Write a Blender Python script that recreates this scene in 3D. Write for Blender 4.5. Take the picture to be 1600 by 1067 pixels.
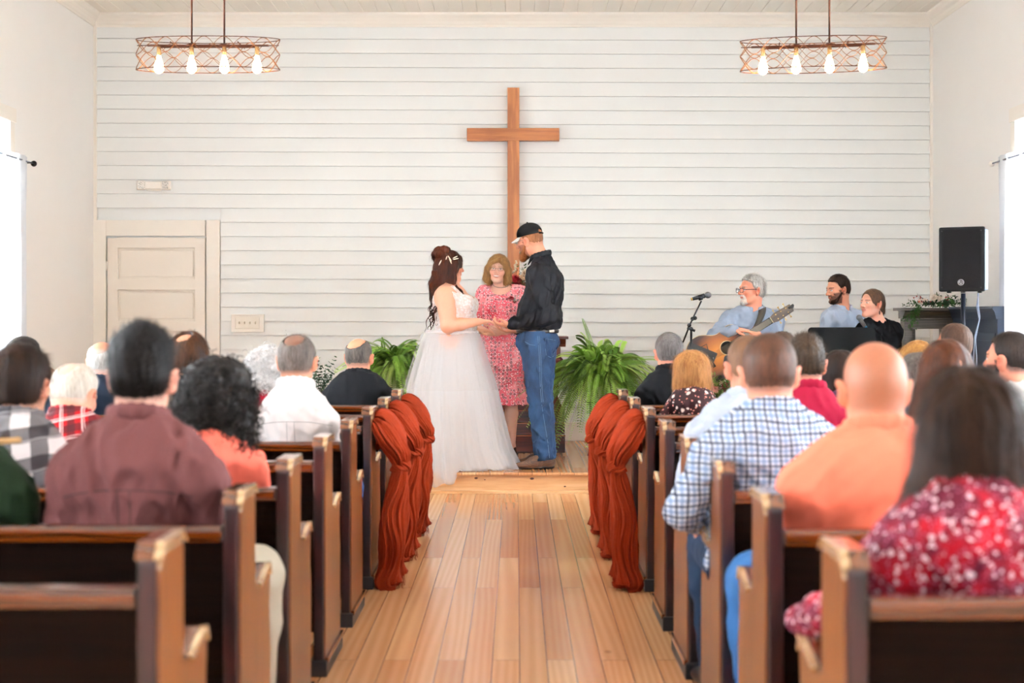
import bpy, bmesh, math, random
import numpy as np
from mathutils import Vector, Matrix, Euler

for _o in list(bpy.data.objects): bpy.data.objects.remove(_o)
S = bpy.context.scene
COL = S.collection
PI = math.pi
F = 2222.0; H = 1.32          # focal length in pixels, eye height
# ------------------------------------------------------------------ camera
cam = bpy.data.cameras.new('camera'); camo = bpy.data.objects.new('camera', cam); COL.objects.link(camo)
camo.location = (0, 0, H); camo.rotation_euler = (PI/2, 0, 0)
cam.sensor_width = 36; cam.lens = F/1600*36
cam.shift_x = -7/1600; cam.shift_y = -40.5/1600
cam.clip_start = .05; cam.clip_end = 200
cam.dof.use_dof = True; cam.dof.focus_distance = 10.9; cam.dof.aperture_fstop = 2.6
S.camera = camo
# ------------------------------------------------------------------ world and exposure
W = bpy.data.worlds.new('world'); S.world = W; W.use_nodes = True
bg = W.node_tree.nodes['Background']; bg.inputs[0].default_value = (.90, .95, 1, 1); bg.inputs[1].default_value = .5
S.view_settings.view_transform = 'Standard'; S.view_settings.look = 'None'
S.view_settings.gamma = 1; S.view_settings.use_curve_mapping = False
S.view_settings.exposure = 1.08
S.cycles.use_denoising = True
S.cycles.max_bounces = 8; S.cycles.diffuse_bounces = 5; S.cycles.glossy_bounces = 3
S.cycles.transparent_max_bounces = 12; S.cycles.sample_clamp_indirect = 6
def area(name, loc, rot, sx, sy, power, color=(1, 1, 1)):
    l = bpy.data.lights.new(name, 'AREA'); l.shape = 'RECTANGLE'; l.size = sx; l.size_y = sy
    l.energy = power; l.color = color
    o = bpy.data.objects.new(name, l); COL.objects.link(o); o.location = loc; o.rotation_euler = rot
    return o
WIN_Y = (10.3, 7.4, 4.5, 1.6)
WL, WR, WB, ZC = -3.92, 3.86, 13.2, 4.12     # left, right, back wall, ceiling height
WZ0, WZ1, WW = .95, 2.82, 1.34               # window sill, head, width
for _y in WIN_Y:
    area('daylight_window_left', (WL-.25, _y, (WZ0+WZ1)/2), (0, -PI/2, 0), WZ1-WZ0, WW, 295, (.84, .93, 1))
    area('daylight_window_right', (WR+.25, _y, (WZ0+WZ1)/2), (0, PI/2, 0), WZ1-WZ0, WW, 310, (.84, .93, 1))
area('rear_fill', (0, -3.2, 2.2), (PI/2, 0, 0), 6.4, 3.6, 80, (.90, .96, 1))  # added front fill lamp behind the camera, not an entrance
# ------------------------------------------------------------------ materials
MATS = {}
def srgb(c):
    if isinstance(c, str):
        c = tuple(int(c[i:i+2], 16)/255 for i in (0, 2, 4))
    l = [(v/12.92 if v <= .04045 else ((v+.055)/1.055)**2.4) for v in c[:3]]
    Y_ = .21*l[0]+.72*l[1]+.07*l[2]; k = .45+.55*min(1, Y_/.8)**.45; sat = 1+.14*(1-Y_)
    return tuple(min(1, max(0, (Y_+(v-Y_)*sat)*k)) for v in l)
class NT:
    def __init__(s, name):
        s.m = bpy.data.materials.new(name); s.m.use_nodes = True
        s.t = s.m.node_tree; s.b = s.t.nodes['Principled BSDF']; s.out = s.t.nodes['Material Output']
    def n(s, typ, **kw):
        nd = s.t.nodes.new(typ)
        for k, v in kw.items():
            if k == 'i':
                for kk, vv in v.items():
                    if isinstance(vv, bpy.types.NodeSocket): s.t.links.new(vv, nd.inputs[kk])
                    else: nd.inputs[kk].default_value = vv
            else: setattr(nd, k, v)
        return nd
    def l(s, a, b): s.t.links.new(a, b)
    def coord(s, scale=(1, 1, 1), kind='Object', rot=(0, 0, 0), loc=(0, 0, 0)):
        c = s.n('ShaderNodeTexCoord'); m = s.n('ShaderNodeMapping', i={'Vector': c.outputs[kind]})
        m.inputs['Scale'].default_value = scale; m.inputs['Rotation'].default_value = rot; m.inputs['Location'].default_value = loc
        return m.outputs[0]
    def noise(s, vec, scale=5, detail=3, rough=.5, dist=0):
        return s.n('ShaderNodeTexNoise', i={'Vector': vec, 'Scale': scale, 'Detail': detail, 'Roughness': rough, 'Distortion': dist})
    def ramp(s, fac, stops, interp='LINEAR'):
        r = s.n('ShaderNodeValToRGB', i={'Fac': fac}); e = r.color_ramp; e.interpolation = interp
        while len(e.elements) < len(stops): e.elements.new(.5)
        for el, (p, c) in zip(e.elements, stops):
            el.position = p; el.color = (*c, 1) if len(c) == 3 else c
        return r.outputs[0]
    def mix(s, fac, a, b, mode='MIX'):
        m = s.n('ShaderNodeMix', data_type='RGBA', blend_type=mode)
        for k, v in ((0, fac), (6, a), (7, b)):
            if isinstance(v, bpy.types.NodeSocket): s.l(v, m.inputs[k])
            else: m.inputs[k].default_value = v if k == 0 else (*v[:3], 1)
        return m.outputs[2]
    def math(s, op, a, b=0.0, c=0.0):
        m = s.n('ShaderNodeMath', operation=op)
        for k, v in enumerate((a, b, c)):
            if isinstance(v, bpy.types.NodeSocket): s.l(v, m.inputs[k])
            else: m.inputs[k].default_value = v
        return m.outputs[0]
    def bump(s, h, strength=.3, dist=.01):
        b = s.n('ShaderNodeBump', i={'Height': h, 'Strength': strength, 'Distance': dist}); s.l(b.outputs[0], s.b.inputs['Normal'])
    def col(s, c):
        if isinstance(c, bpy.types.NodeSocket): s.l(c, s.b.inputs['Base Color'])
        else: s.b.inputs['Base Color'].default_value = (*c, 1)
    def set(s, **kw):
        for k, v in kw.items(): s.b.inputs[k.replace('_', ' ')].default_value = v
        return s
def simple(name, c, rough=.5, metal=0, var=.0, nscale=20, bump=0, spec=.5, coat=0, emit=None):
    if name in MATS: return MATS[name]
    t = NT(name); c = srgb(c)
    if var or bump:
        n = t.noise(t.coord(), nscale, 4)
        if var: t.col(t.mix(n.outputs[0], tuple(x*(1-var) for x in c), tuple(min(1, x*(1+var)) for x in c)))
        else: t.col(c)
        if bump: t.bump(n.outputs[0], bump, .005)
    else: t.col(c)
    t.b.inputs['Roughness'].default_value = rough; t.b.inputs['Metallic'].default_value = metal
    t.b.inputs['Specular IOR Level'].default_value = spec; t.b.inputs['Coat Weight'].default_value = coat
    if emit: t.b.inputs['Emission Color'].default_value = (*srgb(emit[0]), 1); t.b.inputs['Emission Strength'].default_value = emit[1]
    MATS[name] = t.m; return t.m
def wood(name, dark, light, axis='z', scale=1.0, rough=.3, coat=.3, ring=12, knots=0):
    """grain runs along axis"""
    if name in MATS: return MATS[name]
    t = NT(name); st = {'x': (.09, 1, 1), 'y': (1, .09, 1), 'z': (1, 1, .09)}[axis]
    v = t.coord(tuple(a*scale for a in st))
    n = t.noise(v, 9, 4, .6, .6)
    w = t.n('ShaderNodeTexWave', wave_type='RINGS', i={'Vector': v, 'Scale': ring, 'Distortion': 9.0, 'Detail': 3.0, 'Detail Scale': 1.5})
    f = t.mix(.45, n.outputs[0], w.outputs[0]); fine = t.noise(v, 120, 2)
    f2 = t.mix(.25, f, fine.outputs[0])
    c = t.ramp(f2, [(.25, srgb(dark)), (.75, srgb(light))])
    t.col(c); t.bump(f2, .12, .002); t.b.inputs['Roughness'].default_value = rough
    t.b.inputs['Coat Weight'].default_value = coat; t.b.inputs['Coat Roughness'].default_value = .15
    MATS[name] = t.m; return t.m
# ------------------------------------------------------------------ object helpers
def tag(o, label, cat, group=None):
    o['label'] = label; o['category'] = cat
    if group: o['group'] = group
    return o
def thing(name, label, cat, loc=(0, 0, 0), rz=0, group=None):
    o = bpy.data.objects.new(name, None); COL.objects.link(o); o.location = loc; o.rotation_euler = (0, 0, rz)
    o.empty_display_size = .1
    return tag(o, label, cat, group)
def mesh_obj(name, verts, faces, mat, parent=None, smooth=False, cols=None):
    me = bpy.data.meshes.new(name)
    if isinstance(verts, np.ndarray) and isinstance(faces, np.ndarray) and len(faces):
        k = faces.shape[1]; me.vertices.add(len(verts)); me.vertices.foreach_set('co', verts.astype(np.float32).ravel())
        me.loops.add(len(faces)*k); me.loops.foreach_set('vertex_index', faces.astype(np.int32).ravel())
        me.polygons.add(len(faces)); me.polygons.foreach_set('loop_start', np.arange(0, len(faces)*k, k, dtype=np.int32))
        me.update(calc_edges=True)
    else: me.from_pydata([tuple(v) for v in verts], [], [tuple(f) for f in faces]); me.update()
    if smooth: me.polygons.foreach_set('use_smooth', [True]*len(me.polygons))
    if cols is not None:
        a = me.color_attributes.new('Col', 'FLOAT_COLOR', 'POINT')
        c4 = np.ones((len(cols), 4), np.float32); c4[:, :3] = cols; a.data.foreach_set('color', c4.ravel())
    o = bpy.data.objects.new(name, me); COL.objects.link(o)
    if mat is not None:
        for m in (mat if isinstance(mat, (list, tuple)) else [mat]): me.materials.append(m)
    if parent is not None: o.parent = parent
    return o
class MB:
    """collects shapes into one mesh"""
    def __init__(s): s.v = []; s.f = []; s.mi = []; s.sm = []; s.cur = 0
    def add(s, vs, fs, sm=False):
        n = len(s.v); s.v += [tuple(v) for v in vs]
        for f in fs: s.f.append(tuple(i+n for i in f)); s.mi.append(s.cur); s.sm.append(sm)
        return s
    def box(s, c, d, rz=0, M=None, bev=0):
        bm = bmesh.new(); bmesh.ops.create_cube(bm, size=1)
        for v in bm.verts: v.co = Vector((v.co.x*d[0], v.co.y*d[1], v.co.z*d[2]))
        if bev: bmesh.ops.bevel(bm, geom=list(bm.edges), offset=bev, segments=2, profile=.6, affect='EDGES')
        R = (M or Matrix.Rotation(rz, 4, 'Z'))
        return s._bm(bm, Matrix.Translation(Vector(c)) @ R)
    def _bm(s, bm, M=Matrix(), sm=False):
        bm.verts.index_update(); vs = [M @ v.co for v in bm.verts]; fs = [[v.index for v in f.verts] for f in bm.faces]
        bm.free(); return s.add(vs, fs, sm)
    def prism(s, pts, y0, y1, axis='y', bev=0):
        """extrude a 2d outline; axis y: pts are (x,z); axis x: (y,z); axis z: (x,y)"""
        def P(a, b, t): return {'y': (a, t, b), 'x': (t, a, b), 'z': (a, b, t)}[axis]
        bm = bmesh.new(); A = [bm.verts.new(P(a, b, y0)) for a, b in pts]; B = [bm.verts.new(P(a, b, y1)) for a, b in pts]
        bm.faces.new(A); bm.faces.new(B[::-1]); n = len(pts)
        for i in range(n): bm.faces.new((A[i], B[i], B[(i+1) % n], A[(i+1) % n]))
        bmesh.ops.recalc_face_normals(bm, faces=bm.faces)
        if bev:
            bmesh.ops.bevel(bm, geom=list(bm.edges), offset=bev, segments=2, profile=.6, affect='EDGES')
        return s._bm(bm)
    def tube(s, pts, r, seg=8, closed=False, cap=True):
        pts = [Vector(p) for p in pts]; n = len(pts); R = r if hasattr(r, '__len__') else [r]*n
        vs = []; fs = []; up = None
        for i, p in enumerate(pts):
            a = pts[(i-1) % n] if (closed or i > 0) else p; b = pts[(i+1) % n] if (closed or i < n-1) else p
            t = (b-a).normalized() if (b-a).length > 1e-9 else Vector((0, 0, 1))
            if up is None: up = t.orthogonal().normalized()
            up = (up - t*up.dot(t)); up = up.normalized() if up.length > 1e-6 else t.orthogonal().normalized()
            q = t.cross(up)
            for k in range(seg):
                an = 2*PI*k/seg; vs.append(p + (up*math.cos(an)+q*math.sin(an))*R[i])
        m = n if closed else n-1
        for i in range(m):
            j = (i+1) % n
            for k in range(seg): fs.append((i*seg+k, i*seg+(k+1) % seg, j*seg+(k+1) % seg, j*seg+k))
        if not closed and cap: fs.append(tuple(range(seg))[::-1]); fs.append(tuple((n-1)*seg+k for k in range(seg)))
        return s.add(vs, fs, True)
    def lathe(s, prof, c=(0, 0, 0), seg=24, M=None):
        vs = []; fs = []; M = M or Matrix()
        for r, z in prof:
            for k in range(seg): an = 2*PI*k/seg; vs.append(Vector(c) + (M @ Vector((r*math.cos(an), r*math.sin(an), z))))
        for i in range(len(prof)-1):
            for k in range(seg): fs.append((i*seg+k, i*seg+(k+1) % seg, (i+1)*seg+(k+1) % seg, (i+1)*seg+k))
        if prof[0][0] > 1e-5: fs.append(tuple(range(seg))[::-1])
        if prof[-1][0] > 1e-5: fs.append(tuple((len(prof)-1)*seg+k for k in range(seg)))
        return s.add(vs, fs, True)
    def ball(s, c, r, seg=12, M=None):
        r = r if hasattr(r, '__len__') else (r, r, r)
        bm = bmesh.new(); bmesh.ops.create_uvsphere(bm, u_segments=seg, v_segments=max(6, seg//2+2), radius=1)
        for v in bm.verts: v.co = Vector((v.co.x*r[0], v.co.y*r[1], v.co.z*r[2]))
        return s._bm(bm, Matrix.Translation(Vector(c)) @ (M or Matrix()), True)
    def build(s, name, mat, parent=None):
        o = mesh_obj(name, s.v, s.f, mat, parent)
        me = o.data; me.polygons.foreach_set('use_smooth', s.sm)
        if any(s.mi): me.polygons.foreach_set('material_index', s.mi)
        return o
def struct(o): o['kind'] = 'structure'; return o
def at(px, py, Y): return Vector(((px-807)*Y/F, Y, H-(py-493)*Y/F))
def copy_tree(o, parent=None):
    c = o.copy(); COL.objects.link(c); c.parent = parent
    for ch in list(o.children): copy_tree(ch, c)
    return c
# ================================================================== THE ROOM
rnd = random.Random(5)
STG = .157; STY = 10.55            # stage height and front edge
white_wall = simple('warm_white_plaster', 'f5f1ec', .75, var=.015, nscale=3)
white_side = simple('warm_white_siding', 'f6f6f3', .55, var=.012, nscale=2)
trim_white = simple('trim_white', 'f4ece1', .5, var=.01)
ceil_m = simple('ceiling_cream', 'f1ebe0', .55, var=.015, nscale=2)
def floor_mat(name, seedoff=0):
    t = NT(name); v = t.coord((1, 1, 1), 'Object', (0, 0, PI/2), (seedoff, .3, 0))
    br = t.n('ShaderNodeTexBrick', i={'Vector': v, 'Scale': 1.0, 'Mortar Size': .0017, 'Mortar Smooth': .1, 'Bias': 0.0, 'Brick Width': 2.3, 'Row Height': .104})
    br.offset = .37; br.offset_frequency = 2; br.inputs['Color1'].default_value = (0, 0, 0, 1); br.inputs['Color2'].default_value = (1, 1, 1, 1); br.inputs['Mortar'].default_value = (.5, .5, .5, 1)
    g = t.coord((1, .055, 1), 'Object')
    sep = t.n('ShaderNodeSeparateColor', i={'Color': br.outputs[0]})
    off = t.n('ShaderNodeVectorMath', operation='SCALE', i={'Vector': (3.7, 5.1, 2.3), 'Scale': sep.outputs[0]})
    addv = t.n('ShaderNodeVectorMath', operation='ADD', i={0: g, 1: off.outputs[0]})
    n = t.noise(addv.outputs[0], 7, 3, .5, .8)
    w = t.n('ShaderNodeTexWave', wave_type='BANDS', bands_direction='X', i={'Vector': addv.outputs[0], 'Scale': 9.0, 'Distortion': 26.0, 'Detail': 1.5, 'Detail Scale': .35, 'Detail Roughness': .35})
    fine = t.noise(t.coord((1, .03, 1)), 160, 2)
    base = t.ramp(sep.outputs[0], [(0, srgb('cf9468')), (.3, srgb('e2b082')), (.55, srgb('ecc394')), (.8, srgb('e6b588')), (1, srgb('d89c6e'))])
    c1 = t.mix(t.math('MULTIPLY', w.outputs[0], .28), base, srgb('b0703f'))
    c2 = t.mix(t.math('MULTIPLY', n.outputs[0], .22), c1, srgb('b56e40'))
    c3 = t.mix(t.math('MULTIPLY', fine.outputs[0], .12), c2, srgb('8d5026'))
    kn = t.n('ShaderNodeTexVoronoi', i={'Vector': t.coord((1.1, .55, 1)), 'Scale': 1.9}); kf = t.ramp(kn.outputs[0], [(.018, (1, 1, 1)), (.05, (0, 0, 0))])
    c3 = t.mix(t.math('MULTIPLY', kf, .8), c3, srgb('5e2d14'))
    c4 = t.mix(br.outputs['Fac'], c3, srgb('5a3218'))
    t.col(c4); t.b.inputs['Roughness'].default_value = .27; t.b.inputs['Coat Weight'].default_value = .35; t.b.inputs['Coat Roughness'].default_value = .18
    t.bump(t.math('SUBTRACT', 1.0, br.outputs['Fac']), .35, .002)
    return t.m
fm = floor_mat('pine_floor')
m = MB(); m.box((0, 5.2, -.05), (8.2, 16.6, .1)); fl = struct(m.build('floor', fm))
# stage
m = MB(); m.box(((WL+WR)/2, (STY+.02+WB)/2, STG/2-.011), (WR-WL-.02, WB-STY-.02, STG-.022))
st = m.build('floor_stage', wood('pine_riser', 'dda877', 'f2cb9c', 'x', 1, .35, .2, 6)); struct(st)
m = MB(); m.box(((WL+WR)/2, (STY+WB)/2-.006, STG-.011), (WR-WL-.02, WB-STY+.03, .022), bev=.008)
o = struct(m.build('floor_stage_boards', floor_mat('pine_stage', 1.7)))
m = MB(); m.prism([(STY+.022, 0), (STY-.004, 0), (STY-.004, .014), (STY+.006, .022), (STY+.022, .024)], WL+.01, WR-.01, 'x')
struct(m.build('trim_1', wood('pine_riser', '', '', 'x')))
m = MB()
for kx, kz, kr in ((-.3, .112, .013), (-.235, .1, .006), (.115, .108, .015), (.36, .05, .009)):
    m.ball((kx, STY+.0195, kz), (kr, .0015, kr*.6), 12)
o = m.build('knot', simple('knot_brown', '6b351c', .4)); o.parent = st
# back wall with lap siding (real courses)
DX0, DX1, DZ1 = (168-807)*WB/F, (322-807)*WB/F, 2.045         # door opening
m = MB(); m.box(((WL+WR)/2, WB+.08, ZC/2), (WR-WL+.4, .12, ZC+.3)); wb = struct(m.build('wall_back', white_side))
m = MB(); ex = 22.05*WB/F; z = STG+.056; TL = -.0035            # slight fall of the boards to the right
xs0 = WL+.02; cas_r = (345-807)*WB/F; door_top = 1.32+(493-344)*WB/F
while z < 3.99:
    zt = min(z+ex-.003, 4.05); x0 = xs0 if z > door_top-.02 else cas_r; x1 = WR-.02
    def zz(x, a): return a - .0036*(x)*.9
    y_b, y_t = WB-.014, WB+.010
    P = []
    for x in (x0, x1): P += [(x, y_t, zz(x, zt)), (x, y_b, zz(x, z)), (x, WB+.014, zz(x, z)), (x, WB+.02, zz(x, zt))]
    m.add(P, [(0, 1, 5, 4), (1, 2, 6, 5), (2, 3, 7, 6), (3, 0, 4, 7), (0, 3, 2, 1), (4, 5, 6, 7)])
    z += ex
sd = m.build('wall_back_siding', white_side); struct(sd)
# corner boards
for i, x in enumerate((WL+.012, WR-.012)):
    m = MB(); m.box((x, WB-.004, ZC/2), (.028, .034, ZC-.1)); struct(m.build('trim_%d' % (i+2), trim_white))
# side walls with window openings
def side_wall(name, X, s):
    m = MB(); y0, y1 = -3.1, WB+.1; t = .16; xc = X+s*t/2
    m.box((xc, (y0+y1)/2, WZ0/2-.02), (t, y1-y0, WZ0+.04)); m.box((xc, (y0+y1)/2, (WZ1+ZC+.1)/2), (t, y1-y0, ZC+.1-WZ1))
    ys = [y0] + sorted([a for w in WIN_Y for a in (w-WW/2, w+WW/2)]) + [y1]
    for a, b in zip(ys[::2], ys[1::2]): m.box((xc, (a+b)/2, (WZ0+WZ1)/2), (t, b-a, WZ1-WZ0))
    return struct(m.build(name, white_wall))
side_wall('wall_left', WL, -1); side_wall('wall_right', WR, 1)
# ceiling: beadboard with real grooves
m = MB(); bw = 22*WB/F; x = WL-.1; vs = []; pr = []
while x < WR+.1:
    pr += [(x, ZC+.005), (x+.004, ZC), (x+bw-.004, ZC), (x+bw, ZC+.005)]; x += bw
for a, b in pr: vs += [(a, -3.1, b), (a, WB+.05, b)]
m.add(vs, [(2*i, 2*i+2, 2*i+3, 2*i+1) for i in range(len(pr)-1)]); m.box((0, 5, ZC+.06), (8.3, 16.3, .08))
struct(m.build('ceiling', ceil_m))
# crown moulding
prof = [(0, 0), (0, -.125), (.010, -.125), (.014, -.105), (.018, -.10), (.026, -.075), (.045, -.05), (.065, -.034), (.075, -.022), (.078, 0)]
def crown(name, a, b, ax, s, off):
    m = MB(); pts = [((off - s*u), ZC+.002+w) for u, w in prof]; m.prism(pts, a, b, ax); return struct(m.build(name, trim_white))
crown('trim_4', WL, WR, 'x', 1, WB+.005); crown('trim_5', -3.1, WB, 'y', -1, WL-.002); crown('trim_6', -3.1, WB, 'y', 1, WR+.002)
# baseboards
m = MB(); m.box((cas_r/2+WR/2, WB-.012, STG+.09), (WR-cas_r-.04, .02, .17), bev=.004); struct(m.build('baseboard_back', trim_white))
for nm, X, s in (('baseboard_left', WL, 1), ('baseboard_right', WR, -1)):
    m = MB(); m.box((X+s*.011, (STY-3.1)/2, .09), (.018, STY+3.08, .18), bev=.004); struct(m.build(nm, trim_white))
# door: casing + five horizontal panels
dcx = (DX0+DX1)/2; dw = DX1-DX0; dh = DZ1-STG
m = MB(); cw = .13
m.box((DX1+cw/2+.004, WB-.012, (STG+door_top)/2), (cw-.008, .03, door_top-STG), bev=.004)
m.box((DX0-cw/2-.004, WB-.012, (STG+door_top)/2), (cw-.008, .03, door_top-STG), bev=.004)
m.box((dcx-.01, WB-.010, (DZ1+door_top)/2+.006), (dw+.01, .028, door_top-DZ1-.014), bev=.003)
struct(m.build('trim_7', trim_white))
door = MB(); T = .034; fy = WB-.004
stile = .115*dw/.92*.92
rails = [(371, 387.5), (436, 453), (502, 517.5), (566, 583), (630, 650), (700, 716)]
zs = [(H-(a-493)*WB/F, H-(b-493)*WB/F) for a, b in rails]
door.box((dcx, fy+.022, (STG+DZ1)/2), (dw-.012, .016, dh-.01))
for xx in (DX0+.006+.075/2+.01, DX1-.006-.075/2-.01): door.box((xx, fy, (STG+DZ1)/2), (.095, T, dh-.012), bev=.003)
for a, b in zs: 
    if (a+b)/2 > STG: door.box((dcx, fy, (a+b)/2), (dw-.19, T, a-b), bev=.003)
for (a0, b0), (a1, b1) in zip(zs, zs[1:]):
    if a1 < STG: break
    door.box((dcx, fy+.010, (b0+a1)/2), (dw-.19-.05, .014, b0-a1-.045), bev=.005)
d = door.build('door_1', simple('door_cream', 'f1e7da', .45, var=.01)); struct(d)
m = MB()
m.lathe([(.0, 0), (.026, .0), (.026, .006), (.01, .01), (.01, .03), (.024, .036), (.03, .05), (.022, .062), (.0, .066)], (DX1-.07, WB-.02, STG+.93), 20, Matrix.Rotation(PI/2, 4, 'X'))
m.build('door_handle', simple('aged_brass', '7a6238', .35, 1), d)
for hz in (STG+.25, 1.78):
    m = MB(); m.box((DX0-.002, WB-.028, hz), (.018, .008, .09)); m.tube([(DX0-.002, WB-.034, hz-.045), (DX0-.002, WB-.034, hz+.045)], .006); m.build('hinge', trim_white, d)
# windows
glassm = NT('window_glass'); glassm.set(Roughness=.05, Transmission_Weight=1.0, IOR=1.1); glassm.col((1, 1, 1))
k = 0
for X, s in ((WL, -1), (WR, 1)):
    for wy in WIN_Y:
        k += 1; m = MB(); xo = X+s*.09; z0, z1 = WZ0, WZ1
        for yy in (wy-WW/2+.03, wy+WW/2-.03): m.box((xo, yy, (z0+z1)/2), (.06, .06, z1-z0))
        for zz_ in (z0+.03, z1-.03, (z0+z1)/2): m.box((xo, wy, zz_), (.06, WW-.12, .05))
        m.box((xo, wy, (z0+z1)/2), (.03, .022, z1-z0-.1))
        w = struct(m.build('window_%d' % k, trim_white))
        m = MB(); m.box((xo, wy, (z0+z1)/2), (.005, WW-.12, z1-z0-.1)); m.build('pane', glassm.m, w)
        m = MB(); q = X-s*.009; cwd = .10
        for yy in (wy-WW/2-cwd/2+.01, wy+WW/2+cwd/2-.01): m.box((q, yy, (z0+z1)/2), (.022, cwd, z1-z0+.0), bev=.004)
        m.box((q, wy, z1+.055), (.026, WW+.24, .11), bev=.004); m.box((X-s*.02, wy, z0-.02), (.07, WW+.26, .035), bev=.006); m.box((q, wy, z0-.085), (.02, WW+.16, .09), bev=.004)
        m.build('window_frame', trim_white, w)
# ================================================================== PEWS
LY0 = [2.78, 3.60, 4.40, 5.20, 6.02, 6.86, 7.65, 8.50]
RY0 = [2.68, 3.53, 4.33, 5.16, 5.95, 6.80, 7.65, 8.50]
PEX_L, PEX_R = -.70, .62; PH = .872
lit_face = wood('pew_end_lit', '5f3116', '8a5028', 'z', 1.3, .33, .25)
maho_v = wood('mahogany_upright', '1a0809', '3a1512', 'z', 1, .3, .25)
maho_x = wood('mahogany_board', '060201', '1a0a04', 'x', 1, .6, .0)
maho_x.node_tree.nodes['Principled BSDF'].inputs['Specular IOR Level'].default_value = .05
edge_glare_m = wood('pew_edge_glare', 'a3805c', 'd2b48e', 'y', 1, .12, 1.0)  # window glare on the rounded moulding, painted as a pale base colour
rail_m = wood('pew_rail_wood', '3a180b', '6a3416', 'x', 1, .16, .7)
cap_m = wood('pew_cap_wood', '4a2416', '7a4a30', 'y', 1, .12, .8)
foot_m = simple('pew_foot_black', '17141a', .45)
# outline of a pew end in (y,z): tall upright, then the low arm in front
def pew_outline(inset=0.0):
    i = inset
    return [(0+i, .05), (0+i, PH-.035-i), (.03+i*.6, PH-i), (.185-i*.4, PH-i), (.215-i, PH-.03-i), (.215-i, .60-i*1.2), (.27, .59-i), (.41-i, .615-i), (.44-i, .585-i), (.43-i, .50), (.45-i, .40), (.45-i, .05)]
def make_pew(side):
    """origin on the floor at the aisle end's rear corner; the bench runs away from the aisle (side -1 left, +1 right)"""
    r = thing('pew', 'pew', 'pew', group='wooden church pews')
    t = .047; L = 3.05
    def xs(a): return side*a
    out = pew_outline()
    m = MB(); m.prism([(y, z) for y, z in out], xs(.004), xs(t-.004), 'x', bev=.006)
    e = m.build('end_panel', maho_v, r)
    # aisle leaf with reflected light painted into its colour, dark trim strip on top
    m = MB(); m.prism([(y, z) for y, z in pew_outline(.007)], xs(-.0005), xs(.0052), 'x'); m.build('lit_leaf', lit_face, e)
    capo_ = [(.0, PH-.032), (.026, PH+.002), (.19, PH+.002), (.218, PH-.026), (.218, PH-.03), (.205, PH-.024), (.185, PH-.008), (.03, PH-.008), (.008, PH-.035)]
    m = MB(); m.prism(capo_, xs(.011), xs(t+.002), 'x', bev=.003); cm = m.build('cap_moulding', cap_m, r)
    m = MB(); m.prism([(y, z+.001) for y, z in capo_], xs(-.008), xs(.0105), 'x', bev=.003); m.prism([(.20, PH-.022), (.188, PH-.014), (.03, PH-.014), (.006, PH-.042), (.004, PH-.05), (.03, PH-.022), (.19, PH-.022)], xs(-.005), xs(.003), 'x', bev=.001); m.build('glare_strip', edge_glare_m, cm)
    armo = [(.268, .592), (.40, .624), (.425, .624), (.445, .59), (.437, .583), (.415, .607), (.275, .578)]
    m = MB(); m.prism(armo, xs(.009), xs(t+.002), 'x', bev=.003); ac = m.build('arm_cap', cap_m, r)
    m = MB(); m.prism([(y, z+.001) for y, z in armo], xs(-.006), xs(.0085), 'x', bev=.002); m.build('glare_strip', edge_glare_m, ac)
    m = MB(); m.box((xs(t/2), .225, .03), (t+.016, .47, .06), bev=.004); m.build('foot', foot_m, r)
    m = MB(); m.prism([(0.0, .05), (0.0, .07), (.46, .07), (.46, .05)], xs(-.012), xs(-.001), 'x'); m.build('base_strip', cap_m, r)
    # far end
    m = MB(); m.prism(out, xs(L-t), xs(L), 'x', bev=.006); m.build('end_panel', maho_v, r)
    m = MB(); m.box((xs(L-t/2), .225, .03), (t+.016, .47, .06), bev=.004); m.build('foot', foot_m, r)
    cx, w = xs((t+L-t)/2), L-2*t-.002
    m = MB(); m.prism([(.022, .765), (.042, .765), (.115, .36), (.095, .36)], cx-w/2, cx+w/2, 'x')
    m.prism([(.095, .36), (.115, .36), (.118, .14), (.098, .14)], cx-w/2, cx+w/2, 'x', bev=.002); m.build('backrest', maho_x, r)
    m = MB(); m.prism([(.008, .745), (.006, .775), (.014, .785), (.055, .785), (.064, .776), (.060, .752), (.05, .745)], cx-w/2, cx+w/2, 'x', bev=.003); m.build('top_rail', rail_m, r)
    m = MB(); m.prism([(.10, .415), (.10, .44), (.30, .43), (.50, .445), (.525, .435), (.525, .415)], cx-w/2, cx+w/2, 'x', bev=.004); m.build('seat', maho_x, r)
    m = MB(); m.box((cx, .46, .37), (w, .02, .09)); m.build('seat_apron', maho_x, r)
    m = MB(); m.box((cx, -.035, .50), (w*.9, .055, .012), bev=.003); m.box((cx, -.062, .535), (w*.9, .010, .08), bev=.003); m.build('book_rack', maho_x, r) if False else None
    return r
pL = make_pew(-1); pR = make_pew(1)
ordn = ['rear', 'second', 'third', 'fourth', 'fifth', 'sixth', 'seventh', 'front']
pl_lab = [
 'dark wooden pew nearest the camera left of the aisle, nobody sitting in it',
 'dark wooden pew behind the back of the mauve shirted man',
 'dark wooden pew behind the curly dark haired woman in coral',
 'dark wooden pew behind the man in the red plaid shirt',
 'dark wooden pew behind the balding man in the white shirt left of the aisle',
 'dark wooden pew left of the aisle with the nearest rust bow on that side',
 'dark wooden pew left of the aisle with the middle rust bow on that side',
 'dark wooden front pew left of the aisle behind the bald man in black']
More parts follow.
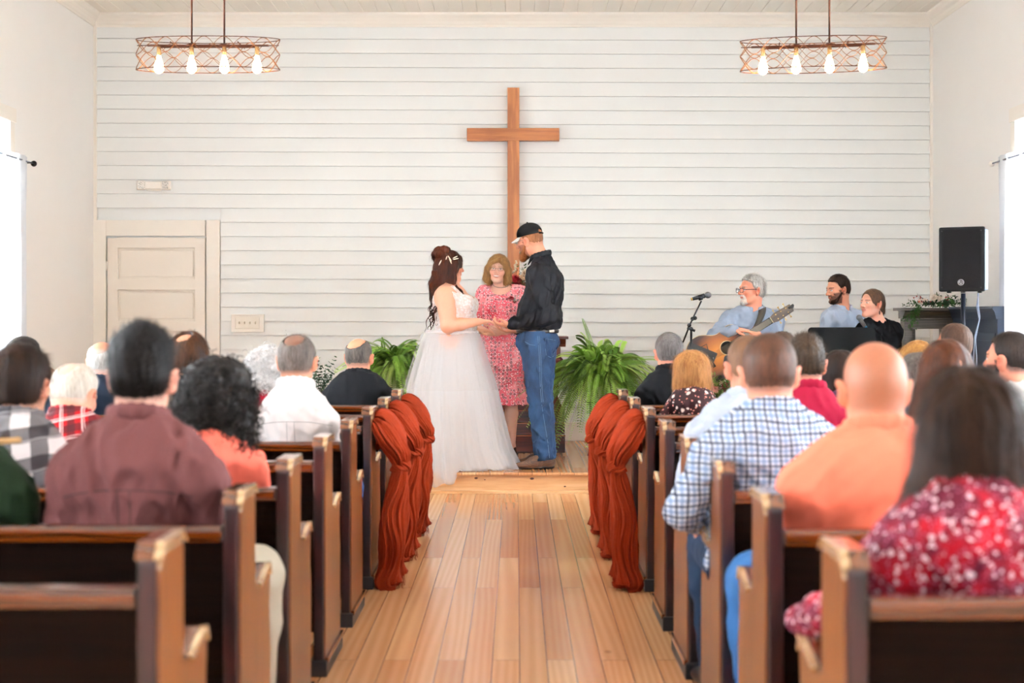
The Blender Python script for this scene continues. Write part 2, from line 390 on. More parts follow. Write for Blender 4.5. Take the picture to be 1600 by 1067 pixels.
pr_lab = [
 'dark wooden pew nearest the camera right of the aisle behind the red floral blouse',
 'dark wooden pew behind the bald man in the coral polo',
 'dark wooden pew behind the blue plaid shirt right of the aisle',
 'dark wooden pew behind the man in the pale blue shirt right of the aisle',
 'dark wooden pew right of the aisle just behind the nearest rust bow, without a bow',
 'dark wooden pew right of the aisle with the nearest rust bow on that side',
 'dark wooden pew behind the woman in the leaf print blouse, middle bow on the right',
 'dark wooden front pew right of the aisle behind the grey haired man in black']
for root, Y0s, px, labs in ((pL, LY0, PEX_L, pl_lab), (pR, RY0, PEX_R, pr_lab)):
    for i, (y, lb) in enumerate(zip(Y0s, labs)):
        o = root if i == 0 else copy_tree(root)
        o.location = (px, y, 0); o['label'] = lb
# ================================================================== RUST BOWS
def cloth(paths, name, mat, parent, folds=9, seed=0, amp=.22, nseg=96, nlen=48, strands=True):
    """gathered cloth tubes: each path is a list of (point, half width, half depth, widthdir)"""
    V = []; Fc = []; base = 0; rg = np.random.RandomState(seed)
    for path in paths:
        P = np.array([p[0] for p in path], float); wv = np.array([p[1] for p in path]); dv = np.array([p[2] for p in path]); wd = np.array([p[3] for p in path], float)
        tt = np.linspace(0, len(P)-1, nlen); 
        def cr(A):
            A = A if A.ndim > 1 else A[:, None]; out = []
            for t in tt:
                i = min(int(t), len(P)-2); u = t-i
                p0, p1, p2, p3 = A[max(i-1, 0)], A[i], A[i+1], A[min(i+2, len(P)-1)]
                out.append(.5*((2*p1)+(-p0+p2)*u+(2*p0-5*p1+4*p2-p3)*u*u+(-p0+3*p1-3*p2+p3)*u**3))
            return np.array(out)
        C = cr(P); wv = cr(wv)[:, 0]; dv = cr(dv)[:, 0]; wd = cr(wd)
        T = np.gradient(C, axis=0); T /= np.linalg.norm(T, axis=1)[:, None]+1e-9
        wd -= T*np.sum(wd*T, 1)[:, None]; wd /= np.linalg.norm(wd, axis=1)[:, None]+1e-9; dd = np.cross(T, wd)
        a = np.linspace(0, 2*PI, nseg, endpoint=False); s = np.linspace(0, 1, nlen)[:, None]
        prof = np.zeros((nlen, nseg))
        for kk in (folds, folds*1.7, folds*2.9):
            kk = int(round(kk)); ph = rg.rand()*6.28; dr = rg.randn()*1.6
            prof += (np.abs(np.sin((kk*a[None]+ph+dr*s+.5*np.sin(5*s+ph+a[None]))/2))-.6)*(folds/kk)**.7
        rr = 1+amp*prof*1.3 + .07*np.sin(3*a[None]+7*s+rg.rand()*6)
        pts = C[:, None]+wd[:, None]*(np.cos(a)[None]*rr*wv[:, None])[..., None]+dd[:, None]*(np.sin(a)[None]*rr*dv[:, None])[..., None]
        pts = pts + (rg.randn(nlen, nseg, 3)*.0006)
        V.append(pts.reshape(-1, 3)); i, j = np.meshgrid(np.arange(nlen-1), np.arange(nseg), indexing='ij')
        q = np.stack([i*nseg+j, i*nseg+(j+1) % nseg, (i+1)*nseg+(j+1) % nseg, (i+1)*nseg+j], -1).reshape(-1, 4)+base
        Fc.append(q); base += nlen*nseg
    o = mesh_obj(name, np.concatenate(V), np.concatenate(Fc), mat, parent, True)
    return o
def gauze(name, c1, c2):
    t = NT(name); n = t.noise(t.coord((1, 1, .25)), 60, 3); n2 = t.noise(t.coord(), 8, 2)
    t.col(t.mix(t.mix(.5, n.outputs[0], n2.outputs[0]), srgb(c1), srgb(c2))); t.b.inputs['Roughness'].default_value = .85
    t.bump(n.outputs[0], .5, .003); t.b.inputs['Specular IOR Level'].default_value = .15
    return t.m
rust = gauze('rust_gauze', '70210f', 'a23c22')
def make_bow(side, seed):
    """origin at the aisle end's top, hanging on its aisle side; side -1 is the left block (cloth hangs towards +x)"""
    r = thing('fabric_bow', 'bow', 'bow', group='rust gauze bows tied on the pew ends'); s = -side; rg = random.Random(seed)
    X = lambda a: s*a
    yd = (0, 1, 0); xd = (s, 0, 0)
    k = (X(.125), .07, .585)
    dg = (0, .9, .5); dg2 = (s*.35, .8, -.3)
    sw = [[((X(-.012), .16, .80), .05, .012, yd), ((X(.018), .15, .815), .07, .026, dg), ((X(.055), .13, .775), .085, .038, dg), ((X(.09), .10, .705), .085, .045, dg), ((X(.118), .08, .635), .062, .045, yd), (k, .034, .026, yd)],
          [((X(.002), .06, .80), .04, .010, yd), ((X(.030), .05, .78), .055, .030, dg2), ((X(.07), .035, .72), .062, .042, dg2), ((X(.105), .045, .65), .05, .036, yd), (k, .03, .024, yd)],
          [((X(.0), .20, .66), .02, .012, yd), ((X(.04), .19, .70), .045, .024, yd), ((X(.09), .16, .66), .05, .03, yd), (k, .024, .02, yd)]]
    cloth(sw, 'swag', rust, r, 13, seed, .24)
    cloth([[((X(.09), .07, .60), .04, .03, yd), ((X(.125), .07, .585), .052, .038, yd), ((X(.15), .07, .57), .034, .03, yd), ((X(.158), .07, .56), .008, .006, yd)]], 'knot', rust, r, 9, seed+1, .28, nlen=16)
    for q, (dy, dz, w) in enumerate(((-.03, .016, .05), (.05, .03, .055))):
        j = rg.uniform(-.012, .012)
        cloth([[(k, .03, .024, yd), ((X(.112), .07+dy*.4, .50), .045, .036, yd), ((X(.098+j), .07+dy, .36), w, .044, dg2), ((X(.088), .07+dy*1.2+j, .22), w*1.2, .048, dg), ((X(.078+q*.012), .07+dy*1.3, .11), w*1.1, .040, yd), ((X(.076+q*.02), .06+dy*1.4+j, dz+.01), w*1.2, .046, dg2), ((X(.086+q*.02), .06+dy*1.5, dz-.004), w*.9, .016, yd)]], 'tail', rust, r, 12, seed+5+q, .30, nlen=64)
    m = MB()
    for q in range(26):
        a = Vector((X(.06+rg.random()*.07), rg.uniform(-.02, .15), rg.uniform(.01, .10))); 
        m.tube([a, a+Vector((X(.012), rg.uniform(-.01, .01), -.4*a.z)), Vector((a.x+X(rg.uniform(0, .03)), a.y+rg.uniform(-.02, .02), .004))], .0009, 3)
    m.build('loose_threads', rust, r)
    return r
bl = make_bow(-1, 3); br_ = make_bow(1, 9)
for root, Y0s, px, labs, sc in ((bl, LY0, PEX_L, ['rust gauze bow nearest the camera left of the aisle', 'rust gauze bow left of the aisle, middle of its three', 'rust gauze bow left of the aisle beside the bride’s skirt'], 1),
                            (br_, RY0, PEX_R, ['rust gauze bow nearest the camera right of the aisle', 'rust gauze bow right of the aisle, middle of its three', 'rust gauze bow right of the aisle beside the big fern'], 1)):
    for i, lb in enumerate(labs):
        o = root if i == 0 else copy_tree(root)
        o.location = (px, Y0s[5+i]+.01, 0); o['label'] = lb.replace('’', ''); o.scale = (1.08+.06*i, 1, 1-.01*i)
# ================================================================== CROSS
cw_ = wood('cross_wood', '9a5a33', 'c27e50', 'z', .8, .5, .05)
r = thing('wall_cross', 'tall plain brown wooden cross fixed on the white siding wall', 'cross', (0, 0, 0))
zt = H-(139-493)*WB/F; xl, xr = (793-807)*WB/F, (811.5-807)*WB/F
yb, yf = WB-.012, WB-.085
m = MB(); m.box(((xl+xr)/2, (yb+yf)/2, (zt+1.05)/2), (xr-xl, yb-yf, zt-1.05), bev=.003); m.build('upright', cw_, r)
za, zb = H-(202-493)*WB/F, H-(221.5-493)*WB/F; xa, xb = (730-807)*WB/F, (873.5-807)*WB/F
m = MB(); m.box(((xa+xb)/2, (yb+yf)/2-.004, (za+zb)/2), (xb-xa, yb-yf+.006, za-zb), bev=.003); m.build('crossbar', wood('cross_wood_bar', '96552f', 'bd784a', 'x', .8, .5, .05), r)
# ================================================================== CHANDELIERS
bronze = simple('bronze_metal', '5a3322', .38, .85, var=.1); bronze_l = simple('copper_band', 'a06b48', .35, .8, var=.15, nscale=30)
bulb_m = simple('bulb_glow', 'fff4dc', .2, emit=('ffdcab', 12)); brass = simple('pale_brass', 'c39d6c', .4, .5)
Lc = .915; a_ = Lc/2; b_ = .125; hh = .19
_tt = np.linspace(0, 2*PI, 2001); _xy = np.stack([a_*np.cos(_tt), b_*np.sin(_tt)], 1); _s = np.concatenate([[0], np.cumsum(np.linalg.norm(np.diff(_xy, axis=0), axis=1))]); _s = _s/_s[-1]*2*PI
def oval(t, z, grow=1.0):
    u = float(np.interp(t % (2*PI), _s, _tt)); return Vector((a_*grow*math.cos(u), b_*grow*math.sin(u), z))
def band(m, fn, w=.010, th=.003, N=160):
    vs = []; fs = []
    for i in range(N):
        t = 2*PI*i/N; p = fn(t); q = Vector((p.x*(1-th/a_*1.2), p.y*(1-th/b_), p.z))
        vs += [p+Vector((0, 0, w/2)), p-Vector((0, 0, w/2)), q-Vector((0, 0, w/2)), q+Vector((0, 0, w/2))]
    for i in range(N):
        j = (i+1) % N
        for k_ in range(4): fs.append((i*4+k_, i*4+(k_+1) % 4, j*4+(k_+1) % 4, j*4+k_))
    m.add(vs, fs, False)
r = thing('chandelier', 'x', 'chandelier', group='linear cage chandeliers')
for zz_ in (hh/2, -hh/2):
    m = MB(); band(m, lambda t: oval(t, zz_), .005); m.build('ring', bronze, r)
for zc, ph in ((hh/4, 0), (hh/4, PI), (-hh/4, 0), (-hh/4, PI)):
    m = MB(); band(m, lambda t: oval(t, zc+hh/4*math.cos(8*t+ph)*.98, .998), .0042, N=260); m.build('wave_band', bronze_l, r)
m = MB(); m.box((0, 0, .058), (.77, .028, .010), bev=.003); m.box((0, 0, .048), (.6, .012, .010))
for x in (-.21, .21): m.tube([(x, -b_*.92, .06), (x, b_*.92, .06)], .0035)
m.tube([(-a_*.98, 0, .058), (a_*.98, 0, .058)], .0035); m.build('bar', bronze, r)
for x in (-.103, .103):
    m = MB(); m.tube([(x, 0, .05), (x, 0, ZC-.02-3.03)], .0062); m.lathe([(0, .05), (.035, .052), (.038, .06), (.012, .07), (0, .07)], (x, 0, 0), 16); m.build('rod', bronze, r)
m = MB(); m.box((0, 0, ZC-3.03-.012), (.32, .12, .022), bev=.005); m.build('canopy', bronze, r)
for x in (-.3105, -.1035, .1035, .3105):
    m = MB(); m.lathe([(0, .05), (.0135, .05), (.0135, -.002), (.011, -.004), (0, -.004)], (x, 0, 0), 16)
    sk = m.build('socket', brass, r)
    m = MB(); m.lathe([(.009, -.003), (.012, -.01), (.019, -.035), (.029, -.070), (.031, -.086), (.027, -.104), (.014, -.116), (.004, -.120), (.0, -.122)], (x, 0, 0), 20); m.build('bulb', bulb_m, r)
yC = 9.0
for i, (px, py, rz, lb) in enumerate(((325, 85.5, 0, 'oval bronze cage chandelier with four glowing bulbs above the door side'), (1270, 85.5, math.radians(-9), 'oval bronze cage chandelier with four glowing bulbs, above the guitarist'))):
    o = r if i == 0 else copy_tree(r); p = at(px, py, yC); o.location = (p.x, p.y, 3.03-.057+.0); o.rotation_euler = (0, 0, rz); o['label'] = lb
    o.location.z = p.z
# ================================================================== WALL BITS
def wall_at(px, py, d=0): p = at(px, py, WB-d); return p
p0 = wall_at(241, 290, .03)
r = thing('emergency_light', 'white twin head emergency light on the siding above the door', 'emergency light', (p0.x, WB-.02, p0.z))
wp = simple('white_plastic', 'f3ece2', .4); lens = None
t = NT('lamp_lens'); v = t.n('ShaderNodeTexVoronoi', i={'Vector': t.coord(), 'Scale': 90}); t.col(t.ramp(v.outputs[0], [(0, srgb('8f8b84')), (.6, srgb('e9e5de'))])); t.b.inputs['Roughness'].default_value = .2; lens = t.m
m = MB(); m.box((0, -.02, .0), (.165, .05, .075), bev=.012); m.box((0, -.015, -.035), (.14, .035, .03), bev=.01); m.build('housing', wp, r)
for x, a in ((-.115, .35), (.118, -.15)):
    R_ = Matrix.Rotation(a, 4, 'Z'); m = MB(); m.box((x, -.035, .0), (.078, .05, .085), M=R_, bev=.01); hd = m.build('lamp_head', wp, r)
    m = MB(); m.box(Vector((x, -.035, 0))+R_ @ Vector((0, -.0265, 0)), (.062, .004, .068), M=R_); m.build('lens', lens, hd)
p0 = wall_at(387, 505, .03)
r = thing('switch_plate', 'cream four toggle switch plate on a raised white block', 'switch', (p0.x, WB-.02, p0.z))
m = MB(); m.box((0, -.004, -.0), (.30, .030, .165), bev=.005); m.build('backing_block', trim_white, r)
m = MB(); m.box((0, -.022, .005), (.225, .008, .115), bev=.004); pl = m.build('plate', simple('switch_cream', 'f0e8da', .35), r)
for x in (-.075, -.025, .025, .075):
    m = MB(); m.box((x, -.030, .005), (.009, .014, .022), M=Matrix.Rotation(.4, 4, 'X'), bev=.002); m.build('toggle', simple('toggle_tan', 'd9cdb6', .4), pl)
pz = at(278, 12, 11.6)
r = thing('smoke_detector', 'white round smoke detector on the ceiling near the left corner', 'smoke detector', ((278-807)*11.9/F, 11.9, ZC))
m = MB(); m.lathe([(0, 0), (.07, 0), (.07, -.012), (.066, -.014), (.062, -.038), (.05, -.046), (0, -.048)], seg=28); m.build('housing', wp, r)
m = MB(); m.lathe([(.0, -.048), (.02, -.049), (.018, -.052), (0, -.052)], seg=20); m.build('vent', simple('grey_vent', '9a948c', .5), r)
# ================================================================== CURTAINS
t = NT('sheer_curtain'); n = t.noise(t.coord((1, 1, .1)), 30, 3); t.col(srgb('f6f7fa')); t.b.inputs['Roughness'].default_value = .9; t.b.inputs['Alpha'].default_value = .86
tr = t.n('ShaderNodeBsdfTranslucent', i={'Color': (.93, .94, .96, 1)}); mx = t.n('ShaderNodeMixShader', i={0: .45, 1: t.b.outputs[0], 2: tr.outputs[0]}); t.l(mx.outputs[0], t.out.inputs[0]); sheer = t.m
blackm = simple('black_metal', '15120f', .4, .3)
def curtain(X, s, lab, y0, y1, z1):
    N = 150; M_ = 14; vs = []; fs = []
    for j in range(M_):
        z = z1+.04 - (z1+.04-.03)*j/(M_-1)
        for i in range(N):
            u = i/(N-1); fl_ = .35+.65*min(1, j/4)
            vs.append((X-s*(.075+.022*fl_*math.sin(u*62+.6*math.sin(u*9+j*.2))+.008*math.sin(u*23+j*.3)), y0+(y1-y0)*u+.006*math.sin(u*62+1.5), z))
    for j in range(M_-1):
        for i in range(N-1): fs.append((j*N+i, j*N+i+1, (j+1)*N+i+1, (j+1)*N+i))
    o = mesh_obj('curtain', vs, fs, sheer, None, True); tag(o, lab, 'curtain'); sol = o.modifiers.new('thickness', 'SOLIDIFY'); sol.thickness = .002; return o
zrod = 2.53
for X, s, side, lab in ((WL, -1, 'left', 'sheer white curtain hanging at the left window'), (WR, 1, 'right', 'sheer white curtain hanging at the right window by the loudspeaker')):
    curtain(X, s, lab, 9.72 if s < 0 else 9.7, 11.2, zrod)
    r = thing('curtain_rod', 'thin curtain rod with a round black finial on the %s wall' % side, 'curtain rod', (X-s*.075, 10.35, zrod))
    m = MB(); m.tube([(0, -.82, 0), (0, .96, 0)], .007); m.build('rod', simple('rod_grey', '8b8fa0' if s < 0 else '9aa0b4', .3, .6), r)
    for e_ in (-.84, .98):
        m = MB(); m.ball((0, e_, 0), .024, 14); m.tube([(0, e_-math.copysign(.03, e_), 0), (0, e_, 0)], .012); m.build('finial', blackm if s < 0 else wp, r)
        m = MB(); yb_ = e_-math.copysign(.07, e_); m.tube([(0, yb_, 0), (s*.072, yb_, 0)], .006); m.box((s*.070, yb_, 0), (.008, .03, .05), bev=.002); m.build('bracket', blackm if s < 0 else wp, r)
# ================================================================== LOUDSPEAKER
Ys = 10.7
pb = at(1503, 404, Ys); spw, sph = (1541-1471)*Ys/F*.9, (458-355)*Ys/F
rzs = math.radians(-29)
r = thing('loudspeaker', 'black portable loudspeaker with a round badge, on a pole stand', 'loudspeaker', (pb.x, Ys, pb.z-sph/2), rzs)
blk = simple('black_cabinet', '121113', .6, spec=.2, bump=.1, nscale=300)
w, h_, d_ = .325, sph-.01, .26
m = MB(); m.prism([(-w/2, 0), (w/2, 0), (w/2-.0, d_*.6), (w/2-.035, d_), (-w/2+.035, d_), (-w/2, d_*.45)], .012, h_-.012, 'z', bev=.02)
cab = m.build('enclosure', simple('cabinet_grey', '8fa0b8', .5), r)
m = MB(); m.prism([(-w/2-.006, .0), (w/2+.006, .0), (w/2+.006, h_), (-w/2-.006, h_)], -.022, .02, 'y', bev=.014); m.build('front_frame', blk, r)
t = NT('grille_mesh'); v = t.n('ShaderNodeTexVoronoi', i={'Vector': t.coord(), 'Scale': 260}); t.col(t.ramp(v.outputs[0], [(.2, srgb('080707')), (.6, srgb('1f1a1a'))])); t.b.inputs['Roughness'].default_value = .7; t.b.inputs['Specular IOR Level'].default_value = .1; grille = t.m
m = MB()
NX, NZ = 14, 18; vs = []; fs = []
for j in range(NZ+1):
    for i in range(NX+1):
        u, v_ = i/NX*2-1, j/NZ*2-1; vs.append((u*(w/2-.018), -.026-.010*(1-u*u)*(1-v_**4), h_/2+v_*(h_/2-.02)))
for j in range(NZ):
    for i in range(NX): a = j*(NX+1)+i; fs.append((a, a+1, a+NX+2, a+NX+1))
m.add(vs, fs, True); m.box((0, -.019, h_/2), (w-.036, .016, h_-.04)); m.build('grille', grille, r)
m = MB(); RX = Matrix.Rotation(PI/2, 4, 'X'); bz = h_*.14
m.lathe([(0, 0), (.024, 0), (.024, .004), (.020, .005), (.020, .003), (0, .003)], (0, -.034, bz), 28, RX); bd = m.build('badge', simple('badge_silver', 'd8d4d4', .25, .6), r)
m = MB()
for k_ in range(3):
    an = PI/2+k_*2*PI/3
    m.tube([Vector((0, -.0385, bz)), Vector((.016*math.cos(an), -.0385, bz+.016*math.sin(an)))], .0016, 6)
    m.tube([Vector((.012*math.cos(an+.5), -.0385, bz+.012*math.sin(an+.5))), Vector((.012*math.cos(an), -.0385, bz+.012*math.sin(an))), Vector((.012*math.cos(an-.5), -.0385, bz+.012*math.sin(an-.5)))], .0012, 6)
m.tube([(.017*math.cos(a), -.0385, bz+.017*math.sin(a)) for a in np.linspace(0, 2*PI, 25)[:-1]], .0012, 6, closed=True)
m.build('emblem', simple('badge_dark', '2c2224', .4), bd)
m = MB()
for x in (-w/2+.022, w/2-.022):
    for z_ in (.03, h_-.03): m.ball((x, -.024, z_), (.007, .004, .007), 10)
m.build('screws', simple('screw_grey', '4a4648', .3, .7), r)
m = MB(); 
for x in (-w/2+.06, 0, w/2-.04): m.box((x, .04, .0), (.03, .03, .02), bev=.004)
m.build('rubber_feet', blk, r)
r = thing('speaker_stand', 'black pole speaker stand holding up the loudspeaker beside the mantel', 'speaker stand', (pb.x+.05, Ys+.13, STG))
zt_ = pb.z-sph/2-STG-.012
m = MB(); m.tube([(0, 0, .62), (0, 0, zt_)], .0175, 14); m.build('pole', simple('stand_black', '22242c', .3, .5), r)
m = MB(); m.tube([(0, 0, .1), (0, 0, .78)], .0225, 14); m.build('outer_tube', simple('stand_black', '', 0), r)
m = MB(); m.lathe([(0, 0), (.034, 0), (.034, .05), (0, .05)], (0, 0, .74), 16); m.tube([(0, -.03, .765), (0, -.07, .765)], .01); m.build('clamp_collar', blk, r)
for k_ in range(3):
    an = k_*2*PI/3+.5; c_, s_ = math.cos(an), math.sin(an)
    m = MB(); m.tube([(.02*c_, .02*s_, .55), (.44*c_, .44*s_, .014)], .011); m.tube([(.02*c_, .02*s_, .16), (.24*c_, .24*s_, .27)], .007); m.build('leg', simple('stand_black', '', 0), r)
m = MB(); bx = pb.x+.155; 
m.tube([at(1528, 458, Ys+.12), at(1528, 475, Ys+.1), at(1531, 495, Ys+.08), at(1527, 515, Ys+.06), at(1524, 530, Ys+.05), at(1526, 560, Ys+.05), at(1525, 620, Ys+.05), (at(1525, 620, Ys).x, Ys+.06, STG+.01), (pb.x+.3, Ys-.3, STG+.008)], .0042, 6)
m.tube([at(1529, 458, Ys+.13), at(1526, 478, Ys+.11), at(1530, 500, Ys+.1), at(1523, 525, Ys+.09), at(1521, 560, Ys+.07), at(1517, 600, Ys+.06), (at(1520, 620, Ys).x, Ys+.06, STG+.01), (pb.x+.1, Ys-.35, STG+.008)], .0042, 6)
tag(m.build('speaker_cable', simple('cable_grey', '8f9aaa', .4)), 'pair of thin grey cables hanging down from the loudspeaker', 'cable')
# ================================================================== MANTEL + DARK CABINET
Ym = 12.35
mant = wood('mantel_paint', '574e43', '72675a', 'x', 1, .35, .2)
xl, xr = at(1411, 0, Ym).x, at(1489, 0, Ym).x; ztp = at(0, 481, Ym).z
r = thing('fireplace_mantel', 'dark brown wooden fireplace mantel with an open centre standing against the siding', 'mantel', ((xl+xr)/2, Ym, STG)); wM = xr-xl; hM = ztp-STG
m = MB(); m.box((0, -.01, hM-.012), (wM+.11, .27, .024), bev=.004)
m.build('shelf', mant, r)
m = MB(); m.prism([(-.10, hM-.024), (-.115, hM-.035), (-.095, hM-.05), (-.07, hM-.066), (-.055, hM-.07), (-.05, hM-.092), (.1, hM-.092), (.1, hM-.024)], -wM/2-.015, wM/2+.015, 'x', bev=.003); m.build('cornice', mant, r)
m = MB(); m.box((0, .02, hM-.137), (wM-.012, .13, .088), bev=.004); m.box((0, -.048, hM-.099), (wM, .014, .012), bev=.003); m.box((0, -.048, hM-.175), (wM-.12, .014, .010), bev=.003); m.build('frieze', mant, r)
for s in (-1, 1):
    m = MB(); m.box((s*(wM/2-.035), .02, (hM-.092)/2), (.07, .14, hM-.092), bev=.004); m.box((s*(wM/2-.085), .025, (hM-.183)/2), (.03, .10, hM-.183), bev=.003); m.box((s*(wM/2-.035), -.058, hM*.45), (.035, .012, hM*.55), bev=.003); m.box((s*(wM/2-.04), .015, .06), (.09, .16, .12), bev=.004); m.build('pilaster', mant, r)
dk = simple('blue_black_paint', '2c394e', .35, var=.1)
hC = at(0, 479, 11.6).z-STG; y0_, y1_ = 11.06, 12.19; cy_, wC = (y0_+y1_)/2, y1_-y0_; fx = 3.74
r = thing('cabinet', 'blue black panelled cabinet standing along the right wall behind the speaker pole', 'cabinet', (fx, cy_, STG))
m = MB(); m.box((.05, 0, (hC-.1)/2), (.10, wC, hC-.1), bev=.004); m.box((-.008, 0, .05), (.02, wC, .1), bev=.004); m.build('body', dk, r)
m = MB(); m.prism([(-.035, hC), (-.04, hC-.02), (-.022, hC-.045), (-.010, hC-.1), (.10, hC-.1), (.10, hC)], -wC/2, wC/2, 'y', bev=.003); m.build('cornice', dk, r)
for q in (-1, 1):
    m = MB(); m.box((-.006, q*wC/4, hC*.48), (.012, wC/2-.05, hC*.70), bev=.005); m.box((-.013, q*wC/4, hC*.48), (.010, wC/2-.16, hC*.60), bev=.004); dr_ = m.build('door', dk, r)
    m = MB(); m.ball((-.025, q*.05, hC*.5), .011); m.build('knob', brass, dr_)
# ================================================================== PULPIT
Yp = 12.35
pw = wood('pulpit_walnut', '4a170c', '7a2f18', 'z', 1, .35, .35); pwx = wood('pulpit_walnut_h', '431409', '6f2813', 'x', 1, .3, .4)
xl, xr = at(772, 0, Yp).x, at(883, 0, Yp).x; hP = at(0, 525, Yp).z-STG
r = thing('pulpit', 'carved dark red wood pulpit behind the groom and the officiant', 'pulpit', ((xl+xr)/2, Yp, STG)); wP = xr-xl
m = MB(); m.box((0, .02, hP-.012), (wP+.045, .44, .024), bev=.004); m.prism([(-.19, hP-.024), (-.17, hP-.05), (-.155, hP-.065), (-.15, hP-.09), (.2, hP-.09), (.2, hP-.024)], -wP/2, wP/2, 'x', bev=.003); m.build('top', pwx, r)
m = MB(); m.box((0, .03, hP/2-.03), (wP-.13, .30, hP-.14), bev=.004); m.build('body', pw, r)
for s in (-1, 1):
    m = MB(); x0 = s*(wP/2-.075)
    pts = [(x0-s*.03, hP-.09), (x0+s*.03, hP-.09), (x0+s*.03, hP-.17), (x0+s*.055, hP-.20), (x0+s*.03, hP-.23), (x0+s*.06, hP-.26), (x0+s*.03, hP-.29), (x0+s*.03, hP-.34), (x0+s*.0, hP-.50), (x0+s*.05, hP-.62), (x0+s*.05, .05), (x0-s*.03, .05)]
    m.prism(pts, -.16, -.09, 'y', bev=.004); po = m.build('bracket_post', pw, r)
    m = MB()
    for zz_ in (hP-.20, hP-.235, hP-.27, hP-.305): m.box((x0, -.163, zz_), (.05, .010, .013), bev=.002)
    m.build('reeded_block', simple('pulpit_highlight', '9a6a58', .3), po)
m = MB()
for i_, zt2 in enumerate((.36, .255, .155)):
    m.box((0, -.0-.035*i_, zt2/2), (wP-.02+.0*i_, .34+.07*i_, zt2), bev=.006)
m.build('stepped_base', pwx, r)
m = MB()
for i_, zt2 in enumerate((.355, .25, .15)): m.box((0, -.178-.070*i_+.0, zt2-.004), (wP-.015, .012, .010), bev=.003)
m.build('base_moulding', wood('pulpit_lip', '9a5636', 'c28560', 'x', 1, .2, .8), r)
# ================================================================== IMPLICIT SURFACES (smooth unions meshed with surface nets)
def rotm(rx=0, ry=0, rz=0): return np.array(Euler((rx, ry, rz)).to_matrix(), dtype=np.float32)
class Prim:
    __slots__ = ('k', 'a', 'b', 'ra', 'rb', 'c', 'r', 'R', 'op', 'sm', 'lo', 'hi', 'f', 'fl')
def cap(a, b, ra, rb=None, op='u', sm=.02, fl=None):
    """tapered capsule; fl=(axis vec, factor) flattens it along an axis"""
    p = Prim(); p.k = 0; p.a = np.array(a, np.float32); p.b = np.array(b, np.float32); p.ra = ra; p.rb = ra if rb is None else rb
    p.op = op; p.sm = sm; R = max(p.ra, p.rb); p.fl = None
    if fl is not None: ax = np.array(fl[0], np.float32); p.fl = (ax/np.linalg.norm(ax), fl[1]); R *= max(1, fl[1])
    p.lo = np.minimum(p.a, p.b)-R; p.hi = np.maximum(p.a, p.b)+R; return p
def ell(c, r, R=None, op='u', sm=.02):
    p = Prim(); p.k = 1; p.c = np.array(c, np.float32); p.r = np.array(r if hasattr(r, '__len__') else (r, r, r), np.float32)
    p.R = None if R is None else np.array(R, np.float32); p.op = op; p.sm = sm; m = float(p.r.max()) if R is not None else p.r
    p.lo = p.c-m; p.hi = p.c+m; return p
def fun(f, lo, hi, op='i', sm=.01):
    p = Prim(); p.k = 2; p.f = f; p.op = op; p.sm = sm; p.lo = np.array(lo, np.float32); p.hi = np.array(hi, np.float32); return p
def pd(p, P):
    if p.k == 0:
        ab = p.b-p.a; L = float(ab @ ab)+1e-12; v = P-p.a; t = np.clip(v @ ab/L, 0, 1)
        q = v-t[:, None]*ab
        if p.fl is not None: ax, f = p.fl; s = q @ ax; q = q+(s*(1/f-1))[:, None]*ax
        return np.sqrt(np.einsum('ij,ij->i', q, q)) - (p.ra+(p.rb-p.ra)*t)
    if p.k == 1:
        q = P-p.c
        if p.R is not None: q = q @ p.R
        a = q/p.r; k0 = np.sqrt(np.einsum('ij,ij->i', a, a)); a = a/p.r; k1 = np.sqrt(np.einsum('ij,ij->i', a, a))+1e-9
        return k0*(k0-1)/k1
    return p.f(P)
def field(prims, P, far=None):
    lo, hi = P.min(0), P.max(0); D = np.full(len(P), 1.0, np.float32)
    for p in prims:
        if far is not None and p.op in 'us':
            g = np.maximum(0, np.maximum(p.lo-hi, lo-p.hi)); 
            if float(np.sqrt((g*g).sum())) > far+p.sm: continue
        d = pd(p, P); k = p.sm
        if p.op == 'u':
            if k > 0: h = np.maximum(k-np.abs(D-d), 0)/k; D = np.minimum(D, d)-h*h*k*.25
            else: D = np.minimum(D, d)
        elif p.op == 's':
            d = -d; h = np.maximum(k-np.abs(D-d), 0)/max(k, 1e-6); D = np.maximum(D, d)+h*h*k*.25
        elif p.op == 'i':
            h = np.maximum(k-np.abs(D-d), 0)/max(k, 1e-6); D = np.maximum(D, d)+h*h*k*.25
        elif p.op == 'd': D = D+d            # displacement
    return D
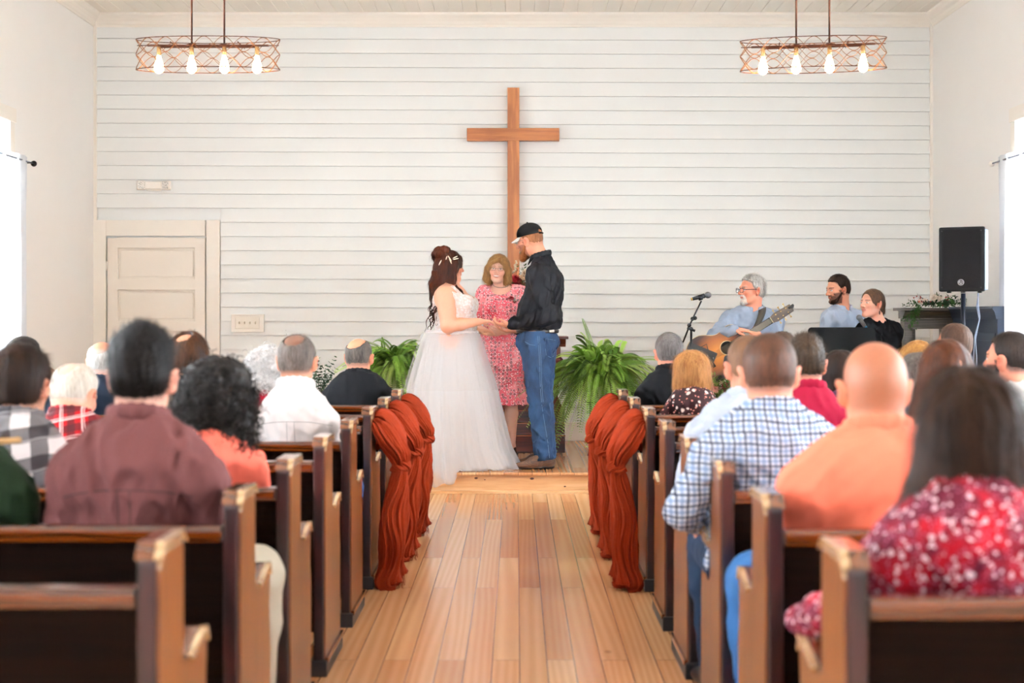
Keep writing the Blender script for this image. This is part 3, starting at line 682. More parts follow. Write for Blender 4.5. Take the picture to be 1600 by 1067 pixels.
def polygonise(prims, vox, pad=.03):
    us = [p for p in prims if p.op == 'u']; lo = np.min([p.lo for p in us], 0)-pad; hi = np.max([p.hi for p in us], 0)+pad
    B = 4; n = (np.ceil((hi-lo)/vox/B).astype(int)+1)*B; nb = n//B
    ci = np.stack(np.meshgrid(*[np.arange(k) for k in nb], indexing='ij'), -1).reshape(-1, 3)
    cc = (lo+(ci*B+(B-1)/2)*vox).astype(np.float32)
    Dc = np.concatenate([field(prims, c, None) for c in np.array_split(cc, max(1, len(cc)//60000))])
    G = np.ones(tuple(n), np.float32)*.5
    # coarse sign fill
    sg = np.where(Dc < 0, -.5, .5).reshape(tuple(nb)); G[:] = np.repeat(np.repeat(np.repeat(sg, B, 0), B, 1), B, 2)
    act = ci[np.abs(Dc) < B*vox*1.35+.006]
    off = np.stack(np.meshgrid(*[np.arange(B)]*3, indexing='ij'), -1).reshape(-1, 3)
    blk = 6                                                     # group blocks for culling
    key = (act//blk); key = key[:, 0]*10000*10000+key[:, 1]*10000+key[:, 2]; order = np.argsort(key, kind='stable'); act = act[order]; key = key[order]
    cuts = np.nonzero(np.diff(key))[0]+1
    for chunk in np.split(act, cuts):
        if not len(chunk): continue
        I = (chunk[:, None]*B+off[None]).reshape(-1, 3); P = (lo+I*vox).astype(np.float32)
        G[I[:, 0], I[:, 1], I[:, 2]] = field(prims, P, B*vox*3)
    return nets(G, lo, vox)
def nets(G, lo, vox):
    G = G.copy(); G[0] = G[-1] = 1; G[:, 0] = G[:, -1] = 1; G[:, :, 0] = G[:, :, -1] = 1
    s = G < 0; n = np.array(G.shape)
    c = [s[dx:n[0]-1+dx, dy:n[1]-1+dy, dz:n[2]-1+dz] for dx in (0, 1) for dy in (0, 1) for dz in (0, 1)]
    tot = sum(x.astype(np.int8) for x in c); cells = np.argwhere((tot > 0) & (tot < 8))
    if not len(cells): return np.zeros((0, 3)), np.zeros((0, 4), int)
    idx = -np.ones(tuple(n-1), np.int64); idx[tuple(cells.T)] = np.arange(len(cells))
    acc = np.zeros((len(cells), 3)); cnt = np.zeros(len(cells))
    for ax in range(3):
        for o1 in (0, 1):
            for o2 in (0, 1):
                a = np.zeros(3, int); oth = [k for k in range(3) if k != ax]; a[oth[0]] = o1; a[oth[1]] = o2; b = a.copy(); b[ax] = 1
                A = cells+a; Bc = cells+b; ga = G[tuple(A.T)]; gb = G[tuple(Bc.T)]; m = (ga < 0) != (gb < 0)
                t = ga[m]/(ga[m]-gb[m]); q = np.tile(a.astype(float), (m.sum(), 1)); q[:, ax] = t
                acc[m] += q; cnt[m] += 1
    V = (cells+acc/cnt[:, None])*vox+lo
    Fs = []
    for ax in range(3):
        u, v = [(1, 2), (2, 0), (0, 1)][ax]
        sl = [slice(0, n[k]-1) for k in range(3)]; sl[ax] = slice(0, n[ax]-1); sl[u] = slice(1, n[u]-1); sl[v] = slice(1, n[v]-1)
        sl2 = list(sl); sl2[ax] = slice(1, n[ax])
        e = np.argwhere(s[tuple(sl)] != s[tuple(sl2)]); e[:, u] += 1; e[:, v] += 1
        if not len(e): continue
        du = np.zeros(3, int); du[u] = 1; dv = np.zeros(3, int); dv[v] = 1
        q = np.stack([idx[tuple((e-du-dv).T)], idx[tuple((e-dv).T)], idx[tuple(e.T)], idx[tuple((e-du).T)]], 1)
        inside = s[tuple(e.T)]; q[~inside] = q[~inside][:, ::-1]; Fs.append(q)
    Fq = np.concatenate(Fs); Fq = Fq[(Fq >= 0).all(1)]
    return V, Fq
def wob(P, f, seed=0, n=4):
    rg = np.random.RandomState(seed); v = np.zeros(len(P), np.float32)
    for i in range(n):
        d = rg.randn(3).astype(np.float32); d /= np.linalg.norm(d); d2 = rg.randn(3).astype(np.float32)*.8
        v += np.sin((P @ d)*f*(1+.35*i)+rg.rand()*6.3+1.1*np.sin((P @ d2)*f*.5+rg.rand()*6.3))
    return v/n
def strand(P, f, seed=0, axis=2, squash=.12):
    s = np.ones(3, np.float32); s[axis] = squash; return wob(P*s, f, seed, 4)
def sdf_obj(name, prims, vox, mat, parent, colf=None, smooth=1, origin=(0, 0, 0)):
    V, Fq = polygonise(prims, vox)
    if len(V) == 0: return None
    for _ in range(smooth):                                      # a little relaxation
        acc = np.zeros_like(V); cnt = np.zeros(len(V))
        for k in range(4):
            a, b = Fq[:, k], Fq[:, (k+1) % 4]
            for ax in range(3): acc[:, ax] += np.bincount(a, V[b, ax], len(V))+np.bincount(b, V[a, ax], len(V))
            cnt += np.bincount(a, minlength=len(V))+np.bincount(b, minlength=len(V))
        V = V*.55+acc/np.maximum(cnt, 1)[:, None]*.45
    cols = None if colf is None else colf(V.astype(np.float32))
    return mesh_obj(name, V, Fq, mat, parent, True, cols)
def nnoise(P, f, seed=0): return .5+.5*wob(P, f, seed, 5)
# ================================================================== PEOPLE
t = NT('skin'); a = t.n('ShaderNodeAttribute', attribute_name='Col'); n = t.noise(t.coord(), 90, 3)
t.col(t.mix(t.math('MULTIPLY', n.outputs[0], .12), a.outputs[0], srgb('a8553c'))); t.b.inputs['Roughness'].default_value = .5
t.b.inputs['Subsurface Weight'].default_value = .12; t.b.inputs['Subsurface Radius'].default_value = (.6, .25, .15); t.b.inputs['Subsurface Scale'].default_value = .02
t.bump(n.outputs[0], .08, .002); SKIN = t.m
HAIRS = {}
def hair_mat(c1, c2, curly=False):
    key = (c1, c2, curly)
    if key in HAIRS: return HAIRS[key]
    t = NT('hair_'+c1); v = t.coord((1, 1, .14) if not curly else (1, 1, 1)); n = t.noise(v, 140 if not curly else 70, 3, .6, .4); n2 = t.noise(t.coord((1, 1, .35)), 16, 2)
    f = t.mix(.45, n.outputs[0], n2.outputs[0]); t.col(t.ramp(f, [(.35, srgb(c1)), (.66, srgb(c2))])); t.b.inputs['Roughness'].default_value = .5
    t.b.inputs['Specular IOR Level'].default_value = .12; t.bump(n.outputs[0], .6, .003); HAIRS[key] = t.m; return t.m
def fabric(name, c, var=.08, rough=.85, weave=600, sheen=.1, bump=.1):
    if name in MATS: return MATS[name]
    t = NT(name); n = t.noise(t.coord(), 300, 2); n2 = t.noise(t.coord(), 7, 2); c = srgb(c)
    f = t.mix(.5, n.outputs[0], n2.outputs[0])
    t.col(t.mix(f, tuple(x*(1-var) for x in c), tuple(min(1, x*(1+var)) for x in c))); t.b.inputs['Roughness'].default_value = rough
    t.b.inputs['Sheen Weight'].default_value = 0.0; t.b.inputs['Specular IOR Level'].default_value = .12; t.bump(n.outputs[0], bump, .001); MATS[name] = t.m; return t.m
def plaid(name, base, bands, rot=0, warp=.01, tilt=(0, 0, 0)):
    """bands: list of (axis 'x'|'z', period, centre, width, colour, strength)"""
    t = NT(name); c = t.coord((1, 1, 1), 'Object', tilt); nz = t.noise(c, 5, 2); 
    wv = t.n('ShaderNodeVectorMath', operation='MULTIPLY_ADD', i={0: nz.outputs['Color'], 1: (warp, warp, warp), 2: c})
    sp = t.n('ShaderNodeSeparateXYZ', i={0: wv.outputs[0]}); col = srgb(base)
    cur = None
    for ax, per, cen, wid, cc, stg in bands:
        u = t.math('FRACT', t.math('DIVIDE', t.math('ADD', sp.outputs[{'x': 0, 'y': 1, 'z': 2}[ax]], 50.0+cen), per))
        dd = t.math('ABSOLUTE', t.math('SUBTRACT', u, .5)); mk = t.math('LESS_THAN', dd, wid/per/2)
        cur = t.mix(t.math('MULTIPLY', mk, stg), cur if cur is not None else col, srgb(cc))
    t.col(cur); t.b.inputs['Roughness'].default_value = .85; t.b.inputs['Specular IOR Level'].default_value = .2
    return t.m
def floral(name, ground, c1, c2, scale=30, c3=None, dark=None):
    t = NT(name); c = t.coord(); nz = t.noise(c, scale*.6, 2)
    wv = t.n('ShaderNodeVectorMath', operation='MULTIPLY_ADD', i={0: nz.outputs['Color'], 1: (.03, .03, .03), 2: c})
    v = t.n('ShaderNodeTexVoronoi', feature='F1', i={'Vector': wv.outputs[0], 'Scale': scale}); v2 = t.n('ShaderNodeTexVoronoi', feature='F1', i={'Vector': wv.outputs[0], 'Scale': scale*1.9})
    n = t.noise(c, scale*.25, 2)
    base = t.mix(t.ramp(n.outputs[0], [(.4, (0, 0, 0)), (.6, (1, 1, 1))]), srgb(ground), srgb(dark or ground))
    a = t.mix(t.ramp(v2.outputs[0], [(.22, (1, 1, 1)), (.3, (0, 0, 0))]), base, srgb(c2))
    b = t.mix(t.ramp(v.outputs[0], [(.24, (1, 1, 1)), (.33, (0, 0, 0))]), a, srgb(c1))
    if c3: b = t.mix(t.ramp(v.outputs[0], [(.06, (1, 1, 1)), (.1, (0, 0, 0))]), b, srgb(c3))
    t.col(b); t.b.inputs['Roughness'].default_value = .8; t.b.inputs['Specular IOR Level'].default_value = .2; return t.m
def lerp(a, b, t): return a+(b-a)*t
V3 = lambda *a: np.array(a, np.float32)
class Fig:
    """joint positions (local metres, facing +y) and build of one person"""
    def __init__(s, **k):
        s.s = 1.0; s.wid = .19; s.build = 1.0; s.head_yaw = 0; s.head_pitch = 0; s.head_roll = 0; s.neck_r = .052; s.hs = 1.0; s.fem = False
        s.belly = 0.0; s.hand_curl = .5; s.skin = 'e8ad8c'; s.__dict__.update(k)
    def Rh(s): return rotm(s.head_pitch, s.head_roll, s.head_yaw)
    def hp(s, x, y, z): return s.head + s.Rh() @ (V3(x, y, z)*s.hs)
    def torso(s, g=0.0):
        """g = growth for clothing"""
        J = s.J; b = s.build; hip, ch, nk = J['hip'], J['chest'], J['neck']; SL, SR = J['shL'], J['shR']; up = (nk-hip)/np.linalg.norm(nk-hip)
        ax = (SR-SL)/np.linalg.norm(SR-SL); fw = np.cross(up, ax); R = np.stack([ax, fw, up], 1).astype(np.float32); w = np.linalg.norm(SR-SL)/2
        P = []; waist = lerp(hip, ch, .5)
        P.append(ell(hip+V3(0, 0, .0), (.165*b*(1.04 if s.fem else 1)+g, .115*b+g, .115+g), R, sm=.05))
        P.append(ell(waist+fw*(.02+s.belly*.5), (.145*b*(.92 if s.fem else 1)+g, (.105+s.belly)*b+g, .16+g), R, sm=.06))
        P.append(ell(ch, (w*.96+g, .110*b+g, .175+g), R, sm=.06))
        P.append(ell(lerp(ch, nk, .40)-fw*.015, (w*.92+g, .088*b+g, .085+g), R, sm=.07))
        for sh in (SL, SR):
            P.append(cap(nk-up*.022-fw*.01+(sh-nk)*.08, sh-up*.004, .040*b+g, .05*b+g, sm=.06))
            P.append(ell(sh-up*.02, (.052*b+g, .058*b+g, .06*b+g), R, sm=.04))
        if s.fem:
            for q in (-1, 1): P.append(ell(ch+ax*q*.075*b+fw*.085*b+up*.0, (.065*b+g, .06*b+g, .065*b+g), R, sm=.04))
        return P
    def arm(s, side, g=0.0, upto=1.0, k=1.0):
        J = s.J; b = .9+.25*(s.build-1)*2; S_, E, W_ = J['sh'+side], J['el'+side], J['wr'+side]; P = []; k = k*(.9 if s.fem else 1.0)
        e = min(1, upto*2); P.append(cap(S_, lerp(S_, E, e), .053*b*k+g, lerp(.053, .042, e)*b*k+g, sm=.025))
        if upto > .5: f = (upto-.5)*2; P.append(cap(E, lerp(E, W_, f), .042*b*k+g, lerp(.042, .028, f)*b*k+g, sm=.02))
        return P
    def leg(s, side, g=0.0, top=True, cut=1.0):
        J = s.J; b = s.build; Hp, K, A = J['hp'+side], J['kn'+side], J['an'+side]; P = []
        P.append(cap(Hp, K, .088*b+g, .058*b+g, sm=.03)); mid = lerp(K, A, .32)
        P.append(cap(K, mid, .056*b+g, .054*b+g, sm=.025)); P.append(cap(mid, lerp(K, A, cut), .052*b+g, lerp(.052, .036, cut)+g, sm=.02)); return P
    def foot(s, side, g=0.0):
        J = s.J; A, T = J['an'+side], J['to'+side]; d = (T-A)*V3(1, 1, 0); d /= np.linalg.norm(d)+1e-6; z0 = T[2]
        return [cap(A, A*V3(1, 1, 0)+V3(0, 0, z0+.012)-d*.03, .036+g, .034+g, sm=.02), cap(A*V3(1, 1, 0)+V3(0, 0, z0+.012)-d*.02, T, .034+g, .026+g, sm=.02, fl=((0, 0, 1), .8)), cap(A-V3(0, 0, .01), T-d*.03, .036+g, .022+g, sm=.02)]
    def hand(s, side):
        """palm plus five fingers; J['hd'+side] = (direction, palm normal, thumb direction)"""
        J = s.J; W_ = J['wr'+side]; d, n, th = [V3(*v)/np.linalg.norm(v) for v in J.get('hd'+side, ((0, 1, -.2), (0, 0, -1), (1, 0, 0)))]
        th = th-d*(th@d); th /= np.linalg.norm(th); n = np.cross(d, th)*(1 if np.dot(np.cross(d, th), n) > 0 else -1)
        hs = .9 if s.fem else 1.0; P = []; c = J.get('cu'+side, s.hand_curl); Rm = np.stack([th, d, n], 1)
        P.append(cap(W_-d*.01, W_+d*.03*hs, .026*hs, .026*hs, sm=.014, fl=(n, .72)))
        P.append(ell(W_+d*.052*hs, (.040*hs, .046*hs, .0155*hs), Rm, sm=.014))
        for i, (off, L) in enumerate(((.029, .072), (.0105, .08), (-.0085, .075), (-.027, .058))):
            base = W_+d*(.084-.004*abs(i-1))*hs+th*off*hs; L *= hs; a = base; ang = c*.5+.06*i*c; dd = d+th*off*1.5; dd /= np.linalg.norm(dd)
            P.append(cap(base-d*.03, base, .0085*hs, .0088*hs, sm=.008))
            for fr, r0, r1 in ((.45, .0088, .0082), (.3, .0082, .0076), (.25, .0076, .0066)):
                v = dd*math.cos(ang)+n*math.sin(ang); e = a+v*L*fr; P.append(cap(a, e, r0*hs, r1*hs, sm=.004)); a = e; ang += c*.9
        tb = W_+d*.024*hs+th*.028*hs; t1 = tb+(d*.55+th*.75+n*.3)*.038*hs; t2 = t1+(d*.9+th*.25+n*.35)*.034*hs
        P += [cap(W_+d*.012+th*.01, tb, .016*hs, .0145*hs, sm=.012), cap(tb, t1, .0135*hs, .0105*hs, sm=.008), cap(t1, t2, .0105*hs, .0085*hs, sm=.004)]
        return P
    def headp(s, face=True, beard=0.0, smile=0.0):
        h = s.hp; R = s.Rh(); k = s.hs; P = []; f = .93 if s.fem else 1.0
        E = lambda c, r, rr=None, **kw: ell(h(*c), tuple(x*k for x in r), R if rr is None else R @ rr, **kw)
        P += [E((0, -.014, .030), (.0755, .096, .083), sm=.02), E((0, .018, -.030), (.062*f, .073, .083), sm=.03), E((0, -.045, -.01), (.064, .055, .06), sm=.03)]
        P += [cap(h(-.045*f, .0, -.066), h(-.016*f, .066, -.098), .017*k, .014*k, sm=.025), cap(h(.045*f, .0, -.066), h(.016*f, .066, -.098), .017*k, .014*k, sm=.025)]
        P += [E((0, .072, -.094), (.023*f, .021, .019), sm=.02)]
        for q in (-1, 1):
            P += [E((q*.040*f, .058, -.024), (.022, .021, .020), sm=.022)]
        if face:
            P += [cap(h(-.034, .076, .022), h(.034, .076, .022), .0115*k, .0115*k, sm=.014)]
            for q in (-1, 1): P += [E((q*.031, .096, .003), (.017, .0165, .0105), op='s', sm=.010), E((q*.031, .0755, .002), (.0135, .0135, .0125), sm=.002)]
            for q in (-1, 1): P += [cap(h(q*.018, .0855, .0125), h(q*.043, .080, .0115), .0035*k, .003*k, sm=.004)]
            P += [cap(h(0, .086, .012), h(0, .110, -.026), .0075*k, .0115*k, sm=.010), E((-.0115, .098, -.031), (.0082, .011, .0078), sm=.006), E((.0115, .098, -.031), (.0082, .011, .0078), sm=.006)]
            P += [E((0, .078, -.055), (.026, .014, .018), sm=.014)]
            if smile > 0:
                P += [E((0, .081, -.058), (.027, .0115, .0125), sm=.008), E((0, .0905, -.0490), (.019, .004, .0030), sm=.003), E((0, .0885, -.0690), (.016, .005, .0040), sm=.003)]
                for q in (-1, 1): P += [E((q*.038, .074, -.034), (.018, .014, .016), sm=.012)]
            else:
                P += [E((0, .0905, -.0535), (.021, .0065, .0045), sm=.003), E((0, .090, -.0615), (.018, .007, .0052), sm=.003)]
        for q in (-1, 1):
            rr = rotm(0, q*.18, -q*.45)
            P += [E((q*.0855, -.010, -.012), (.0095, .023, .036), rr, sm=.006), E((q*.0925, -.003, -.010), (.007, .0115, .019), rr, op='s', sm=.005), E((q*.078, -.004, -.038), (.007, .010, .012), rr, sm=.005)]
        nk = s.J['neck']; r = s.neck_r
        P += [cap(h(0, -.025, -.055), nk+V3(0, .0, -.02), r, r*1.06, sm=.03), cap(h(0, -.04, -.03), nk+V3(0, -.012, 0), r*.8, r*.95, sm=.03)]
        return P
    def skincol(s, V, opts):
        base = np.array(srgb(s.skin))*.86; C = np.tile(base, (len(V), 1)); R = s.Rh(); L = ((V-s.head) @ R)/s.hs
        x, y, z = L[:, 0], L[:, 1], L[:, 2]; ax = np.abs(x)
        def blend(m, c, st=1.0):
            m = np.clip(m, 0, 1)[:, None]*st; C[:] = C*(1-m)+np.array(srgb(c) if isinstance(c, str) else c)[None]*m
        ih = (z > -.14) & (np.abs(y) < .14) & (ax < .12)
        red = base*np.array([1.0, .62, .55])
        g = lambda cx, cy, cz, r: np.exp(-((ax-cx)**2+(y-cy)**2+(z-cz)**2)/r**2)
        blend(g(.082, -.004, -.01, .028)*ih, red, .7); blend(g(.042, .07, -.03, .024)*ih, red, .45); blend(g(0, .11, -.028, .018)*ih, red, .45)
        if opts.get('stub'):                                     # cropped hair on the scalp
            c, top, st = opts['stub']; hl = np.where(y > .02, .045+(y-.02)*.2, np.where(y > -.03, .0, -.062))
            hl = np.interp(y, [-.12, -.045, -.015, .012, .03, .06, .09], [-.07, -.066, -.035, .018, .03, .066, .088])
            m = np.clip((z-hl)/.022, 0, 1)*ih*(ax < .0765+(z > .02)*.1)
            if top is not None: m = m*np.clip((top-(z+.35*y))/.028, 0, 1)
            blend(m*(.82+.18*nnoise(V, 500, 3)), c, st)
        if opts.get('face'):
            br = opts.get('brow', '5a3a28'); fr = (y > .05)
            blend(((np.abs(z-(.0225-.12*(ax-.03)**2*20)) < .0042) & (ax > .012) & (ax < .049) & fr)*1.0, br, .85)
            d = np.sqrt((ax-.031)**2+(z-.002)**2); eye = (np.abs(ax-.031) < .0125) & (np.abs(z-.0015) < .0055-.22*np.maximum(0, np.abs(ax-.031)-.004)) & (y > .078)
            blend(eye*1.0, 'f3ece6'); blend((eye & (d < .0055))*1.0, opts.get('iris', '4a3524')); blend((eye & (d < .0026))*1.0, '0c0806')
            blend(((np.abs(z-(.0070-.15*np.maximum(0, np.abs(ax-.031)-.004))) < .0016) & (np.abs(ax-.031) < .014) & (y > .072))*1.0, '4a2c20', .8)
            if opts.get('smile'):
                q2 = (ax/.026)**2; zt = -.0515+.001*q2; zb = -.0665+.0145*q2; fr = (y > .070) & (ax < .030)
                blend((fr & (z < zt+.0036) & (z > zb-.0046) & (ax < .0275))*1.0, 'c4605a', .85); inn = fr & (z < zt) & (z > zb) & (ax < .024); blend(inn*1.0, '6a2422'); blend((inn & (z > zb+.0042*(1-q2)))*1.0, 'f8f3ec')
            else: blend(((np.abs(z+.0575) < .0095) & (ax < .0225-(np.abs(z+.0575)-.003)*.8) & (y > .082))*1.0, opts.get('lip', 'c06a5c'), .75); blend(((np.abs(z+.0572) < .0011) & (ax < .022) & (y > .08))*1.0, '6b3029', .8)
            if opts.get('beard'):
                c, ext, st = opts['beard']; m = np.clip((-.040-z+ (ax > .05)*.022+(ax>.066)*.02)/.010, 0, 1)*(y > .008)*(z > -.118)*np.clip((.9-(np.abs(z+.0575) < .008)*(ax < .02))*1.2, 0, 1)
                if ext == 'goatee': m = m*(ax < .036)*(y > .055)
                mous = (np.abs(z+.043) < .0065) & (ax < .03) & (y > .075); blend(np.maximum(m, mous*1.0)*(.75+.25*nnoise(V, 400, 7)), c, st)
        return C
def jt(**k): return {a: V3(*b) if not (isinstance(b, tuple) and hasattr(b[0], '__len__')) and hasattr(b, '__len__') else b for a, b in k.items()}
# ---- hair -----------------------------------------------------------------------------------------------------------
def hairline(y, nape=-.068, front=.062): return np.interp(y, [-.13, -.05, -.02, .008, .022, .045, .075, .1], [nape, nape, -.05, -.004, .022, .058, front+.014, front+.034])
def hair_short(fg, th=.012, top=.0, nape=-.062, seed=1, rough=.0022, front=.062, bald=None, side=1.0, flat=0.0):
    R = fg.Rh(); k = fg.hs; h = fg.hp
    def loc(P): return ((P-fg.head) @ R)/k
    P = [ell(h(0, -.014, .030), ((.0755+th*side)*k, (.096+th)*k, (.083+th+top)*k), R, sm=.02), ell(h(0, -.045, -.01), ((.064+th*side*1.1)*k, (.055+th)*k, (.062+th)*k), R, sm=.02)]
    def clip(Q): L = loc(Q); return (hairline(L[:, 1], nape, front)+.022*np.clip((np.abs(L[:, 0])-.030)/.03, 0, 1)*(L[:, 1] > .03)-L[:, 2])*k*.8
    lo, hi = fg.head-.25, fg.head+.25; P.append(fun(clip, lo, hi, 'i', .010))
    for q in (-1, 1): P.append(ell(h(q*.083, .0, -.012), (.016*k, .026*k, .036*k), R, op='s', sm=.006))
    if bald:
        bx, by, bz, br = bald; P.append(ell(h(bx, by, bz), tuple(v*k for v in br), R, op='s', sm=.012))
    P.append(fun(lambda Q: rough*(strand(Q, 260, seed)+.6*wob(Q, 420, seed+3)), lo, hi, 'd')); return P
def blades(V, N, n, length, width, flow, seed=0, jit=.35, lift=.25):
    """fine tapered strands rooted on a hair surface -> verts, tri faces (as quads)"""
    rg = np.random.RandomState(seed); i = rg.randint(0, len(V), n); p = V[i]; nn = N[i]; d = flow(p, nn)+rg.randn(n, 3)*jit
    d -= nn*np.sum(d*nn, 1)[:, None]; d /= np.linalg.norm(d, axis=1)[:, None]+1e-9; d = d+nn*lift*(rg.rand(n, 1)*1.2); d /= np.linalg.norm(d, axis=1)[:, None]
    s = np.cross(d, nn); s /= np.linalg.norm(s, axis=1)[:, None]+1e-9; L = length*(.5+rg.rand(n, 1)); w = width*.5
    m = p+d*L*.55+nn*L*.05; e = p+d*L-nn*L*.06; p = p-nn*.001
    vs = np.stack([p-s*w, p+s*w, m+s*w*.8, m-s*w*.8, e+s*w*.1, e-s*w*.1], 1).reshape(-1, 3); k = np.arange(n)[:, None]*6
    return vs, np.concatenate([k+np.array([[0, 1, 2, 3]]), k+np.array([[3, 2, 4, 5]])])
def normals(V, Fq):
    n = np.cross(V[Fq[:, 2]]-V[Fq[:, 0]], V[Fq[:, 3]]-V[Fq[:, 1]]); N = np.zeros_like(V)
    for k in range(4):
        for ax in range(3): N[:, ax] += np.bincount(Fq[:, k], n[:, ax], len(V))
    return N/(np.linalg.norm(N, axis=1)[:, None]+1e-12)
def hair_obj(fg, prims, mat, parent, vox=.004, nb=1500, bl=.018, bw=.0012, flow=None, curls=None, name='hair', lift=.25, jit=.35):
    V, Fq = polygonise(prims, vox)
    if not len(V): return
    for _ in range(1):
        acc = np.zeros_like(V); cnt = np.zeros(len(V))
        for k in range(4):
            a, b = Fq[:, k], Fq[:, (k+1) % 4]
            for ax in range(3): acc[:, ax] += np.bincount(a, V[b, ax], len(V))+np.bincount(b, V[a, ax], len(V))
            cnt += np.bincount(a, minlength=len(V))+np.bincount(b, minlength=len(V))
        V = V*.6+acc/np.maximum(cnt, 1)[:, None]*.4
    N = normals(V, Fq); VV = [V]; FF = [Fq]; base = len(V)
    if nb:
        if flow is None: flow = lambda p, nn: np.tile(np.array([0, -.35, -1.0]), (len(p), 1))
        v2, f2 = blades(V, N, nb, bl, bw, flow, 5, jit, lift); VV.append(v2); FF.append(f2+base); base += len(v2)
    if curls:
        n, L, r, w = curls; rg = np.random.RandomState(8); idx = rg.randint(0, len(V), n)
        for i in idx:
            p = V[i]; nn = N[i]; d = nn*.55+np.array([0, -.1, -.8])+rg.randn(3)*.35; d /= np.linalg.norm(d); u = np.cross(d, rg.randn(3)); u /= np.linalg.norm(u); q = np.cross(d, u)
            M_ = 12; t_ = np.linspace(0, 1, M_); ll = L*(.6+.8*rg.rand()); rr = r*(.6+.8*rg.rand()); tw = rg.uniform(1.2, 2.4)*2*PI
            C = p-nn*rr+d*(ll*t_)[:, None]+u*(rr*np.cos(t_*tw))[:, None]+q*(rr*np.sin(t_*tw))[:, None]; T = np.gradient(C, axis=0); T /= np.linalg.norm(T, axis=1)[:, None]
            sd = np.cross(T, d+.3*u); sd /= np.linalg.norm(sd, axis=1)[:, None]+1e-9; up = np.cross(sd, T); ww = (w*(1-.6*t_**2))[:, None]
            ring = np.stack([C+sd*ww, C+up*ww*.8, C-sd*ww, C-up*ww*.8], 1).reshape(-1, 3); VV.append(ring); k = np.arange(M_-1)[:, None]
            for e_ in range(4): FF.append(np.concatenate([k*4+e_, k*4+(e_+1) % 4, (k+1)*4+(e_+1) % 4, (k+1)*4+e_], 1)+base)
            base += len(ring)
    return mesh_obj(name, np.concatenate(VV), np.concatenate(FF), mat, parent, True)
# ---- clothes folds ---------------------------------------------------------------------------------------------------
def folds(amp, seed, f=26, lo=None, hi=None, dirn=None):
    def fn(P):
        a = wob(P*V3(1, 1, .6), f*1.9, seed, 3); b = wob(P, f*4, seed+7, 3); r = 1-np.abs(a)*1.9
        return -amp*1.5*(np.clip(r, -.6, 1)-.1)-amp*.5*b
    return fun(fn, lo if lo is not None else V3(-9, -9, -9), hi if hi is not None else V3(9, 9, 9), 'd')
def collar(fg, r=.064, h_=.030, g=0.0, drop=.0, gap=.42, wings=True):
    """shirt collar round the neck base, open at the throat, with two points"""
    J = fg.J; ax = (J['shR']-J['shL'])*V3(1, 1, 0); ax = ax/np.linalg.norm(ax); fw = np.array([-ax[1], ax[0], 0], np.float32)
    nk = J['neck']+V3(0, 0, .022-drop); P = []; n = 14; pts = []
    for i in range(n+1):
        a = gap+(2*PI-2*gap)*i/n; c, s_ = math.cos(a), math.sin(a); pts.append(nk+fw*(c*r*1.05+.006)+ax*(s_*r*1.02)+V3(0, 0, -.020*c-.004))
    for a, b in zip(pts, pts[1:]): P.append(cap(a, b, .0105, .0105, sm=.005, fl=((0, 0, 1), 2.2)))
    if wings:
        for e, q in ((pts[0], 1), (pts[-1], -1)): P.append(cap(e-V3(0, 0, .008), e+fw*.018+ax*q*.018-V3(0, 0, .052), .012, .006, sm=.006))
    return P
# ================================================================== SEATED CONGREGATION
def seated(name_label, x, yrow, top, W, kneeX=None, lean=0.0, headx=0.0, build=1.0, skin='e2a283', fem=False, hs=1.0, yaw=0, pitch=.0, roll=0, belly=.03, arms='lap', rz=0.0, vox=.009, neck_r=None, shdz=0, tall=None, elbow=None, knee_splay=.13, shs=0, sc=None):
    """person sitting in a pew whose rear edge is at yrow"""
    Yh = yrow+.262; r = thing('person', name_label, 'person', (x, Yh, 0), rz)
    fg = Fig(build=build, skin=skin, fem=fem, hs=hs, head_yaw=yaw, head_pitch=pitch, head_roll=roll, belly=belly)
    hd = V3(headx, .035+lean, top-.118*hs); fg.head = hd; fg.neck_r = neck_r or (.047 if fem else .056)*(.6+.4*build)
    nk = V3(headx*.7, -.01+lean*.7, top-.245*hs-shdz); w = W-.088*build
    hip = V3(0, .0, .535); ch = lerp(hip, nk, .68)+V3(0, -.01, 0); shz = nk[2]-.140
    J = dict(hip=hip, chest=ch, neck=nk, shL=V3(-w+nk[0]*.6, nk[1]-.01, shz+shs), shR=V3(w+nk[0]*.6, nk[1]-.01, shz-shs))
    J['hpL'] = V3(-.09, .03, .52); J['hpR'] = V3(.09, .03, .52); kz = .50
    J['knL'] = V3(-knee_splay, .46, kz); J['knR'] = V3(knee_splay, .46, kz)
    if kneeX: J['kn'+kneeX[0]] = V3(kneeX[1], kneeX[2], kneeX[3])
    for s_, q in (('L', -1), ('R', 1)):
        K = J['kn'+s_]; J['an'+s_] = V3(K[0]*1.0, K[1]-.03, .085); J['to'+s_] = J['an'+s_]+V3(q*.03, .15, -.055)
        eb = V3(q*(W-.045*build), J['sh'+s_][1]+.02, J['sh'+s_][2]-.235); wr = V3(q*.06, .30, .63)
        if arms == 'wide': eb = V3(q*(W-.035*build), J['sh'+s_][1]+.05, J['sh'+s_][2]-.235)
        J['el'+s_] = eb; J['wr'+s_] = wr; J['hd'+s_] = ((-q*.45, .85, -.15), (0, 0, -1), (-q, 0, 0))
    if elbow:
        for s_, e, w_ in elbow: J['el'+s_] = V3(*e); J['wr'+s_] = V3(*w_); J['hd'+s_] = ((0, .8, -.6), (-1 if s_ == 'R' else 1, 0, 0), (0, .6, .6))
    fg.J = J; fg.r = r; fg.vox = vox
    return fg
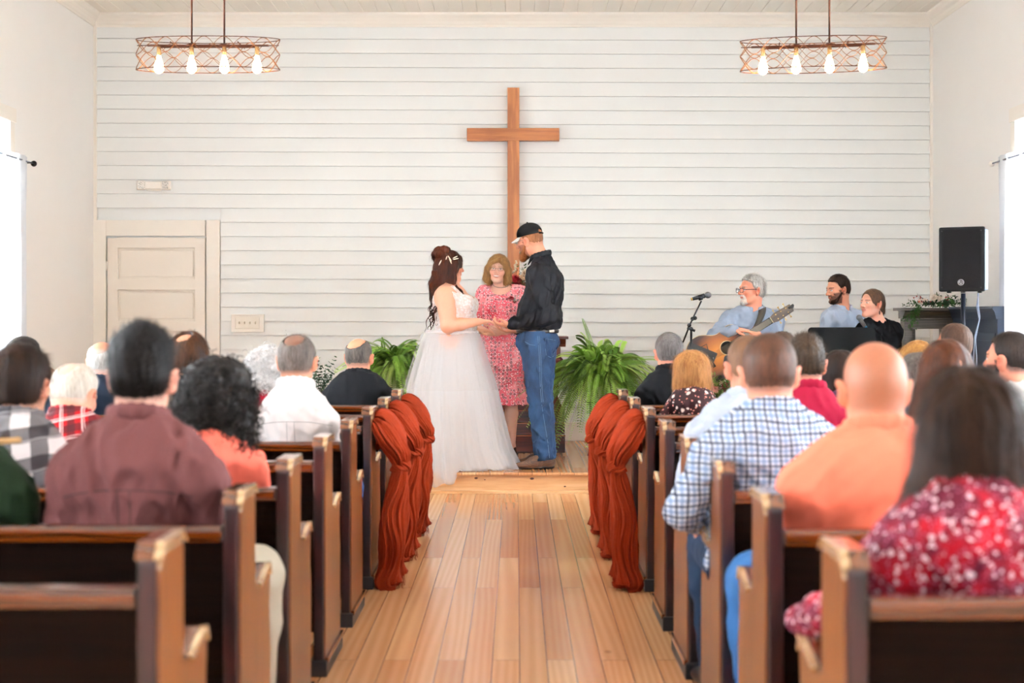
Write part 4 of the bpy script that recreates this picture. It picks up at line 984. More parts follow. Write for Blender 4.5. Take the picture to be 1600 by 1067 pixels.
def dress(fg, shirt, pants, sleeve=1.0, collar_on=True, amp=.004, seed=1, skinopt=None, shoe='221a18', head_face=False, neckz=None, face_kw={}, pvox=None, sname='shirt'):
    r = fg.r; vox = fg.vox; J = fg.J; opts = dict(skinopt or {}); opts['face'] = head_face
    B = []
    for p in fg.torso(-.012): B.append(p)
    for s_ in 'LR': B += fg.arm(s_)+fg.leg(s_)+fg.hand(s_)+fg.foot(s_, -.006)
    B = fg.headp(face=True, **face_kw)+B
    bo = sdf_obj('body', B, min(vox, .0065) if not head_face else .0042, SKIN, r, lambda V: fg.skincol(V, opts))
    C = fg.torso(.010); up = J['neck']
    for s_ in 'LR': C += fg.arm(s_, .012, sleeve)
    C.append(folds(amp*1.15, seed, 24)); 
    cut = neckz if neckz is not None else .0
    C.append(cap(up+V3(0, .01, -.004+cut), up+V3(0, .02, .14), fg.neck_r+.012, fg.neck_r+.03, op='s', sm=.012))
    C.append(fun(lambda P: (.47-P[:, 2]).astype(np.float32), V3(-9, -9, -9), V3(9, 9, 9), 'i', .01))
    so = sdf_obj(sname, C, vox, shirt, r)
    if collar_on: sdf_obj('collar', collar(fg, fg.neck_r+.017, drop=-.004, wings=False), min(vox, .006), shirt, so)
    fg.shirt = so
    T = [ell(J['hip']-V3(0, -.02, .03), (.17*fg.build, .13*fg.build, .10), sm=.05)]
    for s_ in 'LR': T += fg.leg(s_, .012, cut=.93)
    T.append(folds(.004, seed+5, 22)); T.append(fun(lambda P: (.435-P[:, 2]) if False else np.full(len(P), -1, np.float32), V3(-9, -9, -9), V3(9, 9, 9), 'i', .001))
    sdf_obj('trousers', T, max(vox, .011), pants, r)
    for s_ in 'LR': sdf_obj('shoe', fg.foot(s_, .006), .010, simple('shoe_'+shoe, shoe, .5), r)
    return fg
blk_f = fabric('black_fabric', '17171a'); denim = fabric('denim', '3b618f', .25); denim_d = fabric('dark_denim', '27384f', .2); khaki = fabric('cream_trousers', 'b0a696', .05); greyt = fabric('grey_trousers', '3a3c42')
def px2(px, py, yrow): Y = yrow+.25; return (px-807)*Y/F, H-(py-493)*Y/F
import time as _t; _T0 = _t.time()
# ---- left block
x, tp = px2(216, 519, LY0[1])
fg = seated('man with dark faded hair in a mauve brown shirt, second pew left of the aisle', x, LY0[1], tp, .262, build=1.12, skin='f0b9a4', hs=1.02, yaw=.0, kneeX=('R', .245, .40, .55), vox=.007)
dress(fg, fabric('mauve_shirt', '68403f', .15, bump=.25), khaki, amp=.007, seed=4, skinopt={'stub': ('2a201d', None, .85)})
_hp = hair_short(fg, .012, .020, -.068, 2, .003, side=.5); _hp.insert(1, ell(fg.hp(0, -.02, .068), (.080, .098, .062), sm=.02))
hair_obj(fg, _hp, hair_mat('060403', '1c120e'), fg.r, .0035, 5000, .022, .0012, lambda p, n: np.tile(np.array([.3, .2, .6]), (len(p), 1)), lift=.8)
def seams(fg, w, drop=.16, pleat=True, mat=None):
    """yoke seam and back pleat sewn on the back of a shirt"""
    from mathutils.bvhtree import BVHTree
    me = fg.shirt.data; bv = BVHTree.FromPolygons([v.co.copy() for v in me.vertices], [tuple(p.vertices) for p in me.polygons]); z0 = fg.J['neck'][2]-drop; m = MB()
    def line(pts, rad):
        P = []
        for x_, z_ in pts:
            hit = bv.ray_cast(Vector((x_, -2, z_)), Vector((0, 1, 0)))[0]
            if hit: P.append(hit+Vector((0, rad*.3, 0)))
        if len(P) > 1: m.tube(P, rad, 5)
    line([(u*w, z0-.012*u*u*2) for u in np.linspace(-1, 1, 24)], .0022)
    if pleat:
        for dx in (-.016, .016): line([(dx, z0-v_) for v_ in np.linspace(0, .16, 12)], .002)
    m.build('seams', mat, fg.shirt)
seams(fg, .17, mat=fabric('mauve_seam', '3c2427'))
x, tp = px2(335, 560, LY0[2])
fg = seated('woman with shoulder length dark curly hair in a coral top, left of the aisle', x, LY0[2], tp+.0, .195, build=1.05, fem=True, skin='eab095', vox=.008)
dress(fg, fabric('coral_top', 'ee7868', .06), greyt, sleeve=.45, collar_on=False, amp=.005, seed=6)
h = fg.hp; P = [ell(h(0, -.02, .02), (.118, .122, .106), sm=.04), ell(h(0, -.035, -.06), (.135, .115, .115), sm=.04), ell(h(0, -.06, -.13), (.125, .085, .07), sm=.03), ell(h(0, .12, -.04), (.06, .08, .10), op='s', sm=.02),
     fun(lambda Q: .009*wob(Q, 75, 3)+.005*wob(Q, 150, 5), fg.head-.3, fg.head+.3, 'd')]
hair_obj(fg, P, hair_mat('070606', '2e2622', True), fg.r, .006, 0, curls=(1500, .045, .009, .0022))
x, tp = px2(462, 522, LY0[4])
fg = seated('balding man with grey sides and glasses in a white shirt, left of the aisle', x, LY0[4], tp, .212, build=1.1, skin='dfa183', yaw=-.12, vox=.008, kneeX=('R', .17, .42, .51))
dress(fg, fabric('white_shirt', 'efe6e4', .03), denim, amp=.0045, seed=9, skinopt={'stub': ('4a362c', None, .85)})
hair_obj(fg, hair_short(fg, .007, .0, -.07, 4, .002, bald=(0, -.062, .105, (.046, .058, .046))), hair_mat('3a302b', '8d8078'), fg.r, .004, 2500, .010, .001)
seams(fg, .17, .13, mat=fabric('white_seam', 'b9b0ae'))
m = MB(); m.tube([fg.hp(.076, .0, .004), fg.hp(.074, .05, .004), fg.hp(.064, .098, .004)], .0016, 5); m.tube([fg.hp(.056+.019*math.cos(a)*.9-.015, .1, -.006+.017*math.sin(a)) for a in np.linspace(0, 2*PI, 15)[:-1]], .0016, 5, closed=True); m.build('glasses', blackm, fg.r)
x, tp = px2(415, 540, LY0[5])
fg = seated('woman with long white curly hair in a maroon top beside the white shirted man', x, LY0[5], tp, .19, fem=True, skin='eab7a0', vox=.009)
dress(fg, fabric('maroon_top', '8a1526', .1), greyt, collar_on=False, seed=12)
h = fg.hp; P = [ell(h(0, -.02, .02), (.10, .115, .10), sm=.04), ell(h(-.01, -.04, -.09), (.13, .105, .13), sm=.04), ell(h(-.02, -.06, -.17), (.12, .07, .05), sm=.03), ell(h(0, .12, -.04), (.055, .08, .10), op='s', sm=.02), fun(lambda Q: .010*wob(Q, 70, 3)+.005*wob(Q, 150, 5), fg.head-.35, fg.head+.3, 'd')]
hair_obj(fg, P, hair_mat('b5b1b0', 'f4f2f1', True), fg.r, .006, 0, curls=(1400, .055, .010, .0020))
x, tp = px2(560, 528, LY0[7])
fg = seated('bald man with dark grey sides in a black shirt, front pew left of the aisle', x, LY0[7], tp, .265, build=1.12, skin='e8a384', vox=.009, yaw=-.2, arms='wide', elbow=[('R', (.33, .05, .62), (.28, .28, .56))])
dress(fg, blk_f, blk_f, seed=14, amp=.004, skinopt={'stub': ('4a4038', .0, .7)})
hair_obj(fg, hair_short(fg, .006, .0, -.07, 6, .0015, bald=(-.012, -.045, .105, (.060, .088, .066))), hair_mat('2a2522', '776d66'), fg.r, .005, 900, .01, .0012)
x, tp = px2(157, 533, LY0[6])
fg = seated('bald older man with white sides in a navy jacket, far left pews', x, LY0[6], tp, .215, skin='df9c80', vox=.010)
dress(fg, fabric('navy_jacket', '1b2331'), greyt, seed=16, skinopt={'stub': ('cfc8c0', .05, .8)})
hair_obj(fg, hair_short(fg, .006, .0, -.06, 7, .0015, bald=(0, -.045, .10, (.055, .085, .075))), hair_mat('b8b3ad', 'efece8'), fg.r, .005, 500, .01, .0014)
x, tp = px2(290, 521, LY0[4])
fg = seated('brown haired man with a bald crown half hidden behind the mauve shirted man', x, LY0[4], tp, .20, skin='e9ab8c', yaw=.25, vox=.010)
dress(fg, fabric('taupe_shirt', '6b5a50'), greyt, seed=18)
hair_obj(fg, hair_short(fg, .014, .004, -.085, 8, .003, bald=(-.025, -.055, .118, (.042, .055, .045))), hair_mat('1d110b', '5c3a25'), fg.r, .004, 2500, .03, .0013)
x, tp = px2(105, 570, LY0[3])
fg = seated('white haired man bowing his head in a red plaid shirt', x, LY0[3], tp, .205, skin='efb095', vox=.008, lean=.05, pitch=-.45, yaw=-.3, shs=.01, shdz=-.03)
dress(fg, plaid('red_plaid', 'a5121f', [('x', .075, .0, .030, '3a1016', .75), ('z', .075, .0, .030, '3a1016', .75), ('x', .075, .038, .004, 'f3e6e2', .9), ('z', .075, .038, .004, 'f3e6e2', .9), ('x', .075, .030, .0025, 'f3e6e2', .8), ('z', .075, .03, .0025, 'f3e6e2', .8)], tilt=(0, .18, 0), warp=.03), greyt, seed=20, skinopt={'stub': ('d7cfc4', None, .55)})
hair_obj(fg, hair_short(fg, .008, .0, -.065, 9, .002, bald=(0, -.07, .075, (.034, .06, .062))), hair_mat('c3b8aa', 'efe9e0'), fg.r, .004, 2500, .02, .0011)
x, tp = px2(28, 545, LY0[2])
fg = seated('dark haired young man in a black and white buffalo plaid shirt at the left edge', x, LY0[2], tp, .215, build=1.02, skin='eeb296', yaw=-.25, vox=.008)
dress(fg, plaid('buffalo_plaid', 'e9e4e6', [('x', .10, .02, .05, '1c0c12', .82), ('z', .10, .0, .05, '1c0c12', .82), ('z', .10, .02, .006, 'e9e4e6', .3)], tilt=(0, .12, 0), warp=.05), denim_d, seed=22)
hair_obj(fg, hair_short(fg, .017, .006, -.085, 10, .003, side=1.1), hair_mat('120b09', '3d281d'), fg.r, .004, 4000, .035, .0012)
x, tp = px2(34, 526, LY0[5])
fg = seated('man with close cropped dark hair behind the buffalo plaid shirt', x, LY0[5], tp, .21, skin='d9977a', yaw=-.35, vox=.010)
dress(fg, fabric('slate_shirt', '3b4656'), greyt, seed=24, skinopt={'stub': ('2c2724', None, .9)})
hair_obj(fg, hair_short(fg, .006, .002, -.06, 11, .0015), hair_mat('1c1816', '433c38'), fg.r, .005, 900, .01, .0013)
x, tp = px2(64, 573, LY0[6])
fg = seated('person with glasses barely showing between the two plaid shirts', x, LY0[6], tp, .19, skin='e7a68c', yaw=-.9, vox=.011)
dress(fg, fabric('steel_blue_shirt', '5b6f88'), greyt, seed=25)
hair_obj(fg, hair_short(fg, .010, .0, -.06, 12, .002), hair_mat('4a3428', '7c604c'), fg.r, .006, 500, .015, .0014)
x = (-84-807)*3.85/F
fg = seated('person in a dark green jacket cut off by the left edge of the picture', x, LY0[1], 1.22, .265, build=1.15, skin='e8b095', vox=.009)
dress(fg, fabric('dark_green_jacket', '22301f', .2), greyt, seed=26, amp=.006)
hair_obj(fg, hair_short(fg, .012, .002, -.07, 12, .003), hair_mat('3b2a1e', '7a5c42'), fg.r, .006, 500, .02, .0014)
m = MB(); m.tube([(.03, -.105, .955), (.10, -.10, .975), (.165, -.085, .985), (.21, -.04, .985)], .008, 8); m.build('tan_piping', simple('tan_piping', 'c9a06c', .7), fg.r)
# ---- right block
x, tp = px2(1522, 577, RY0[0])
fg = seated('woman with long brown hair in a red floral blouse, nearest on the right', x, RY0[0], tp, .25, fem=True, build=1.15, skin='e9b096', vox=.007, arms='wide', elbow=[('L', (-.235, .03, .72), (-.295, .24, .64))])
red_fl = floral('red_floral', 'a81428', 'e0c4cc', 'b8708a', 58, '7a1c34', '5e0e26')
dress(fg, red_fl, denim_d, collar_on=False, amp=.006, seed=30)
h = fg.hp
P = [ell(h(0, -.015, .028), (.096, .112, .1), sm=.03), ell(h(0, -.045, -.03), (.1, .085, .1), sm=.04)]
for i, a in enumerate(np.linspace(-1, 1, 9)):
    xx = a*.092; P.append(cap(h(xx*.8, -.07+.03*abs(a), .0), h(xx*1.25, -.105+.05*abs(a), -.20), .036, .042, sm=.03)); P.append(cap(h(xx*1.25, -.105+.05*abs(a), -.20), h(xx*1.55+.03, -.118+.045*abs(a), -.43-.05*math.cos(a*2)), .042, .022, sm=.025))
P.append(ell(h(0, .12, -.04), (.06, .085, .12), op='s', sm=.02)); P.append(fun(lambda Q: .005*strand(Q, 110, 3)+.003*strand(Q, 260, 5)+.004*wob(Q, 40, 2), fg.head-.5, fg.head+.3, 'd'))
hair_obj(fg, P, hair_mat('0e0705', '40281a'), fg.r, .0045, 6000, .12, .0014, lambda p, n: np.tile(np.array([.05, -.1, -1.0]), (len(p), 1)), lift=.08, jit=.12)
m = MB(); m.tube([(-.125, -.075, .86), (-.11, -.10, .84), (-.085, -.12, .83)], .012, 8); m.tube([(-.05, -.13, .835), (-.03, -.135, .85), (-.015, -.13, .865)], .010, 8)
x, tp = px2(1372, 532, RY0[1])
fg = seated('man with a shaved head in a coral polo shirt, right of the aisle', x, RY0[1], tp, .30, build=1.3, skin='dd9674', hs=1.07, vox=.007, neck_r=.066, belly=.04, shdz=-.008, kneeX=('L', -.25, .42, .53))
dress(fg, fabric('coral_polo', 'f4826a', .05, bump=.2), denim, sleeve=.42, amp=.0035, seed=32, skinopt={'stub': ('8a5238', None, .72)})
x, tp = px2(1206, 522, RY0[2])
fg = seated('broad man with cropped brown hair in a blue and white plaid shirt', x, RY0[2], tp, .292, build=1.22, skin='eda68a', hs=1.06, vox=.007, neck_r=.064, elbow=[('L', (-.285, -.0, .69), (-.20, .25, .62))], kneeX=('L', -.135, .42, .52), yaw=-.12, headx=0.0)
dress(fg, plaid('blue_plaid', 'dfe6f2', [('x', .034, .0, .011, '6f90c0', .6), ('z', .034, .0, .011, '6f90c0', .6), ('x', .034, .017, .0075, '1b2748', .85), ('z', .034, .017, .0075, '1b2748', .85)], warp=.03), denim_d, amp=.006, seed=34, skinopt={'stub': ('50352a', None, .85)})
hair_obj(fg, hair_short(fg, .007, .002, -.06, 13, .0018), hair_mat('2a1a13', '6a4838'), fg.r, .0045, 3500, .008, .0011, lift=.6)
x, tp = px2(1168, 524, RY0[3])
fg = seated('man in a pale blue shirt just ahead of the blue plaid man', x, RY0[3], tp, .27, build=1.15, skin='eba286', hs=1.02, vox=.008, arms='wide', yaw=.15, headx=.01)
dress(fg, fabric('pale_blue_shirt', 'c6d0e4', .04), greyt, amp=.006, seed=36, skinopt={'stub': ('9a725c', None, .7)})
hair_obj(fg, hair_short(fg, .005, .002, -.055, 14, .0015), hair_mat('54382a', '8a6750'), fg.r, .0045, 2000, .008, .0011, lift=.6)
x, tp = px2(1082, 549, RY0[6])
fg = seated('woman with a highlighted copper bob in a brown leaf print blouse', x, RY0[6], tp, .215, fem=True, build=1.05, skin='eab79c', vox=.009)
dress(fg, floral('leaf_print', '3c1518', 'f3dcd4', 'e79a8c', 26, 'f6efe9', '2c0f12'), blk_f, collar_on=False, seed=38)
h = fg.hp; P = [ell(h(0, -.012, .025), (.103, .115, .103), sm=.03), ell(h(0, -.03, -.06), (.110, .095, .105), sm=.04), ell(h(0, -.045, -.12), (.085, .07, .05), sm=.03), ell(h(0, .12, -.05), (.055, .08, .11), op='s', sm=.02), fun(lambda Q: .004*strand(Q, 120, 3), fg.head-.35, fg.head+.3, 'd')]
hair_obj(fg, P, hair_mat('7a4424', 'd9a16c'), fg.r, .005, 3500, .06, .0016, lambda p, n: np.tile(np.array([0, -.1, -1.0]), (len(p), 1)), lift=.08, jit=.12)
x, tp = px2(1046, 521, RY0[7])
fg = seated('man with short grey hair in a black shirt, front pew right of the aisle', x, RY0[7], tp, .235, build=1.08, skin='ea9f86', vox=.009, arms='wide', yaw=.1)
dress(fg, blk_f, blk_f, seed=40, amp=.004)
hair_obj(fg, hair_short(fg, .010, .003, -.065, 15, .002), hair_mat('3f3a38', '8f8683'), fg.r, .0045, 1800, .012, .0013, lift=.5)
x, tp = px2(1262, 526, RY0[4])
fg = seated('man with dark tousled hair in a maroon shirt behind the plaid man', x, RY0[4], tp, .22, build=1.05, skin='ec9f84', vox=.010, yaw=-.1)
dress(fg, fabric('maroon_shirt', '8f1c32', .1), greyt, seed=42, skinopt={'stub': ('4a3c36', None, .8)})
hair_obj(fg, hair_short(fg, .010, .012, -.05, 16, .004, side=.7), hair_mat('1e1512', '54402f'), fg.r, .0045, 2500, .022, .0013, lambda p, n: np.tile(np.array([.3, .2, .6]), (len(p), 1)), lift=.7)
def longhair(fg, mat, L=.25, w=1.0):
    h = fg.hp; P = [ell(h(0, -.012, .027), (.092, .108, .098), sm=.03)]
    for a in np.linspace(-1, 1, 7): P.append(cap(h(a*.07, -.06+.03*abs(a), .0), h(a*.105*w, -.09+.05*abs(a), -L), .034, .028, sm=.03))
    P += [ell(h(0, .12, -.04), (.055, .08, .12), op='s', sm=.02), fun(lambda Q: .004*strand(Q, 110, 3)+.003*wob(Q, 60, 2), fg.head-.45, fg.head+.3, 'd')]
    hair_obj(fg, P, mat, fg.r, .0055, 2000, .06, .0016, lambda p, n: np.tile(np.array([0, -.1, -1.0]), (len(p), 1)), lift=.08, jit=.12)
x, tp = px2(1316, 548, RY0[5])
fg = seated('woman with long dark hair half hidden behind the shaved head of the coral polo man', x, RY0[5], tp, .19, fem=True, vox=.011); dress(fg, fabric('plum_top', '43233a'), blk_f, collar_on=False, seed=44); longhair(fg, hair_mat('130c0a', '3a2820'))
x, tp = px2(1440, 552, RY0[4])
fg = seated('woman with grey streaked dark hair, right of the shaved head', x, RY0[4]-.0, tp, .185, fem=True, vox=.011, roll=.1); dress(fg, fabric('grey_top', '5a5c66'), blk_f, collar_on=False, seed=45); longhair(fg, hair_mat('2e2724', '9b928c'), .15)
x, tp = px2(1482, 534, RY0[3])
fg = seated('woman with wavy dark auburn hair just above the long brown haired woman', x, RY0[3], tp+.01, .19, fem=True, vox=.010, hs=1.06); dress(fg, fabric('charcoal_top', '3c3c44'), blk_f, collar_on=False, seed=46); longhair(fg, hair_mat('190d0a', '643824'), .22, 1.3)
x, tp = px2(1437, 534, RY0[5])
fg = seated('woman with light golden brown hair behind the auburn haired woman', x, RY0[5], tp, .18, fem=True, vox=.011); dress(fg, fabric('sand_top', 'a08a74'), blk_f, collar_on=False, seed=47); longhair(fg, hair_mat('6b4322', 'c08d58'), .2)
x, tp = px2(1494, 506, RY0[6])
fg = seated('man with short brown hair in a dark blue grey shirt below the loudspeaker', x, RY0[6], tp, .215, build=1.05, skin='eca88c', yaw=.55, vox=.009)
dress(fg, fabric('blue_grey_shirt', '4a5668', .15), greyt, seed=48, skinopt={'stub': ('4a352b', None, .9)})
hair_obj(fg, hair_short(fg, .007, .004, -.055, 18, .0018, side=.7), hair_mat('2b1c16', '5c4234'), fg.r, .0045, 2200, .010, .0012, lift=.5)
x, tp = px2(1582, 519, RY0[4])
fg = seated('man with a dark beard in a white shirt at the right edge', x, RY0[4], tp, .225, build=1.05, skin='ed9f84', yaw=.75, vox=.009)
dress(fg, fabric('white_tee', 'f1edec', .03), greyt, seed=50, collar_on=False, sleeve=.45, skinopt={'stub': ('2b211c', None, .95), 'beard': ('17110f', 'full', .95)}, head_face=True)
hair_obj(fg, hair_short(fg, .008, .003, -.055, 19, .0018, side=.7), hair_mat('15100e', '3d302a'), fg.r, .0045, 2200, .010, .0012, lift=.5)
h = fg.hp; P = [ell(h(0, .045, -.085), (.058, .052, .035), rotm(0, 0, .75), sm=.02), cap(h(.062, .01, -.03), h(.045, .035, -.085), .012, .018, sm=.02), cap(h(-.062, .01, -.03), h(-.045, .035, -.085), .012, .018, sm=.02), ell(h(0, .1, -.055), (.028, .04, .014), rotm(0, 0, .75), op='s', sm=.008), fun(lambda Q: .002*wob(Q, 300, 2), fg.head-.3, fg.head+.3, 'd')]
hair_obj(fg, P, hair_mat('120d0b', '2e221d'), fg.r, .004, 1500, .012, .001, name='beard', lift=.5)
x, tp = px2(1224, 520, RY0[6])
fg = seated('person whose dark hair just tops the plaid man and the maroon shirt', x, RY0[6], tp, .2, vox=.012); dress(fg, fabric('olive_shirt', '4c4a38'), greyt, seed=52); hair_obj(fg, hair_short(fg, .010, .004, -.06, 20, .003), hair_mat('2b1f19', '5d493c'), fg.r, .005, 900, .015, .0014, lift=.5)
x, tp = px2(1290, 553, RY0[7])
fg = seated('person with soft brown hair glimpsed below the music stand', x, RY0[7], tp, .19, fem=True, vox=.012); dress(fg, fabric('rose_top', '7b4a4a'), greyt, seed=53, collar_on=False); longhair(fg, hair_mat('4a2e22', '8d6650'), .12)
print('audience', _t.time()-_T0)
# ================================================================== PLANTS AND FLOWERS
t = NT('fern_green'); a = t.n('ShaderNodeAttribute', attribute_name='Col'); t.col(a.outputs[0]); t.b.inputs['Roughness'].default_value = .5
tr = t.n('ShaderNodeBsdfTranslucent'); t.l(a.outputs[0], tr.inputs[0]); mx = t.n('ShaderNodeMixShader', i={0: .3, 1: t.b.outputs[0], 2: tr.outputs[0]}); t.l(mx.outputs[0], t.out.inputs[0]); LEAF = t.m
def leafmesh(name, quads, cols, parent, mat=None):
    if any(isinstance(x, tuple) for x in quads):                 # every bloom becomes an object of its own
        cuts = [i for i, x in enumerate(quads) if isinstance(x, tuple)]+[len(quads)]; out = []
        for a, b in zip(cuts, cuts[1:]): out.append(leafmesh('rose' if name == 'roses' else 'bloom', quads[a+1:b], cols[a+1:b], parent, mat))
        return out[0]
    q = np.array(quads, float); n = len(q); V = q.reshape(-1, 3); Fq = np.arange(n*4).reshape(-1, 4); c = np.repeat(np.array(cols), 4, 0)
    return mesh_obj(name, V, Fq, mat or LEAF, parent, False, c)
def fern(label, X, Y, zc, R, seed, high=None, n=150, asym=(0, 0)):
    rg = np.random.RandomState(seed); r = thing('potted_fern', label, 'fern', (X, Y, STG), group=None); Q = []; C = []; zc -= STG
    stems = MB()
    for i in range(n):
        az = rg.rand()*2*PI; el = (.15+1.25*rg.rand()**.8); L = R*(1.15+.75*rg.rand()); droop = .42+1.1*rg.rand(); 
        if high and i < 1: az, el, L, droop = high
        d = np.array([math.cos(az)*math.cos(el)+asym[0], math.sin(az)*math.cos(el)+asym[1], math.sin(el)]); s0 = np.array([rg.randn()*.05, rg.randn()*.05, zc-.02])
        T = np.linspace(0, 1, 30)[:, None]; P = s0+d*L*T+np.array([0, 0, -1])*droop*L*T**2.1*(1.0 if el > .2 else .8)
        P[:, 2] = np.maximum(P[:, 2], .02+.01*rg.rand()); tg = np.gradient(P, axis=0); tg /= np.linalg.norm(tg, axis=1)[:, None]
        up0 = np.array([0, 0, 1.0]); side = np.tile([-math.sin(az), math.cos(az), 0.0], (30, 1)); side -= tg*np.sum(side*tg, 1)[:, None]; side /= np.linalg.norm(side, axis=1)[:, None]+1e-6; roll = rg.randn()*.55; upv = np.cross(side, tg); side = side*math.cos(roll)+upv*math.sin(roll)
        if i % 2 == 0: stems.tube([tuple(p) for p in P[::5]], [.0022]*len(P[::5]), 3)
        base = np.array(srgb(['6f8c40', '87a654', '54722e', 'a6bc70', '465f2a'][rg.randint(5)]))*(1.3+1.0*rg.rand()); wmax = .044+.020*rg.rand()
        for k in range(3, 29):
            for sub in (0, .5):
                t_ = (k+sub)/29; j = min(k, 28); p = P[j]*(1-sub)+P[j+1]*sub if j < 29 else P[j]; w = wmax*math.sin(PI*min(1, (t_*.93+.05))**.75)**.5*1.1; hw = L/29*.20
                for q in (-1, 1):
                    dr = q*side[j]+tg[j]*.28; dr = dr/np.linalg.norm(dr); tip = p+dr*w-np.array([0, 0, .10*w]); m_ = p+dr*w*.5+np.array([0, 0, .06*w])
                    Q.append([p-tg[j]*hw*.6, m_-tg[j]*hw, tip, m_+tg[j]*hw]); C.append(base*(.85+.35*t_))
    leafmesh('foliage', Q, C, r); stems.build('stems', simple('fern_stem', '6f7a34', .6), r)
    m = MB(); zt_ = zc-.02; m.lathe([(0, zt_-.2), (.09, zt_-.2), (.125, zt_-.03), (.135, zt_-.03), (.135, zt_), (.12, zt_), (.115, zt_-.03), (0, zt_-.03)], seg=28); m.build('pot', simple('white_pot', 'dcdad4', .4), r)
    m = MB(); zz_ = zt_-.205; m.tube([(.13*math.cos(a), .13*math.sin(a), zz_) for a in np.linspace(0, 2*PI, 25)[:-1]], .006, 6, closed=True); m.tube([(.11*math.cos(a), .11*math.sin(a), .12) for a in np.linspace(0, 2*PI, 25)[:-1]], .005, 6, closed=True)
    m.box((0, 0, zz_+.001), (.2, .02, .008)); m.box((0, 0, zz_+.001), (.02, .2, .008))
    for k in range(4): an = PI/4+k*PI/2; m.tube([(.13*math.cos(an), .13*math.sin(an), zz_+.03), (.12*math.cos(an), .12*math.sin(an), .1), (.15*math.cos(an), .15*math.sin(an), .006)], .006, 6)
    m.build('wire_stand', blackm, r); return r
fern('large green fern on a wire stand right of the groom', (940-807)*11.65/F, 11.65, .84, .40, 3, high=(2.35, 1.25, .62, .18), n=250)
fern('green fern on a wire stand left of the bride, behind her skirt', (622-807)*11.9/F, 11.9, .90, .36, 8, high=(1.9, 1.2, .42, .35), n=200)
def petals(Q, C, c, r, col, rg, n=3):
    Q.append(('bloom',)); C.append(None)
    """one rose-like bloom from cupped petals"""
    c = np.array(c); ax = rg.randn(3)*.35+np.array([0, -.8, .5]); ax /= np.linalg.norm(ax); u = np.cross(ax, [0, 0, 1.01]); u /= np.linalg.norm(u); v = np.cross(ax, u)
    for ring in range(4):
        rr = r*(.25+.25*ring); m = 4+ring*2
        for k in range(m):
            a = 2*PI*k/m+ring*.6; d = u*math.cos(a)+v*math.sin(a); s = -u*math.sin(a)+v*math.cos(a); w = rr*1.0/m*4.2; b0 = c+ax*r*.1
            Q.append([b0+d*rr*.3-s*w*.3, b0+d*rr*.3+s*w*.3, b0+d*rr+s*w*.5+ax*r*(.75-.2*ring), b0+d*rr-s*w*.5+ax*r*(.75-.2*ring)]); C.append(np.array(col)*(.8+.3*rg.rand()))
def greenery(Q, C, base, tip, rg, nl=14, w=.012, l=.03, cols=('4d7a34', '6c8f55', '2f5a26'), droop=.0, roundl=False):
    base = np.array(base, float); tip = np.array(tip, float); col = np.array(srgb(cols[rg.randint(len(cols))]))
    ax = tip-base; L = np.linalg.norm(ax); ax /= L
    for k in range(nl):
        t_ = (k+1)/nl; p = base+(tip-base)*t_+np.array([0, 0, -droop*t_*t_]); s = np.cross(ax, rg.randn(3)); s /= np.linalg.norm(s)+1e-6
        for q in (-1, 1):
            d = s*q+ax*.5+rg.randn(3)*.15; d /= np.linalg.norm(d); e = np.cross(d, ax)*w*.5; nrm = np.cross(d, e); 
            Q.append([p, p+d*l*.5+e*(1.6 if roundl else 1), p+d*l, p+d*l*.5-e*(1.6 if roundl else 1)]); C.append(col*(.8+.4*rg.rand()))
petal_m = LEAF
# eucalyptus by the door side
def arrangement(name, label, cat, loc, build):
    r = thing(name, label, cat, loc); return build(r)
rg = np.random.RandomState(4); Ye = 12.2; pe = at(500, 612, Ye)
r = thing('eucalyptus_arrangement', 'grey green eucalyptus sprays in a vase between two seated men on the left', 'plant', (pe.x-.02, Ye, STG))
Q = []; C = []; zb = pe.z-STG
for i in range(16): greenery(Q, C, (0, 0, zb-.05), (rg.uniform(-.12, .16), rg.uniform(-.1, .1), zb+rg.uniform(.08, .3)), rg, 11, .022, .03, ('5f7f66', '7d9a80', '3f6244'), roundl=True)
for k in (-.30, -.27, -.24): greenery(Q, C, (-.05, 0, zb), (k, 0, zb+.55+k*.1), rg, 5, .003, .012, ('8a8a70',))
leafmesh('sprays', Q, C, r)
m = MB()
for i in range(9): m.tube([(0, 0, zb-.1), (rg.uniform(-.1, .12), rg.uniform(-.08, .08), zb+.15)], .002, 4)
m.tube([(-.05, 0, zb-.1), (-.27, 0, zb+.5)], .0015, 4); m.build('stems', simple('twig_brown', '5c5a3c', .7), r)
m = MB(); m.lathe([(0, zb-.26), (.05, zb-.26), (.07, zb-.18), (.045, zb-.05), (.052, zb-.03), (.045, zb-.03), (.04, zb-.06), (0, zb-.06)], seg=24); m.build('vase', simple('ceramic_white', 'e4e0d8', .25), r)
zz0 = zb-.26
m = MB(); m.box((0, 0, zz0-.0125), (.30, .30, .025), bev=.004); m.build('table_top', simple('stand_wood', '5a3320', .4), r) if False else None
s_ = thing('plant_stand', 'small square wooden plant stand under the eucalyptus vase', 'plant stand', (pe.x-.02, Ye, STG))
m = MB(); m.box((0, 0, zz0-.013), (.30, .30, .024), bev=.004); m.build('top', simple('stand_wood', '5a3320', .4), s_)
for sx in (-1, 1):
    for sy in (-1, 1): m = MB(); m.box((sx*.12, sy*.12, (zz0-.026)/2), (.03, .03, zz0-.028), bev=.003); m.build('leg', simple('stand_wood', '', 0), s_)
